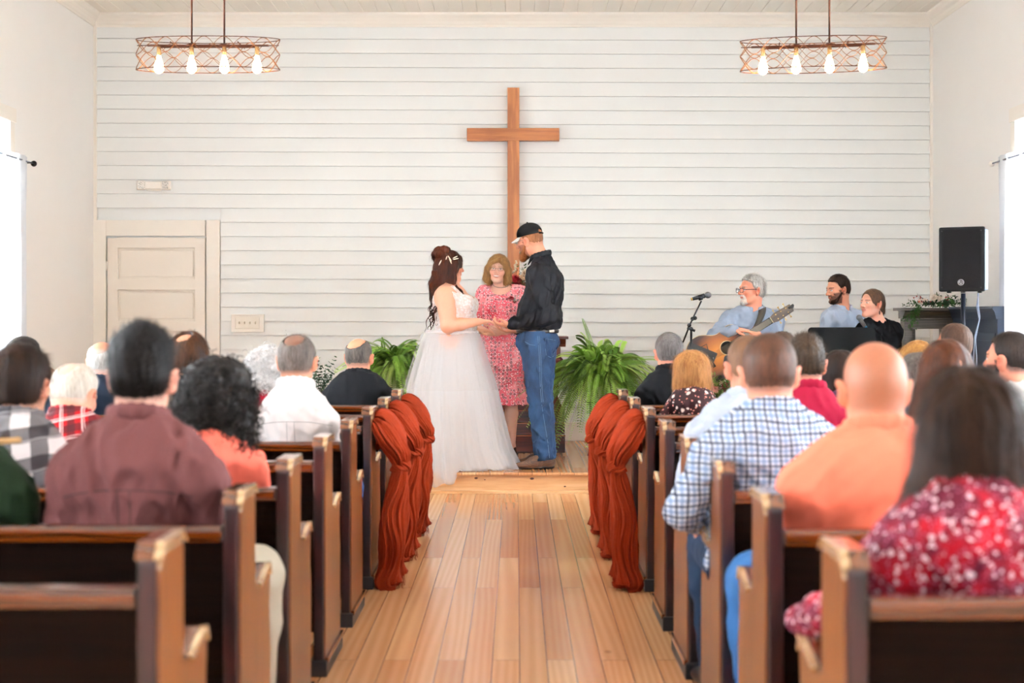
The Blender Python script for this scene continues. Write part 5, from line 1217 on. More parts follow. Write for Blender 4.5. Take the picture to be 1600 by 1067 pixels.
# altar flowers behind officiant, standing on the pulpit
rg = np.random.RandomState(11); pf = at(812, 432, Yp); zP = STG+hP
r = thing('flower_arrangement', 'flower arrangement of red and cream blooms between the officiant and the groom', 'flowers', (pf.x, Yp+.02, zP))
zc_ = pf.z-zP
Q = []; C = []
for i in range(12): petals(Q, C, (rg.uniform(-.07, .09), rg.uniform(-.1, .0), zc_+rg.uniform(-.09, .06)), rg.uniform(.025, .04), srgb(['a01225', 'f3e3c9', 'e89a78', '7c0d20', 'f1d8bb'][i % 5]), rg)
for k in range(6): petals(Q, C, (-.045+.003*k+rg.randn()*.004, -.06, zc_+.04+k*.018), .018-.0015*k, srgb('f6ead6'), rg)
bl_ = leafmesh('blooms', Q, C, r)
Q = []; C = []
for i in range(26): greenery(Q, C, (0, 0, zc_-.12), (rg.uniform(-.13, .14), rg.uniform(-.12, .06), zc_+rg.uniform(-.16, .12)), rg, 9, .02, .045, ('3d6a2c', '56803c', '8a5a34'))
leafmesh('greenery', Q, C, r)
m = MB(); m.lathe([(0, 0), (.06, 0), (.045, .03), (.02, .06), (.018, zc_-.25), (.05, zc_-.2), (.07, zc_-.12), (.06, zc_-.12), (0, zc_-.13)], seg=24); m.build('pedestal_vase', simple('ceramic_white', '', 0), r)
# low flowers below the guitar
rg = np.random.RandomState(21); p0 = at(1131, 600, 10.75)
r = thing('flower_arrangement', 'low pink and burgundy flower arrangement in a pot below the guitar', 'flowers', (p0.x, 10.85, STG)); zc_ = p0.z-STG
Q = []; C = []
for i in range(22): petals(Q, C, (rg.uniform(-.13, .13), rg.uniform(-.1, .06), zc_+rg.uniform(-.07, .05)), rg.uniform(.022, .036), srgb(['c9787a', 'f0d2c0', '8f2a3a', 'e8a695'][i % 4]), rg)
leafmesh('blooms', Q, C, r); Q = []; C = []
for i in range(26): greenery(Q, C, (0, 0, zc_-.12), (rg.uniform(-.2, .2), rg.uniform(-.15, .1), zc_+rg.uniform(-.12, .08)), rg, 9, .02, .04, ('6d7f3a', '8a9a50', '4c6a2c'))
leafmesh('greenery', Q, C, r)
m = MB(); m.lathe([(0, 0), (.07, 0), (.11, zc_-.12), (.1, zc_-.12), (0, zc_-.14)], seg=24); m.build('pot', simple('terracotta_pot', '9a5a3c', .7), r)
# garland on the mantel
rg = np.random.RandomState(31); xg = at(1455, 0, Ym).x; zg = at(0, 481, Ym).z+.012
r = thing('garland', 'greenery garland with white roses and red berries draped on the mantel shelf', 'garland', (xg, Ym-.05, zg)); Q = []; C = []
for i in range(30):
    bx_ = rg.uniform(-.17, .2); greenery(Q, C, (bx_, rg.uniform(-.06, .04), .01), (bx_+rg.uniform(-.16, .16), rg.uniform(-.12, .05), rg.uniform(.01, .10)), rg, 9, .014, .034, ('3f6b34', '5a8a4a', '2c4f2a'))
for i in range(9): bx_ = -.19+rg.randn()*.012; greenery(Q, C, (bx_+.05, -.10, .02), (bx_-.06+.03*rg.randn(), -.155, -.10-.09*rg.rand()), rg, 11, .012, .03, ('4f8240', '66974c'))
for i in range(6): greenery(Q, C, (.18, -.05, .01), (.27+.02*rg.randn(), -.12, .05+.03*rg.randn()), rg, 10, .012, .03, ('4f8240', '2c4f2a'))
leafmesh('greenery', Q, C, r); Q = []; C = []
for x_, z_, s2 in ((.0, .07, .035), (.035, .065, .03), (-.12, .045, .026), (-.085, .05, .022)): petals(Q, C, (x_, -.06, z_), s2, srgb('f6e6d6'), rg)
leafmesh('roses', Q, C, r)
m = MB()
for i in range(16): m.ball((rg.uniform(-.2, .15), rg.uniform(-.12, -.04), rg.uniform(.01, .09)), .006, 8)
m.build('berries', simple('berry_red', 'b8231c', .3), r)
# ================================================================== THE GROOM
def person(label, X, Y, z=STG): return thing('person', label, 'person', (X, Y, z))
Yg = 10.86; Xg = .161; r = person('groom in a black shirt, blue jeans and a black cap, seen from behind', Xg, Yg)
fg = Fig(build=1.1, skin='e3a083', head_yaw=math.radians(63), head_pitch=-.22, head_roll=0, belly=.02); fg.r = r; fg.vox = .006
fg.head = V3(-.062, .03, 1.735); fg.neck_r = .056
fg.J = dict(hip=V3(0, 0, 1.0), chest=V3(.055, 0, 1.34), neck=V3(.03, .01, 1.605), shL=V3(.0, -.165, 1.475), shR=V3(.095, .165, 1.485), elL=V3(.085, -.215, 1.155), wrL=V3(-.205, -.185, 1.098), elR=V3(.10, .26, 1.19), wrR=V3(-.17, .10, 1.05),
    hpL=V3(-.02, -.09, .97), hpR=V3(.03, .09, .97), knL=V3(.02, -.085, .53), anL=V3(.06, -.075, .10), toL=V3(-.13, -.10, .03), knR=V3(.02, .09, .53), anR=V3(.06, .10, .10), toR=V3(-.09, .13, .03),
    hdL=((-1, .12, -.03), (0, .15, 1), (0, -1, .25)), hdR=((-1, -.2, -.05), (0, .2, 1), (0, 1, .2)), cuL=.8, cuR=.5)
B = fg.headp(face=True)
for s_ in 'LR': B += fg.arm(s_)+fg.hand(s_)+fg.leg(s_)+fg.foot(s_, -.008)
B += fg.torso(-.014)
sdf_obj('body', B, .0042, SKIN, r, lambda V: fg.skincol(V, {'face': True, 'stub': ('a06848', None, .55), 'beard': ('7d4226', 'full', .95), 'brow': '7d4a2c'}))
C = fg.torso(.014)
for s_ in 'LR': C += fg.arm(s_, .016, .97, 1.05)
C += [ell((.035, 0, 1.13), (.145, .185, .12), sm=.06)]
C.append(folds(.008, 61, 22)); C.append(cap((.028, .01, 1.640), (-.02, .02, 1.74), .060, .08, op='s', sm=.01))
C.append(fun(lambda P: (1.055-.05*wob(P, 9, 3)*.2-P[:, 2]).astype(np.float32), V3(-9, -9, -9), V3(9, 9, 9), 'i', .012))
shirt_black = fabric('groom_shirt_black', '1d1c20', .2, .55, bump=.25); so = sdf_obj('shirt', C, .006, shirt_black, r); sdf_obj('collar', collar(fg, .070, drop=.0), .005, shirt_black, so)
m = MB()
for s_, q in (('L', 1), ('R', 1)):
    E, Wp = fg.J['el'+s_], fg.J['wr'+s_]; d = (Wp-E)/np.linalg.norm(Wp-E); m.tube([tuple(Wp-d*.055), tuple(Wp-d*.0)], [.044, .042], 20)
cf = m.build('cuff', shirt_black, so)
T = [ell((0, 0, .965), (.16, .165, .10), sm=.06)]
for s_ in 'LR':
    T += fg.leg(s_, .020, cut=.90); K, A = fg.J['kn'+s_], fg.J['an'+s_]; T.append(cap(lerp(K, A, .2), A*V3(1, 1, 0)+V3(0, 0, .05), .076, .071, sm=.03))
T.append(folds(.010, 66, 24)); T.append(fun(lambda P: -.004*(1-np.abs(np.sin(P[:, 2]*70+2*wob(P, 14, 5))))*np.clip((.32-P[:, 2])*6, 0, 1), V3(-9, -9, -9), V3(9, 9, 9), 'd')); T.append(fun(lambda P: np.maximum(.070+.12*(P[:, 0]-.06)-P[:, 2], P[:, 2]-1.045).astype(np.float32), V3(-9, -9, -9), V3(9, 9, 9), 'i', .008))
t = NT('jeans_wash'); n = t.noise(t.coord((1, 1, .5)), 9, 3); n2 = t.noise(t.coord((1, 1, .4)), 260, 2); t.col(t.ramp(t.mix(.3, n.outputs[0], n2.outputs[0]), [(.3, srgb('102340')), (.7, srgb('33557e'))])); t.b.inputs['Roughness'].default_value = .85; t.bump(n2.outputs[0], .2, .001); jeans = t.m
jo = sdf_obj('jeans', T, .006, jeans, r)
m = MB(); m.cur = 0
def on_leg(x, z, yo): return (x, yo, z)
st_ = simple('denim_thread', '8fa2b8', .8)
def surf_line(obj, pts, rad, name, mat, parent, tgt, ydir=1):
    """thin line laid on the side of a mesh that faces the camera"""
    from mathutils.bvhtree import BVHTree
    me = obj.data; bv = BVHTree.FromPolygons([v.co.copy() for v in me.vertices], [tuple(p.vertices) for p in me.polygons]); P = []
    for x, z in pts:
        hit = bv.ray_cast(Vector((x, -2, z)), Vector((0, 1, 0)))[0]
        if hit: P.append(hit+Vector((0, -rad*.4, 0)))
    if len(P) > 1: tgt.tube(P, rad, 4)
m = MB()
surf_line(jo, [(.0-.004+.09*((1.02-z)/.95)**1.4+.006*math.sin(z*9), z) for z in np.linspace(1.01, .09, 40)], .0015, '', None, r, m)
surf_line(jo, [(.012-.004+.09*((1.02-z)/.95)**1.4+.006*math.sin(z*9), z) for z in np.linspace(1.01, .5, 26)], .0012, '', None, r, m)
for pts in ([(.055, .99), (.135, .975)], [(.055, .99), (.057, .91), (.062, .865)], [(.062, .865), (.10, .845), (.128, .855)], [(.135, .975), (.133, .9), (.128, .855)], [(-.105, 1.0), (-.095, .965), (-.06, .945), (-.02, .94)]):
    a0 = [(pts[0][0]+(pts[-1][0]-pts[0][0])*u, pts[0][1]+(pts[-1][1]-pts[0][1])*u) for u in np.linspace(0, 1, 8)] if len(pts) == 2 else pts; surf_line(jo, a0, .0012, '', None, r, m)
m.build('stitching', st_, jo)
belt = [ell((0, 0, 1.045), (.164, .168, .06), sm=.01), ell((0, 0, 1.045), (.145, .15, .2), op='s', sm=.002), fun(lambda P: (np.abs(P[:, 2]-1.047)-.019).astype(np.float32), V3(-9, -9, -9), V3(9, 9, 9), 'i', .004)]
sdf_obj('belt', belt, .006, simple('belt_brown', '2b1d17', .4), r)
m = MB(); m.box((.105, -.142, 1.047), (.045, .006, .020), M=Matrix.Rotation(.6, 4, 'Z'), bev=.003); m.build('belt_conchos', simple('silver_trim', 'bfb9b0', .3, .8), r)
boot = wood('boot_leather', '4c3426', '7a5640', 'x', 4, .45, .1)
for s_ in 'LR':
    A, T_ = fg.J['an'+s_], fg.J['to'+s_]; d = (T_-A)*V3(1, 1, 0); d /= np.linalg.norm(d); hb = A*V3(1, 1, 0)
    P = [cap(hb-d*.03+V3(0, 0, .055), hb-d*.028+V3(0, 0, .16), .040, .043, sm=.02), cap(hb-d*.03+V3(0, 0, .055), hb+d*.10+V3(0, 0, .045), .040, .038, sm=.03), cap(hb+d*.07+V3(0, 0, .043), hb+d*.235+V3(0, 0, .028), .040, .018, sm=.03),
         cap(hb+d*.02+V3(0, 0, .09), hb+d*.10+V3(0, 0, .06), .035, .03, sm=.03), fun(lambda P: (.012-P[:, 2]).astype(np.float32), V3(-9, -9, -9), V3(9, 9, 9), 'i', .004)]
    bt = sdf_obj('boot', P, .005, boot, r)
    P = [cap(hb-d*.035+V3(0, 0, .016), hb+d*.0+V3(0, 0, .016), .034, .034, sm=.01, fl=((0, 0, 1), .45)), cap(hb+d*.06+V3(0, 0, .0105), hb+d*.23+V3(0, 0, .0105), .036, .019, sm=.02, fl=((0, 0, 1), .22)), cap(hb+d*.0+V3(0, 0, .017), hb+d*.07+V3(0, 0, .0155), .03, .034, sm=.02, fl=((0, 0, 1), .22)), fun(lambda P: (.0-P[:, 2]).astype(np.float32), V3(-9, -9, -9), V3(9, 9, 9), 'i', .002)]
    sdf_obj('sole', P, .004, simple('boot_sole', '2c1f19', .6), bt)
h = fg.hp
beard = [ell(h(0, .062, -.098), (.050, .040, .036), fg.Rh(), sm=.02), cap(h(-.066, .008, -.03), h(-.045, .05, -.085), .010, .017, sm=.02), cap(h(.066, .008, -.03), h(.045, .05, -.085), .010, .017, sm=.02), ell(h(0, .085, -.122), (.030, .024, .024), fg.Rh(), sm=.02), fun(lambda Q: .003*wob(Q, 300, 2)+.002*strand(Q, 300, 4), fg.head-.3, fg.head+.3, 'd')]
hair_obj(fg, beard, hair_mat('5a2d18', 'a8683f'), r, .004, 1500, .014, .0009, name='beard', lift=.4)
hair_obj(fg, hair_short(fg, .004, -.004, -.05, 21, .0015), hair_mat('6b3f28', 'a8714f'), r, .004, 900, .008, .0009, lift=.4)
Rh = fg.Rh(); hatm = fabric('cap_black', '1c1918', .15, .7)
hat = [ell(h(0, -.012, .055), (.087, .103, .082), Rh, sm=.01), fun(lambda Q: -(((Q-fg.head) @ Rh)[:, 2]-.034), fg.head-.3, fg.head+.3, 'i', .004), ell(h(0, -.105, .052), (.030, .03, .020), Rh, op='s', sm=.004)]
# six panel seams
hat.append(fun(lambda Q: .0016*np.exp(-((np.abs(np.sin(3*np.arctan2(((Q-fg.head) @ Rh)[:, 0], ((Q-fg.head) @ Rh)[:, 1]+.012)))*.05)/.002)**2), fg.head-.3, fg.head+.3, 'd'))
ho = sdf_obj('cap', hat, .0035, hatm, r)
m = MB(); vs = []; fs = []; N = 16
for k, zo in enumerate((.0, .006)):
    for i in range(N+1):
        a = -1.15+2.3*i/N
        for rr in (0, 1):
            x_, y_ = math.sin(a)*.080, math.cos(a)*.088-.012
            if rr: x_, y_ = x_*.92, y_+.072*math.cos(a)**.6*1.0
            vs.append(Vector(h(x_, y_, .040+zo-(.02*rr)-abs(math.sin(a))*.018*rr)))
n_ = (N+1)*2
for i in range(N):
    a = 2*i; fs += [(a, a+1, a+3, a+2), (n_+a, n_+a+2, n_+a+3, n_+a+1), (a+1, n_+a+1, n_+a+3, a+3), (a, a+2, n_+a+2, n_+a)]
m.add(vs, fs, True); m.build('brim', simple('cap_brim_white', 'f1ece6', .6), ho)
m = MB(); m.tube([h(-.03, -.108, .036), h(0, -.115, .036), h(.03, -.108, .036)], .0075, 8); m.ball(h(0, -.012, .139), .007, 8); m.build('strap', hatm, ho)
def glasses(fg, mat, parent, w=.024, hgt=.016, y=.108, z=.0, rad=.0016, sq=2.6, half=False, gl=True):
    h = fg.hp; m = MB()
    for q in (-1, 1):
        pts = []
        for a in np.linspace(0, 2*PI, 21)[:-1]:
            c, s_ = math.cos(a), math.sin(a); pts.append(h(q*.033+w*math.copysign(abs(c)**(2/sq), c), y-.006*abs(c)*(1 if c*q > 0 else 0), z+hgt*math.copysign(abs(s_)**(2/sq), s_)))
        m.tube(pts, rad, 5, closed=True); m.tube([h(q*(.033+w), y-.008, z+.006), h(q*.079, .04, z+.006), h(q*.085, -.01, z+.004), h(q*.084, -.025, z-.008)], rad*1.05, 5)
    m.tube([h(-.033+w, y, z+.003), h(0, y+.003, z+.006), h(.033-w, y, z+.003)], rad, 5); o = m.build('glasses', mat, parent); return o
glasses(fg, simple('glasses_silver', 'c9c4c0', .2, .7), r, y=.112, sq=2)
# ================================================================== THE BRIDE
Yb = 10.90; Xb = -.500; r = person('bride in a white tulle wedding gown with long dark auburn curls', Xb, Yb)
fg = Fig(build=1.22, skin='f0b496', fem=True, head_yaw=math.radians(-58), head_pitch=-.05, belly=.02, hs=.98); fg.r = r; fg.vox = .006
fg.head = V3(-.005, .02, 1.54); fg.neck_r = .052
fg.J = dict(hip=V3(.01, 0, .98), chest=V3(.015, 0, 1.235), neck=V3(-.03, .02, 1.395), shL=V3(.0, .165, 1.315), shR=V3(-.04, -.165, 1.315), elR=V3(-.015, -.235, 1.085), wrR=V3(.225, -.20, 1.118), elL=V3(.04, .23, 1.09), wrL=V3(.20, .10, 1.04),
    hpL=V3(.01, .09, .93), hpR=V3(.0, -.09, .93), knL=V3(.03, .09, .5), knR=V3(.03, -.09, .5), anL=V3(.0, .09, .09), anR=V3(.0, -.09, .09), toL=V3(.14, .09, .03), toR=V3(.14, -.09, .03),
    hdR=((1, .05, -.02), (0, .1, -1), (.1, 1, -.2)), hdL=((1, -.05, .1), (0, 0, -1), (0, -1, -.2)), cuR=.45, cuL=.5)
B = fg.headp(face=True)
for s_ in 'LR':
    J = fg.J; B += [cap(J['sh'+s_]+V3(0, 0, -.015), J['el'+s_], .073, .052, sm=.03), cap(J['el'+s_], lerp(J['el'+s_], J['wr'+s_], .4), .052, .046, sm=.02), cap(lerp(J['el'+s_], J['wr'+s_], .4), J['wr'+s_], .046, .027, sm=.02)]+fg.hand(s_)+fg.leg(s_)+fg.foot(s_, -.006)
B += fg.torso(-.003)
sdf_obj('body', B, .0042, SKIN, r, lambda V: fg.skincol(V, {'face': True}))
t = NT('lace_bodice'); v = t.n('ShaderNodeTexVoronoi', i={'Vector': t.coord(), 'Scale': 55}); n = t.noise(t.coord(), 40, 3); f = t.mix(.5, v.outputs[0], n.outputs[0]); t.col(t.ramp(f, [(.3, srgb('f9f5f5')), (.62, srgb('e9d6ce'))])); t.b.inputs['Roughness'].default_value = .7; t.bump(v.outputs[0], .8, .004); lace = t.m
C = fg.torso(.008)
J = fg.J
def clipb(P):
    top = 1.295+.35*np.maximum(0, np.abs(P[:, 1])-.06); return np.maximum(P[:, 2]-top, 1.025-P[:, 2]).astype(np.float32)
C.append(fun(clipb, V3(-9, -9, -9), V3(9, 9, 9), 'i', .006))
for s_, q in (('R', -1), ('L', 1)):
    S0 = J['sh'+s_]; pts = [V3(.115, q*.085, 1.25), V3(.085, q*.115, 1.315), V3(.02, q*.125, 1.372), V3(-.05, q*.125, 1.372), V3(-.115, q*.11, 1.30), V3(-.125, q*.09, 1.22)]
    for a, b in zip(pts, pts[1:]): C.append(cap(a, b, .015, .015, sm=.012, fl=((0, 1, 0), 2.3)))
C.append(fun(lambda P: -.0016*np.abs(wob(P, 220, 4)), V3(-9, -9, -9), V3(9, 9, 9), 'd'))
bod = sdf_obj('bodice', C, .005, lace, r)
m = MB(); m.tube([(.194*math.cos(a)+.005, .204*math.sin(a), 1.035+.004*math.sin(5*a)) for a in np.linspace(0, 2*PI, 49)[:-1]], .013, 8, closed=True); m.build('waistband', simple('satin_white', 'f6f1f2', .35), r)
def skirt(name, zs, mat, parent, grow, seed, hemz=0.0, folds_=22, amp=.06, lo=0.0, hang=True):
    rg = np.random.RandomState(seed); NA = 220; NZ = 46; keyz = [1.04, .97, .85, .64, .40, .16, .0]; xl_ = [-.185, -.22, -.255, -.315, -.342, -.353, -.36]; xr_ = [.195, .228, .262, .33, .385, .44, .52]; yr_ = [.205, .235, .26, .32, .38, .43, .47]
    ph = rg.rand(6)*6.28; V = np.zeros((NZ, NA, 3))
    for j in range(NZ):
        z = zs[0]+(zs[1]-zs[0])*j/(NZ-1); xl2 = np.interp(-z, [-k for k in keyz], xl_)-grow; xr2 = np.interp(-z, [-k for k in keyz], xr_)+grow; yr2 = np.interp(-z, [-k for k in keyz], yr_)+grow
        a = np.linspace(0, 2*PI, NA, endpoint=False); s = (1.04-z)/1.04; w = amp*min(1, s*1.5+.12)
        fo = w*(np.abs(np.sin(folds_/2*a+ph[0]+.8*np.sin(2*a+ph[1])))-.6)+w*.45*(np.abs(np.sin(folds_*.9*a+ph[2]+1.5*s))-.6)+w*.3*np.sin(folds_*2.3*a+ph[3]+s*2)+.02*s*np.sin(3*a+ph[4])
        cx = (xl2+xr2)/2; rx = (xr2-xl2)/2; V[j, :, 0] = cx+np.cos(a)*rx*(1+fo); yv = np.sin(a)*yr2*(1+fo); lim = .36+.45*np.clip((.10-V[j, :, 0])/.12, 0, 1)*s; V[j, :, 1] = np.where(yv < 0, -lim*np.tanh(-yv/lim*1.02), yv); V[j, :, 2] = z+(.012*np.sin(9*a+ph[5])+.010*np.sin(23*a))*(s**2)
    if hang:                                                          # hem spills over the stage edge
        ye = STY+.0-Yb; last = 8
        for j in range(NZ-last, NZ):
            u = (j-(NZ-last)+1)/last; yy = V[j, :, 1]; over = np.clip((ye-yy)/.04, 0, 1)*np.clip((.14-V[j, :, 0])/.1, 0, 1); V[j, :, 2] -= over*.085*u
    V[:, :, 2] = np.where((V[:, :, 1] > STY-.0-Yb), np.maximum(V[:, :, 2], .004), V[:, :, 2])
    i, j = np.meshgrid(np.arange(NZ-1), np.arange(NA), indexing='ij'); Fq = np.stack([i*NA+j, i*NA+(j+1) % NA, (i+1)*NA+(j+1) % NA, (i+1)*NA+j], -1).reshape(-1, 4)[:, ::-1]
    return mesh_obj(name, V.reshape(-1, 3), np.ascontiguousarray(Fq), mat, parent, True)
def tulle(name, alpha, c='fbf8f9'):
    t = NT(name); t.col(srgb(c)); t.b.inputs['Roughness'].default_value = .8; t.b.inputs['Alpha'].default_value = alpha; t.b.inputs['Specular IOR Level'].default_value = .1
    return t.m
t = NT('skirt_white'); t.col((.93, .92, .93)); t.b.inputs['Roughness'].default_value = .8; t.b.inputs['Specular IOR Level'].default_value = .2
tr = t.n('ShaderNodeBsdfTranslucent', i={'Color': (.95, .94, .95, 1)}); mx = t.n('ShaderNodeMixShader', i={0: .25, 1: t.b.outputs[0], 2: tr.outputs[0]}); t.l(mx.outputs[0], t.out.inputs[0]); sat = t.m
sk = skirt('skirt', (1.04, .012), sat, r, -.030, 3, amp=.028, folds_=20); skirt('tulle_layer', (1.04, .0), tulle('tulle_a', .34), sk, .012, 5, amp=.055, folds_=26)
skirt('lace_overlay', (1.035, .60), tulle('tulle_c', .12), sk, .034, 14, amp=.075, folds_=14, hang=False)
h = fg.hp; RB = fg.Rh()
P = [ell(h(0, -.014, .03), (.090, .108, .096), RB, sm=.03), ell(h(0, -.05, -.03), (.088, .075, .09), RB, sm=.04),
     ell(h(-.012, -.105, .118), (.036, .034, .034), sm=.012), ell(h(-.055, -.085, .105), (.032, .032, .032), sm=.010), ell(h(.032, -.080, .125), (.034, .032, .032), sm=.010), ell(h(-.03, -.125, .085), (.032, .03, .03), sm=.010), ell(h(.002, -.05, .132), (.036, .034, .026), sm=.012), ell(h(.02, -.118, .088), (.03, .028, .028), sm=.01), ell(h(-.065, -.105, .07), (.028, .028, .03), sm=.01)]
for xx, yy, x2, y2, zz_, r0, r1 in ((-.07, -.03, -.10, -.06, -.22, .036, .028), (-.04, -.07, -.07, -.10, -.26, .038, .030), (.0, -.08, -.02, -.12, -.26, .04, .03), (.04, -.07, .03, -.11, -.22, .038, .028), (.075, -.01, .075, -.03, -.18, .034, .022)):
    P.append(cap(h(xx, yy, .02), h(x2, y2, zz_*.55), r0, r0, sm=.03)); P.append(cap(h(x2, y2, zz_*.55), h(x2*1.15, y2, zz_), r0, r1, sm=.03))
P.append(ell(h(0, .125, -.04), (.058, .08, .11), RB, op='s', sm=.02)); P.append(fun(lambda Q: .005*strand(Q, 120, 3)+.004*wob(Q, 60, 2)+.002*strand(Q, 300, 6), fg.head-.5, fg.head+.3, 'd'))
bh = hair_mat('120705', '5c2c1a')
hair_obj(fg, P, bh, r, .0042, 2500, .05, .0012, lambda p, n: np.tile(np.array([0, -.05, -1.0]), (len(p), 1)), lift=.10, jit=.2)
m = MB(); rg = random.Random(2)
def ringlet(p0, p1, rad=.011, tr_=.0055, turns=4.5, sag=0):
    p0, p1 = Vector(p0), Vector(p1); d = (p1-p0); u = d.orthogonal().normalized(); q = d.normalized().cross(u); N = 44
    pts = [p0+d*(i/N)+Vector((sag*math.sin(PI*i/N), 0, 0))+(u*math.cos(turns*2*PI*i/N)+q*math.sin(turns*2*PI*i/N))*rad*(1-.3*i/N) for i in range(N+1)]; m.tube(pts, [tr_*(1-.75*(i/N)**2) for i in range(N+1)], 6)
for i in range(16):
    x0 = rg.uniform(-.165, -.10); y0 = rg.uniform(-.15, .0); ringlet((x0+.03, y0+.03, 1.36-rg.random()*.06), (x0-.03+rg.uniform(-.02, .03), y0-.02, 1.20-rg.random()*.16), rg.uniform(.008, .014), rg.uniform(.005, .008), rg.uniform(2, 4.5))
for i in range(9): ringlet((.04+rg.uniform(-.02, .03), -.12+rg.uniform(-.02, .02), 1.40-rg.random()*.05), (.10+rg.uniform(-.03, .09), -.15+rg.uniform(-.02, .03), 1.26-rg.random()*.07), rg.uniform(.008, .013), rg.uniform(.004, .0065), rg.uniform(1.5, 3))
for i in range(4): ringlet((.085, -.13, 1.32), (.15+rg.uniform(-.05, .05), -.16, 1.19+rg.uniform(0, .05)), .011, .0035, 2.5)
for i in range(7): ringlet((-.11+rg.uniform(-.02, .02), -.12, 1.5), (-.13+rg.uniform(-.03, .04), -.13, 1.34), .012, .007, 1.6)
m.build('hair_curls', bh, r)
for c, a, L_ in (((-.03, -.128, 1.60), 1.2, .03), ((-.005, -.135, 1.595), -1.0, .05), ((.0, -.137, 1.575), -1.15, .045), ((.035, -.125, 1.605), .45, .04), ((.04, -.122, 1.592), .2, .045), ((-.08, -.10, 1.565), 1.1, .045)):
    m = MB(); m.ball(c, (L_*.55, .003, .0045), 10, M=Matrix.Rotation(-a, 4, 'Y')); m.build('leaf_hairpin', simple('pearl_white', 'efe6d4', .25), r)
m = MB(); m.tube([tuple(fg.J['wrR']+V3(-.0+.0, .027*math.cos(a), .027*math.sin(a))) for a in np.linspace(0, 2*PI, 17)[:-1]], .0016, 5, closed=True); m.build('bracelet', simple('silver_trim', 'bfb9b0', .3, .8), r)
# ================================================================== THE OFFICIANT
Yo = 11.75; Xo = -.116; r = person('smiling officiant woman in glasses and a red patterned dress', Xo, Yo)
fg = Fig(build=1.0, skin='f0bda6', fem=True, head_yaw=math.radians(174), head_pitch=-.02, head_roll=-.07, hs=1.0); fg.r = r; fg.vox = .006
fg.head = V3(-.035, -.01, 1.545); fg.neck_r = .044
fg.J = dict(hip=V3(0, 0, .96), chest=V3(0, 0, 1.22), neck=V3(-.012, .01, 1.405), shR=V3(-.145, 0, 1.345), shL=V3(.145, 0, 1.345), elR=V3(-.235, -.01, 1.08), wrR=V3(-.10, -.20, 1.02), elL=V3(.23, -.01, 1.08), wrL=V3(.02, -.22, 1.03),
    hpL=V3(.08, 0, .90), hpR=V3(-.08, 0, .90), knL=V3(.075, -.01, .47), knR=V3(-.06, 0, .47), anL=V3(.075, .01, .085), anR=V3(-.05, .02, .085), toL=V3(.095, -.15, .022), toR=V3(-.06, -.13, .022),
    hdR=((.8, -.35, .1), (0, .2, 1), (.2, -.6, .8)), hdL=((-.8, -.35, .1), (0, .2, 1), (-.2, -.6, .8)), cuR=.5, cuL=.5)
B = fg.headp(face=True, smile=1)
for s_ in 'LR':
    J = fg.J; B += fg.arm(s_)+fg.hand(s_)+[cap(J['kn'+s_]+V3(0, 0, .1), J['kn'+s_], .062, .052, sm=.03), cap(J['kn'+s_], lerp(J['kn'+s_], J['an'+s_], .3), .050, .054, sm=.02), cap(lerp(J['kn'+s_], J['an'+s_], .3), J['an'+s_], .053, .031, sm=.02)]+fg.foot(s_, -.007)
B += fg.torso(-.010)+[cap(J['hpL'], J['knL'], .08, .06), cap(J['hpR'], J['knR'], .08, .06)]
sdf_obj('body', B, .0034, SKIN, r, lambda V: fg.skincol(V, {'face': True, 'smile': True, 'brow': 'b08a70', 'iris': '5a4a3c'}))
t = NT('patterned_dress'); c = t.coord()
v = t.n('ShaderNodeTexVoronoi', i={'Vector': c, 'Scale': 31, 'Randomness': .35}, distance='MANHATTAN'); v2 = t.n('ShaderNodeTexVoronoi', i={'Vector': c, 'Scale': 58, 'Randomness': .7}); n = t.noise(c, 8, 2)
base = t.ramp(n.outputs[0], [(.35, srgb('f0a0a4')), (.52, srgb('e06470')), (.7, srgb('cc3044'))])
a1 = t.mix(t.ramp(v2.outputs[0], [(.24, (1, 1, 1)), (.30, (0, 0, 0))]), base, srgb('f6dcdc'))
a3 = t.mix(t.ramp(v.outputs[0], [(.0, (1, 1, 1)), (.60, (1, 1, 1)), (.64, (0, 0, 0))]), a1, t.ramp(v.outputs[0], [(.0, srgb('f6e4e2')), (.13, srgb('f2c6c6')), (.14, srgb('180810')), (.28, srgb('180810')), (.30, srgb('d8405a')), (.39, srgb('ec8a92')), (.41, srgb('180810')), (.52, srgb('180810')), (.54, srgb('f4c8c8'))]))
t.col(a3); t.b.inputs['Roughness'].default_value = .8; pdress = t.m
C = fg.torso(.010)
for s_ in 'LR': C += fg.arm(s_, .022, .30)
C += [cap((0, 0, .95), (0, 0, .80), .165, .175, sm=.06, fl=((0, 1, 0), .75)), cap((0, 0, .80), (.01, 0, .60), .17, .165, sm=.05, fl=((0, 1, 0), .72))]
C.append(folds(.004, 81, 24)); C.append(cap(fg.J['neck']+V3(0, -.045, -.004), fg.J['neck']+V3(0, -.02, .14), .088, .10, op='s', sm=.01)); C.append(fun(lambda P: (.60-P[:, 2]).astype(np.float32), V3(-9, -9, -9), V3(9, 9, 9), 'i', .004))
do = sdf_obj('dress', C, .006, pdress, r)
NA, NZ = 140, 16; V = np.zeros((NZ, NA, 3)); a = np.linspace(0, 2*PI, NA, endpoint=False)
for j in range(NZ):
    u = j/(NZ-1); z = .63-.20*u; fo = .10*u*np.sin(11*a+.6*np.sin(3*a))+.03*u*np.sin(25*a); V[j, :, 0] = .012+np.cos(a)*(.158+.065*u**1.3)*(1+fo); V[j, :, 1] = np.sin(a)*(.112+.06*u**1.3)*(1+fo); V[j, :, 2] = z+.006*np.sin(11*a)*u
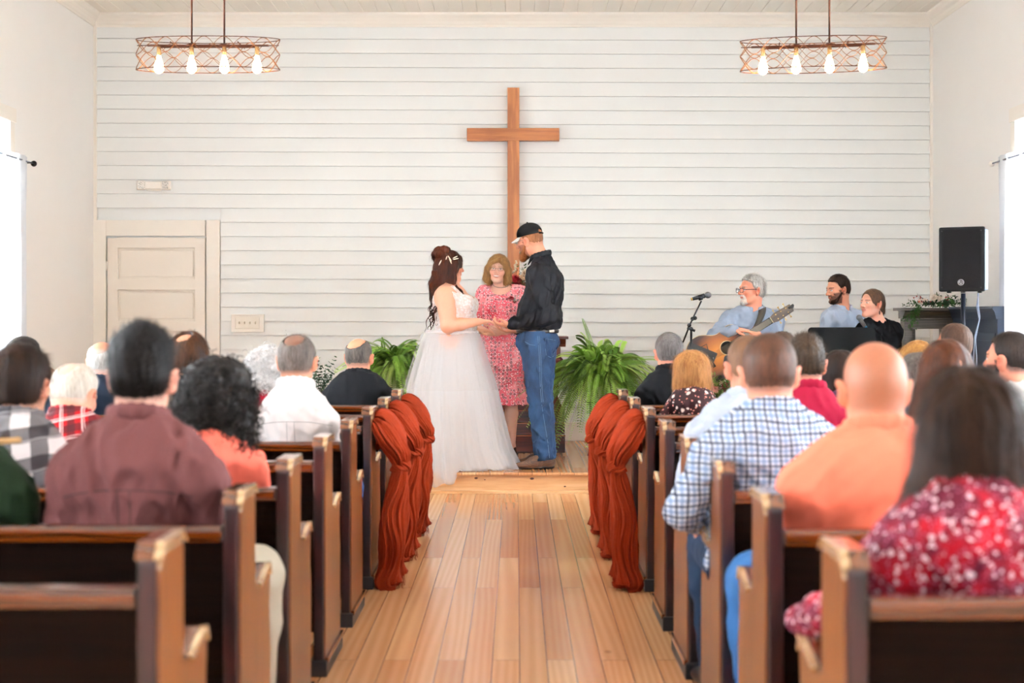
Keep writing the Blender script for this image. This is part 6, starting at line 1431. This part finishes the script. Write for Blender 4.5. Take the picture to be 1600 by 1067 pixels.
i, j = np.meshgrid(np.arange(NZ-1), np.arange(NA), indexing='ij'); Fq = np.stack([i*NA+j, i*NA+(j+1) % NA, (i+1)*NA+(j+1) % NA, (i+1)*NA+j], -1).reshape(-1, 4)[:, ::-1]
mesh_obj('flounce', V.reshape(-1, 3), np.ascontiguousarray(Fq), pdress, do, True)
h = fg.hp; RO = fg.Rh()
P = [ell(h(0, -.014, .032), (.094, .108, .096), RO, sm=.03), ell(h(0, -.035, -.03), (.1, .085, .085), RO, sm=.03)]
for q in (-1, 1): P += [cap(h(q*.082, .02, .0), h(q*.086, .015, -.085), .030, .034, sm=.03), cap(h(q*.086, .01, -.08), h(q*.066, .02, -.118), .030, .020, sm=.02)]
P += [ell(h(0, -.05, -.09), (.08, .05, .05), RO, sm=.02), ell(h(.0, .125, -.035), (.066, .088, .108), RO, op='s', sm=.012), cap(h(.060, .070, .045), h(-.02, .086, .082), .010, .016, sm=.015), fun(lambda Q: .003*strand(Q, 150, 3)+.002*strand(Q, 320, 5), fg.head-.35, fg.head+.3, 'd')]
hair_obj(fg, P, hair_mat('6a4326', 'b58a5c'), r, .004, 2500, .05, .0011, lambda p, n: np.tile(np.array([0, .0, -1.0]), (len(p), 1)), lift=.06, jit=.12)
glasses(fg, simple('glasses_copper', '6a4a44', .3, .5), r, w=.023, hgt=.013, y=.108, z=.0, rad=.0013)
m = MB(); nk = fg.J['neck']
for i in range(26): a = PI+PI*i/25; m.ball((nk[0]+.066*math.cos(a), nk[1]-.028+.058*math.sin(a), nk[2]+.018+.030*math.sin(a)), .0042, 8)
m.build('necklace', simple('necklace_beads', 'b7a59a', .25, .3), r)
for s_ in 'LR': sdf_obj('shoe', [p for p in fg.foot(s_, .003)]+[cap(fg.J['an'+s_]+V3(0, .02, -.02), fg.J['an'+s_]+V3(0, -.03, .05), .05, .05, op='s', sm=.006), ell(lerp(fg.J['an'+s_], fg.J['to'+s_], .45)+V3(0, 0, .035), (.024, .05, .022), op='s', sm=.006)], .004, simple('patent_black', '0d0c0e', .15), r)
rgn = np.random.RandomState(5); Q = []; C = []; Q2 = []; C2 = []; cs = thing('corsage', 'red flower corsage pinned on the officiant dress', 'corsage', (Xo, Yo, STG))
for c_, s2, cc in (((.07, -.125, 1.30), .026, 'a50f22'), ((.092, -.125, 1.262), .022, 'c21c2c'), ((.108, -.12, 1.245), .02, '9c0e20')): petals(Q, C, c_, s2, srgb(cc), rgn)
for i in range(8): greenery(Q2, C2, (.088, -.12, 1.285), (.088+rgn.uniform(-.04, .05), -.135, 1.29+rgn.uniform(-.03, .045)), rgn, 5, .010, .016, ('9fb09a', 'dfe4da', '6f8a68'))
leafmesh('blooms', Q, C, cs); leafmesh('leaves', Q2, C2, cs)
# ================================================================== THE MUSICIANS
def stool(X, Y, zs, label):
    r = thing('stool', label, 'stool', (X, Y, STG)); zs -= STG; wd = wood('stool_wood', '6a4226', '9a6a40', 'z', 1, .4, .1)
    m = MB(); m.lathe([(0, zs-.035), (.16, zs-.035), (.17, zs-.02), (.165, zs), (0, zs+.002)], seg=30); m.build('seat', wd, r)
    for k in range(4): an = PI/4+k*PI/2; m = MB(); m.tube([(.10*math.cos(an), .10*math.sin(an), zs-.036), (.17*math.cos(an), .17*math.sin(an), .004)], .014, 10); m.build('leg', wd, r)
    m = MB(); m.tube([(.145*math.cos(a), .145*math.sin(a), zs*.35) for a in np.linspace(0, 2*PI, 25)[:-1]], .009, 6, closed=True); m.build('footrest', wd, r)
def sitter(label, X, Y, headpos, neck, shL, shR, elL, wrL, elR, wrR, body_yaw, seatz, hd, head_yaw, pitch=0, roll=0, fem=False, build=1.0, skin='e8a88a', hs=1.0, sclo=None, clopt={}, face_kw={}, opts={}, sleeve=1.0, coll=True, pants=None, seed=90):
    r = person(label, X, Y, STG); fg = Fig(build=build, skin=skin, fem=fem, head_yaw=head_yaw, head_pitch=pitch, head_roll=roll, hs=hs); fg.r = r; fg.vox = .0065
    fg.head = V3(*headpos); fg.neck_r = .046 if fem else .054; c, s_ = math.cos(body_yaw), math.sin(body_yaw); f = V3(-s_, c, 0); rt = V3(c, s_, 0); sz = seatz-STG
    fg.J = dict(hip=V3(0, 0, sz+.11)-f*.02, chest=lerp(V3(0, 0, sz+.11), V3(*neck), .66), neck=V3(*neck), shL=V3(*shL), shR=V3(*shR), elL=V3(*elL), wrL=V3(*wrL), elR=V3(*elR), wrR=V3(*wrR))
    for q, n_ in ((-1, 'L'), (1, 'R')):
        fg.J['hp'+n_] = V3(0, 0, sz+.085)+rt*q*.09; K = V3(0, 0, sz+.05)+rt*q*.15+f*.42; fg.J['kn'+n_] = K; fg.J['an'+n_] = V3(K[0], K[1], .09)-f*.02; fg.J['to'+n_] = fg.J['an'+n_]+f*.15-V3(0, 0, .06)
    fg.J.update(hd); B = fg.headp(face=True, **face_kw)
    for n_ in 'LR': B += fg.arm(n_)+fg.hand(n_)+fg.leg(n_)+fg.foot(n_, -.006)
    B += fg.torso(-.012); sdf_obj('body', B, .004, SKIN, r, lambda V: fg.skincol(V, dict(opts, face=True)))
    C = fg.torso(.010)
    for n_ in 'LR': C += fg.arm(n_, .014, sleeve)
    C.append(folds(.006, seed, 24)); C.append(cap(fg.J['neck']+f*.025+V3(0, 0, .0), fg.J['neck']+f*.02+V3(0, 0, .14), fg.neck_r+.012, fg.neck_r+.03, op='s', sm=.01))
    cl_ = collar(fg, fg.neck_r+.016, drop=.0) if coll else None
    C.append(fun(lambda P: (sz+.02-P[:, 2]).astype(np.float32), V3(-9, -9, -9), V3(9, 9, 9), 'i', .01)); so = sdf_obj('shirt', C, .006, sclo, r)
    if cl_: sdf_obj('collar', cl_, .005, sclo, so)
    T = [ell(fg.J['hip']-V3(0, 0, .03), (.165*build, .14*build, .09), sm=.05)]
    for n_ in 'LR': T += fg.leg(n_, .012, cut=.93)
    T.append(folds(.004, seed+5, 22)); sdf_obj('trousers', T, .010, pants or denim_d, r)
    for n_ in 'LR': sdf_obj('shoe', fg.foot(n_, .006), .008, simple('shoe_221a18', '221a18', .5), r)
    return fg
Yq = 11.2; kq = F/Yq; Xq = (1172-807)/kq
def q3(px, py, y=0.0, X0=Xq, Y0=Yq): Y = Y0+y; return ((px-807)*Y/F-X0, y, H-(py-493)*Y/F-STG)
cham = fabric('chambray_shirt', 'a3aec0', .08)
fg = sitter('guitarist with grey hair, dark glasses and a chambray shirt', Xq, Yq, q3(1174, 453, 0), q3(1177, 484, .03), q3(1211, 500, .03), q3(1141, 500, .0), q3(1210, 541, -.10), q3(1190, 529, -.31), q3(1116, 526, -.16), q3(1146, 515, -.29), PI*1.0, .80,
    dict(hdR=((1, -.05, -.05), (0, 0, -1), (0, -.9, -.2)), hdL=((-1, -.05, .25), (0, 1, .2), (.3, -.2, 1)), cuR=.25, cuL=1.2), math.radians(112), pitch=-.02, skin='eaa084', sclo=cham, build=1.08,
    opts={'stub': ('b9b2aa', None, .8), 'beard': ('ddd5cc', 'goatee', .9), 'brow': '9a8878', 'iris': '6b7f8f'})
hair_obj(fg, hair_short(fg, .011, .006, -.07, 31, .003, front=.072), hair_mat('7a7672', 'e2ddd6'), fg.r, .004, 3000, .04, .0011, lambda p, n: np.tile(np.array([.9, .3, -.3]), (len(p), 1)), lift=.03, jit=.12)
glasses(fg, simple('glasses_dark', '1d2a3c', .3), fg.r, w=.024, hgt=.017, y=.110, z=-.002, rad=.0024, sq=3.5)
h = fg.hp; P = [ell(h(0, .078, -.102), (.024, .018, .022), fg.Rh(), sm=.01), fun(lambda Q: .002*wob(Q, 300, 2), fg.head-.3, fg.head+.3, 'd')]; hair_obj(fg, P, hair_mat('a9a39c', 'efebe6'), fg.r, .004, 500, .012, .0009, name='beard')
m = MB(); A0 = [fg.J['neck']+V3(.07, .06, -.01), V3(*q3(1191, 482, -.06)), V3(*q3(1190, 492, -.155)), V3(*q3(1183, 508, -.19)), V3(*q3(1175, 520, -.20)), V3(*q3(1170, 532, -.19))]
vs = []; fs = []; A1 = [Vector(v) for v in A0]; N = 24
def cr3(A, t):
    i = min(int(t), len(A)-2); u = t-i; p0, p1, p2, p3 = A[max(i-1, 0)], A[i], A[i+1], A[min(i+2, len(A)-1)]
    return .5*((2*p1)+(-p0+p2)*u+(2*p0-5*p1+4*p2-p3)*u*u+(-p0+3*p1-3*p2+p3)*u**3)
for i in range(N+1):
    p = cr3(A1, i/N*(len(A1)-1)); w_ = Vector((.030, 0, .012)); vs += [p-w_, p+w_, p+w_+Vector((0, .004, 0)), p-w_+Vector((0, .004, 0))]
for i in range(N):
    for k in range(4): fs.append((i*4+k, i*4+(k+1) % 4, i*4+4+(k+1) % 4, i*4+4+k))
m.add(vs, fs, True); gstrap = m
# guitar -------------------------------------------------
gp = at(1122, 553, 10.98); r = thing('guitar', 'sunburst acoustic guitar resting on the guitarist', 'guitar', tuple(gp)); r.rotation_euler = (math.radians(-4), -math.radians(32.5), math.radians(-8))
def gout(n=72):
    """guitar outline: length along +x (towards neck), width along z"""
    up = [(-.235, 0), (-.232, .06), (-.215, .115), (-.18, .165), (-.125, .197), (-.06, .198), (-.01, .175), (.035, .145), (.075, .132), (.12, .138), (.165, .146), (.205, .138), (.235, .11), (.247, .06), (.25, .0)]
    A = [Vector((x_, z_, 0)) for x_, z_ in up]; pts = [cr3(A, t_) for t_ in np.linspace(0, len(A)-1, n//2)]
    pts = [(p.x, max(0, p.y)) for p in pts]; return pts+[(x_, -z_) for x_, z_ in pts[-2:0:-1]]
G = gout(); 
t = NT('sunburst_top'); c = t.n('ShaderNodeTexCoord'); sp = t.n('ShaderNodeSeparateXYZ', i={0: c.outputs['Object']}); ln = t.n('ShaderNodeVectorMath', operation='LENGTH'); mp = t.n('ShaderNodeMapping', i={'Vector': c.outputs['Object']}); mp.inputs['Scale'].default_value = (1, 0, 1.25); t.l(mp.outputs[0], ln.inputs[0])
gr = t.noise(t.coord((.05, 1, 1)), 120, 2); f = t.math('ADD', ln.outputs['Value'], t.math('MULTIPLY', gr.outputs[0], .03)); t.col(t.ramp(f, [(.06, srgb('c27a3a')), (.16, srgb('93501f')), (.235, srgb('3c1a0e')), (.3, srgb('200d08'))])); t.b.inputs['Roughness'].default_value = .42; t.b.inputs['Coat Weight'].default_value = .08; burst = t.m
m = MB(); m.prism(G, -.048, .05, 'y', bev=.003); m.build('body', wood('guitar_side', '2d1208', '5b2812', 'x', 1, .2, .7), r)
m = MB(); m.prism([(x_*.985, z_*.985) for x_, z_ in G], -.0515, -.046, 'y'); tp_ = m.build('soundboard', burst, r)
m = MB(); m.tube([(x_*.995, -.049, z_*.995) for x_, z_ in G], .0022, 5, closed=True); m.build('binding', simple('ivory_binding', 'e2cfa4', .4), r)
m = MB(); m.lathe([(0, 0), (.050, 0), (.050, .0012), (0, .0012)], (.085, -.0515, 0), 32, Matrix.Rotation(PI/2, 4, 'X')); m.build('sound_hole', simple('hole_dark', '0a0605', .9), tp_)
m = MB(); m.tube([(.085+.054*math.cos(a), -.052, .054*math.sin(a)) for a in np.linspace(0, 2*PI, 41)[:-1]], .0028, 5, closed=True); m.build('rosette', simple('ivory_binding', '', 0), tp_)
m = MB(); m.prism([(.14, -.035), (.03, -.045), (-.02, -.10), (.02, -.125), (.08, -.098), (.135, -.07)], -.0528, -.0510, 'y'); m.build('pickguard', simple('guard_dark', '1a0e0b', .2), tp_)
m = MB(); m.box((-.075, -.056, 0), (.026, .010, .15), bev=.003); m.box((-.072, -.063, 0), (.003, .006, .075)); m.build('bridge', simple('ebony', '17100d', .6, spec=.2), r)
m = MB(); m.box((.30, -.055, 0), (.36, .012, .052), bev=.002); nk_ = m.build('fingerboard', simple('ebony', '', 0), r)
m = MB(); m.prism([(.24, -.026), (.24, .026), (.48, .022), (.48, -.022)], -.050, -.030, 'y', bev=.004); m.build('neck', wood('guitar_neck', '3c1c10', '6a3a20', 'x', 1, .3, .4), r)
m = MB()
for k in range(16): x_ = .48-.36*(1-2**(-(k+1)/12))*1.05; m.box((x_, -.0625, 0), (.0028, .002, .048))
m.build('frets', simple('fret_silver', 'd8d2c6', .25, .7), nk_)
m = MB()
for k in range(6): z_ = -.019+.0076*k; m.tube([(-.075, -.0655, z_*1.35), (.485, -.066, z_*.85)], .0009, 3)
m.build('strings', simple('string_steel', 'd9c9a8', .3, .7), r)
Mh = Matrix.Rotation(0, 4, 'Z')
m = MB(); m.prism([(.48, -.024), (.48, .024), (.52, .036), (.66, .031), (.668, .0), (.66, -.031), (.52, -.036)], -.056, -.038, 'y', bev=.003); hs_ = m.build('headstock', wood('headstock_wood', '3a2a1c', '66503a', 'x', 1, .3, .4), r)
for x_ in (.53, .575, .62):
    for q in (-1, 1):
        m = MB(); m.tube([(x_, -.047, q*.030), (x_, -.047, q*.052)], .0032, 6); m.ball((x_, -.047, q*.056), (.008, .004, .006), 10); m.lathe([(0, 0), (.005, 0), (.005, .008), (0, .008)], (x_, -.056, q*.018), 10, Matrix.Rotation(PI/2, 4, 'X')); m.build('tuning_peg', simple('gold_peg', 'd2b274', .3, .7), hs_)
m = MB(); m.box((.483, -.058, 0), (.005, .010, .046)); m.build('nut', simple('ivory_binding', '', 0), r)
m = MB(); m.box((.66, -.065, .008), (.05, .02, .02), bev=.006); m.box((.672, -.05, .0), (.012, .045, .014), bev=.003); tag(m.build('capo', blackm), 'small black capo clipped on the guitar headstock tip', 'capo'); co = bpy.data.objects['capo']; co.location = r.location; co.rotation_euler = r.rotation_euler
sg = gstrap.build('guitar_strap', simple('strap_olive', '4b463a', .7), None); tag(sg, 'wide dark olive guitar strap over the guitarist shoulder', 'guitar strap'); sg.location = (Xq, Yq, STG)
stool(Xq, Yq, .80, 'round wooden stool under the guitarist, hidden behind the congregation')
# man 2
Y2 = 12.0; X2 = (1310-807)*Y2/F
def q2(px, py, y=0.0): return q3(px, py, y, X2, Y2)
fg = sitter('bearded man with short dark hair in a light blue shirt looking down to the left', X2, Y2, q2(1309, 452, 0), q2(1316, 482, .03), q2(1338, 497, .06), q2(1297, 497, -.05), q2(1344, 545, -.04), q2(1312, 560, -.28), q2(1282, 545, -.10), q2(1290, 565, -.32), math.radians(150), .78,
    dict(hdR=((-.2, -1, 0), (0, 0, -1), (1, 0, 0)), hdL=((-.2, -1, 0), (0, 0, -1), (-1, 0, 0))), math.radians(110), pitch=-.16, skin='e6a486', sclo=fabric('light_blue_shirt', 'bfcbdf', .06), opts={'stub': ('2c1f1a', None, .9), 'beard': ('3a2419', 'full', .92), 'brow': '2c1d16'}, seed=95)
hair_obj(fg, hair_short(fg, .009, .008, -.055, 32, .002, side=.6, front=.066), hair_mat('170f0c', '3f2c22'), fg.r, .004, 1800, .014, .001, lambda p, n: np.tile(np.array([-.6, -.4, .5]), (len(p), 1)), lift=.4)
h = fg.hp; P = [ell(h(0, .058, -.095), (.048, .036, .026), fg.Rh(), sm=.02), cap(h(-.066, .008, -.03), h(-.046, .045, -.08), .008, .013, sm=.02), cap(h(.066, .008, -.03), h(.046, .045, -.08), .008, .013, sm=.02), ell(h(0, .1, -.058), (.026, .035, .012), fg.Rh(), op='s', sm=.006), fun(lambda Q: .002*wob(Q, 300, 2), fg.head-.3, fg.head+.3, 'd')]
hair_obj(fg, P, hair_mat('23150f', '54382a'), fg.r, .004, 1200, .010, .0009, name='beard', lift=.4)
stool(X2, Y2, .78, 'round wooden stool under the bearded man in light blue')
# woman
Y3 = 11.45; X3 = (1366-807)*Y3/F
def q5(px, py, y=0.0): return q3(px, py, y, X3, Y3)
fg = sitter('woman with brown hair tied in a low bun, black top and dangling earring', X3, Y3, q5(1362, 474, 0), q5(1372, 502, .03), q5(1396, 516, .04), q5(1350, 518, -.02), q5(1398, 560, -.04), q5(1370, 575, -.28), q5(1342, 560, -.10), q5(1352, 575, -.30), math.radians(165), .70,
    dict(hdR=((-.2, -1, 0), (0, 0, -1), (1, 0, 0)), hdL=((-.2, -1, 0), (0, 0, -1), (-1, 0, 0))), math.radians(122), pitch=.05, fem=True, skin='f2b59c', sclo=blk_f, coll=False, opts={'brow': '4a3226', 'lip': 'c26a68'}, hs=.98, seed=97, build=1.02)
h = fg.hp; RW = fg.Rh(); P = [ell(h(0, -.016, .030), (.083, .103, .090), RW, sm=.02), ell(h(0, -.06, -.02), (.072, .06, .07), RW, sm=.03), ell(h(0, .122, -.022), (.076, .100, .112), RW, op='s', sm=.012), ell(h(0, -.11, -.055), (.036, .034, .045), RW, sm=.012), fun(lambda Q: .002*strand(Q, 180, 3), fg.head-.35, fg.head+.3, 'd')]
for q in (-1, 1): P.append(ell(h(q*.083, .002, -.02), (.016, .024, .034), RW, op='s', sm=.006))
hair_obj(fg, P, hair_mat('2e1d15', '7a5a44'), fg.r, .004, 900, .03, .0010, lambda p, n: np.tile(np.array([.7, .4, -.6]), (len(p), 1)), lift=.04, jit=.15)
for q in (-1, 1): m = MB(); p = h(q*.088, -.002, -.045); m.tube([p, p-V3(0, 0, .012)], .0008, 4); m.ball(p-V3(0, 0, .030), (.006, .004, .018), 10); m.build('earring', simple('earring_oxblood', '5a1e1e', .35), fg.r)
stool(X3, Y3, .70, 'round wooden stool under the woman in black with the low bun')
# ================================================================== MICROPHONES AND STANDS
def tripod(m, X, Y, z0, R_=.3):
    for k in range(3): an = k*2*PI/3+.3; m.tube([(0, 0, .12), (R_*math.cos(an), R_*math.sin(an), .012)], .008, 6)
mst = simple('mic_stand_black', '24262a', .35, .5); grl = simple('mic_grille', '8d9197', .35, .7, bump=.5, nscale=900)
Yk = 10.75; k0 = at(1076, 560, Yk)
def K(px, py, y=0): p = at(px, py, Yk+y); return (p.x-k0.x, y, p.z-STG)
r = thing('microphone_stand', 'black boom microphone stand in front of the guitarist', 'microphone stand', (k0.x, Yk, STG))
m = MB(); xb = K(1080, 540)[0]; m.tube([(xb, 0, .05), K(1080, 516)], .009, 8); m.build('pole', mst, r)
m = MB(); m.tube([K(1067, 535, .03), K(1079, 505), K(1096, 470, -.02)], .0065, 8); m.build('boom', mst, r)
m = MB()
for c_ in ((1080, 514), (1077, 508), (1082, 498), (1086, 497)): m.ball(K(*c_), .016, 10)
m.tube([K(1074, 512), K(1086, 517)], .010, 8); m.build('clutch', mst, r)
m = MB(); tripod(m, 0, 0, 0); ft = m.build('tripod_base', mst, r); ft.location = (xb, 0, 0)
r = thing('microphone', 'handheld microphone with a silver grille on the boom in front of the guitarist', 'microphone', (k0.x, Yk, STG))
a_m, b_m = K(1082, 467, -.03), K(1101, 462, -.03)
m = MB(); m.tube([a_m, b_m], [.0125, .019], 12); m.build('handle', simple('mic_body', '25272b', .4), r)
m = MB(); g_ = Vector(K(1106, 461, -.03)); m.ball(g_, .0255, 16); m.build('grille', grl, r)
m = MB(); v_ = (Vector(b_m)-Vector(a_m)).normalized(); m.tube([Vector(a_m)-v_*.012, Vector(a_m)], .011, 10); m.build('connector', simple('gold_peg', 'd2b274', .3, .7), r)
m = MB(); c_ = Vector(K(1094, 465, -.03)); m.tube([c_+Vector((-.0, 0, -.02)), c_+Vector((.0, 0, .0))], .010, 8); m.tube([c_-v_*.014, c_+v_*.016], .021, 12); m.build('clip', mst, r)
# small stand with papers
Yj = 10.62; j0 = at(1096, 575, Yj)
r = thing('music_stand', 'small black wire music stand in front of the guitar', 'music stand', (j0.x, Yj, STG)); zt_ = at(0, 556, Yj).z-STG
Mt = Matrix.Rotation(math.radians(-12), 4, 'Z') @ Matrix.Rotation(math.radians(22), 4, 'Y') @ Matrix.Rotation(math.radians(-18), 4, 'X')
m = MB(); m.box((0, 0, zt_), (.205, .006, .13), M=Mt, bev=.002); m.box(Vector((0, 0, zt_))+Mt @ Vector((0, -.02, -.065)), (.20, .045, .006), M=Mt); dsk = m.build('desk', simple('stand_desk', '191512', .5), r)
m = MB()
for x_ in (-.08, -.02, .04, .085): m.tube([Vector((0, 0, zt_))+Mt @ Vector((x_, -.03, -.06)), Vector((0, 0, zt_))+Mt @ Vector((x_+.012, -.035, .0)), Vector((0, 0, zt_))+Mt @ Vector((x_, -.008, .02))], .003, 5)
m.tube([Vector((0, 0, zt_))+Mt @ Vector((-.03, 0, .06)), Vector((0, 0, zt_))+Mt @ Vector((-.0, 0, .10)), Vector((0, 0, zt_))+Mt @ Vector((.03, 0, .06))], .0035, 5); m.build('page_clips', mst, dsk)
m = MB(); m.tube([(0, .01, .05), (0, .01, zt_)], .009, 8); tripod(m, 0, 0, 0, .26); m.build('pole', mst, r)
# wide black music stand
Yw = 10.9; w0 = at(1318, 545, Yw)
r = thing('music_stand', 'wide solid black music stand in front of the bearded man', 'music stand', (w0.x, Yw, STG), math.radians(4)); zt_ = at(0, 548, Yw).z-STG
Mw = Matrix.Rotation(math.radians(-20), 4, 'X'); R8 = .03; W2, H2 = .262, .19
pts = []
for cx_, cz_, a0 in ((W2-R8, H2-R8, 0), (-W2+R8, H2-R8, PI/2), (-W2+.005, -H2+.005, PI), (W2-.005, -H2+.005, 1.5*PI)):
    rr = R8 if cz_ > 0 else .005
    for k in range(6): a = a0+k*PI/10; pts.append((cx_+rr*math.cos(a), cz_+rr*math.sin(a)))
mm = MB(); mm.prism(pts, -.002, .002, 'y'); m = MB(); m.add([Mw @ Vector(v)+Vector((0, 0, zt_)) for v in mm.v], mm.f); m.box(Vector((0, 0, zt_))+Mw @ Vector((0, -.03, -H2)), (2*W2, .06, .004), M=Mw); m.build('desk', simple('stand_desk_black', '080708', .6, spec=.12), r)
m = MB(); m.tube([(0, .02, .1), (0, .02, zt_-.02)], .012, 10); m.tube([(0, .02, .1), (0, .02, zt_*.6)], .016, 10); m.build('pole', mst, r)
m = MB(); tripod(m, 0, 0, 0, .3); m.build('tripod_base', mst, r)
# second microphone
Y7 = 11.05; z7 = at(1343, 497, Y7)
r = thing('microphone_stand', 'black microphone stand behind the wide music stand', 'microphone stand', (z7.x+.06, Y7+.03, STG))
p1 = at(1352, 511, Y7); m = MB(); m.tube([(0, 0, .05), (0, 0, p1.z-STG-.04), (p1.x-z7.x-.06, -.03, p1.z-STG)], .008, 8); tripod(m, 0, 0, 0, .25); m.build('pole', mst, r)
r = thing('microphone', 'microphone with a grey grille pointing at the woman in black', 'microphone', tuple(z7))
m = MB(); d_ = (p1-z7); m.tube([d_*.1, d_*1.05], [.0185, .0125], 12); m.build('handle', simple('mic_body2', '4a4440', .4), r); m = MB(); m.ball((-.002, 0, .004), .0235, 14); m.build('grille', grl, r)
m = MB(); m.tube([d_*.95, d_*1.12], .0135, 10); m.build('blue_ring', simple('mic_blue', '3f8fc0', .4), r)
print('all', _t.time()-_T0)
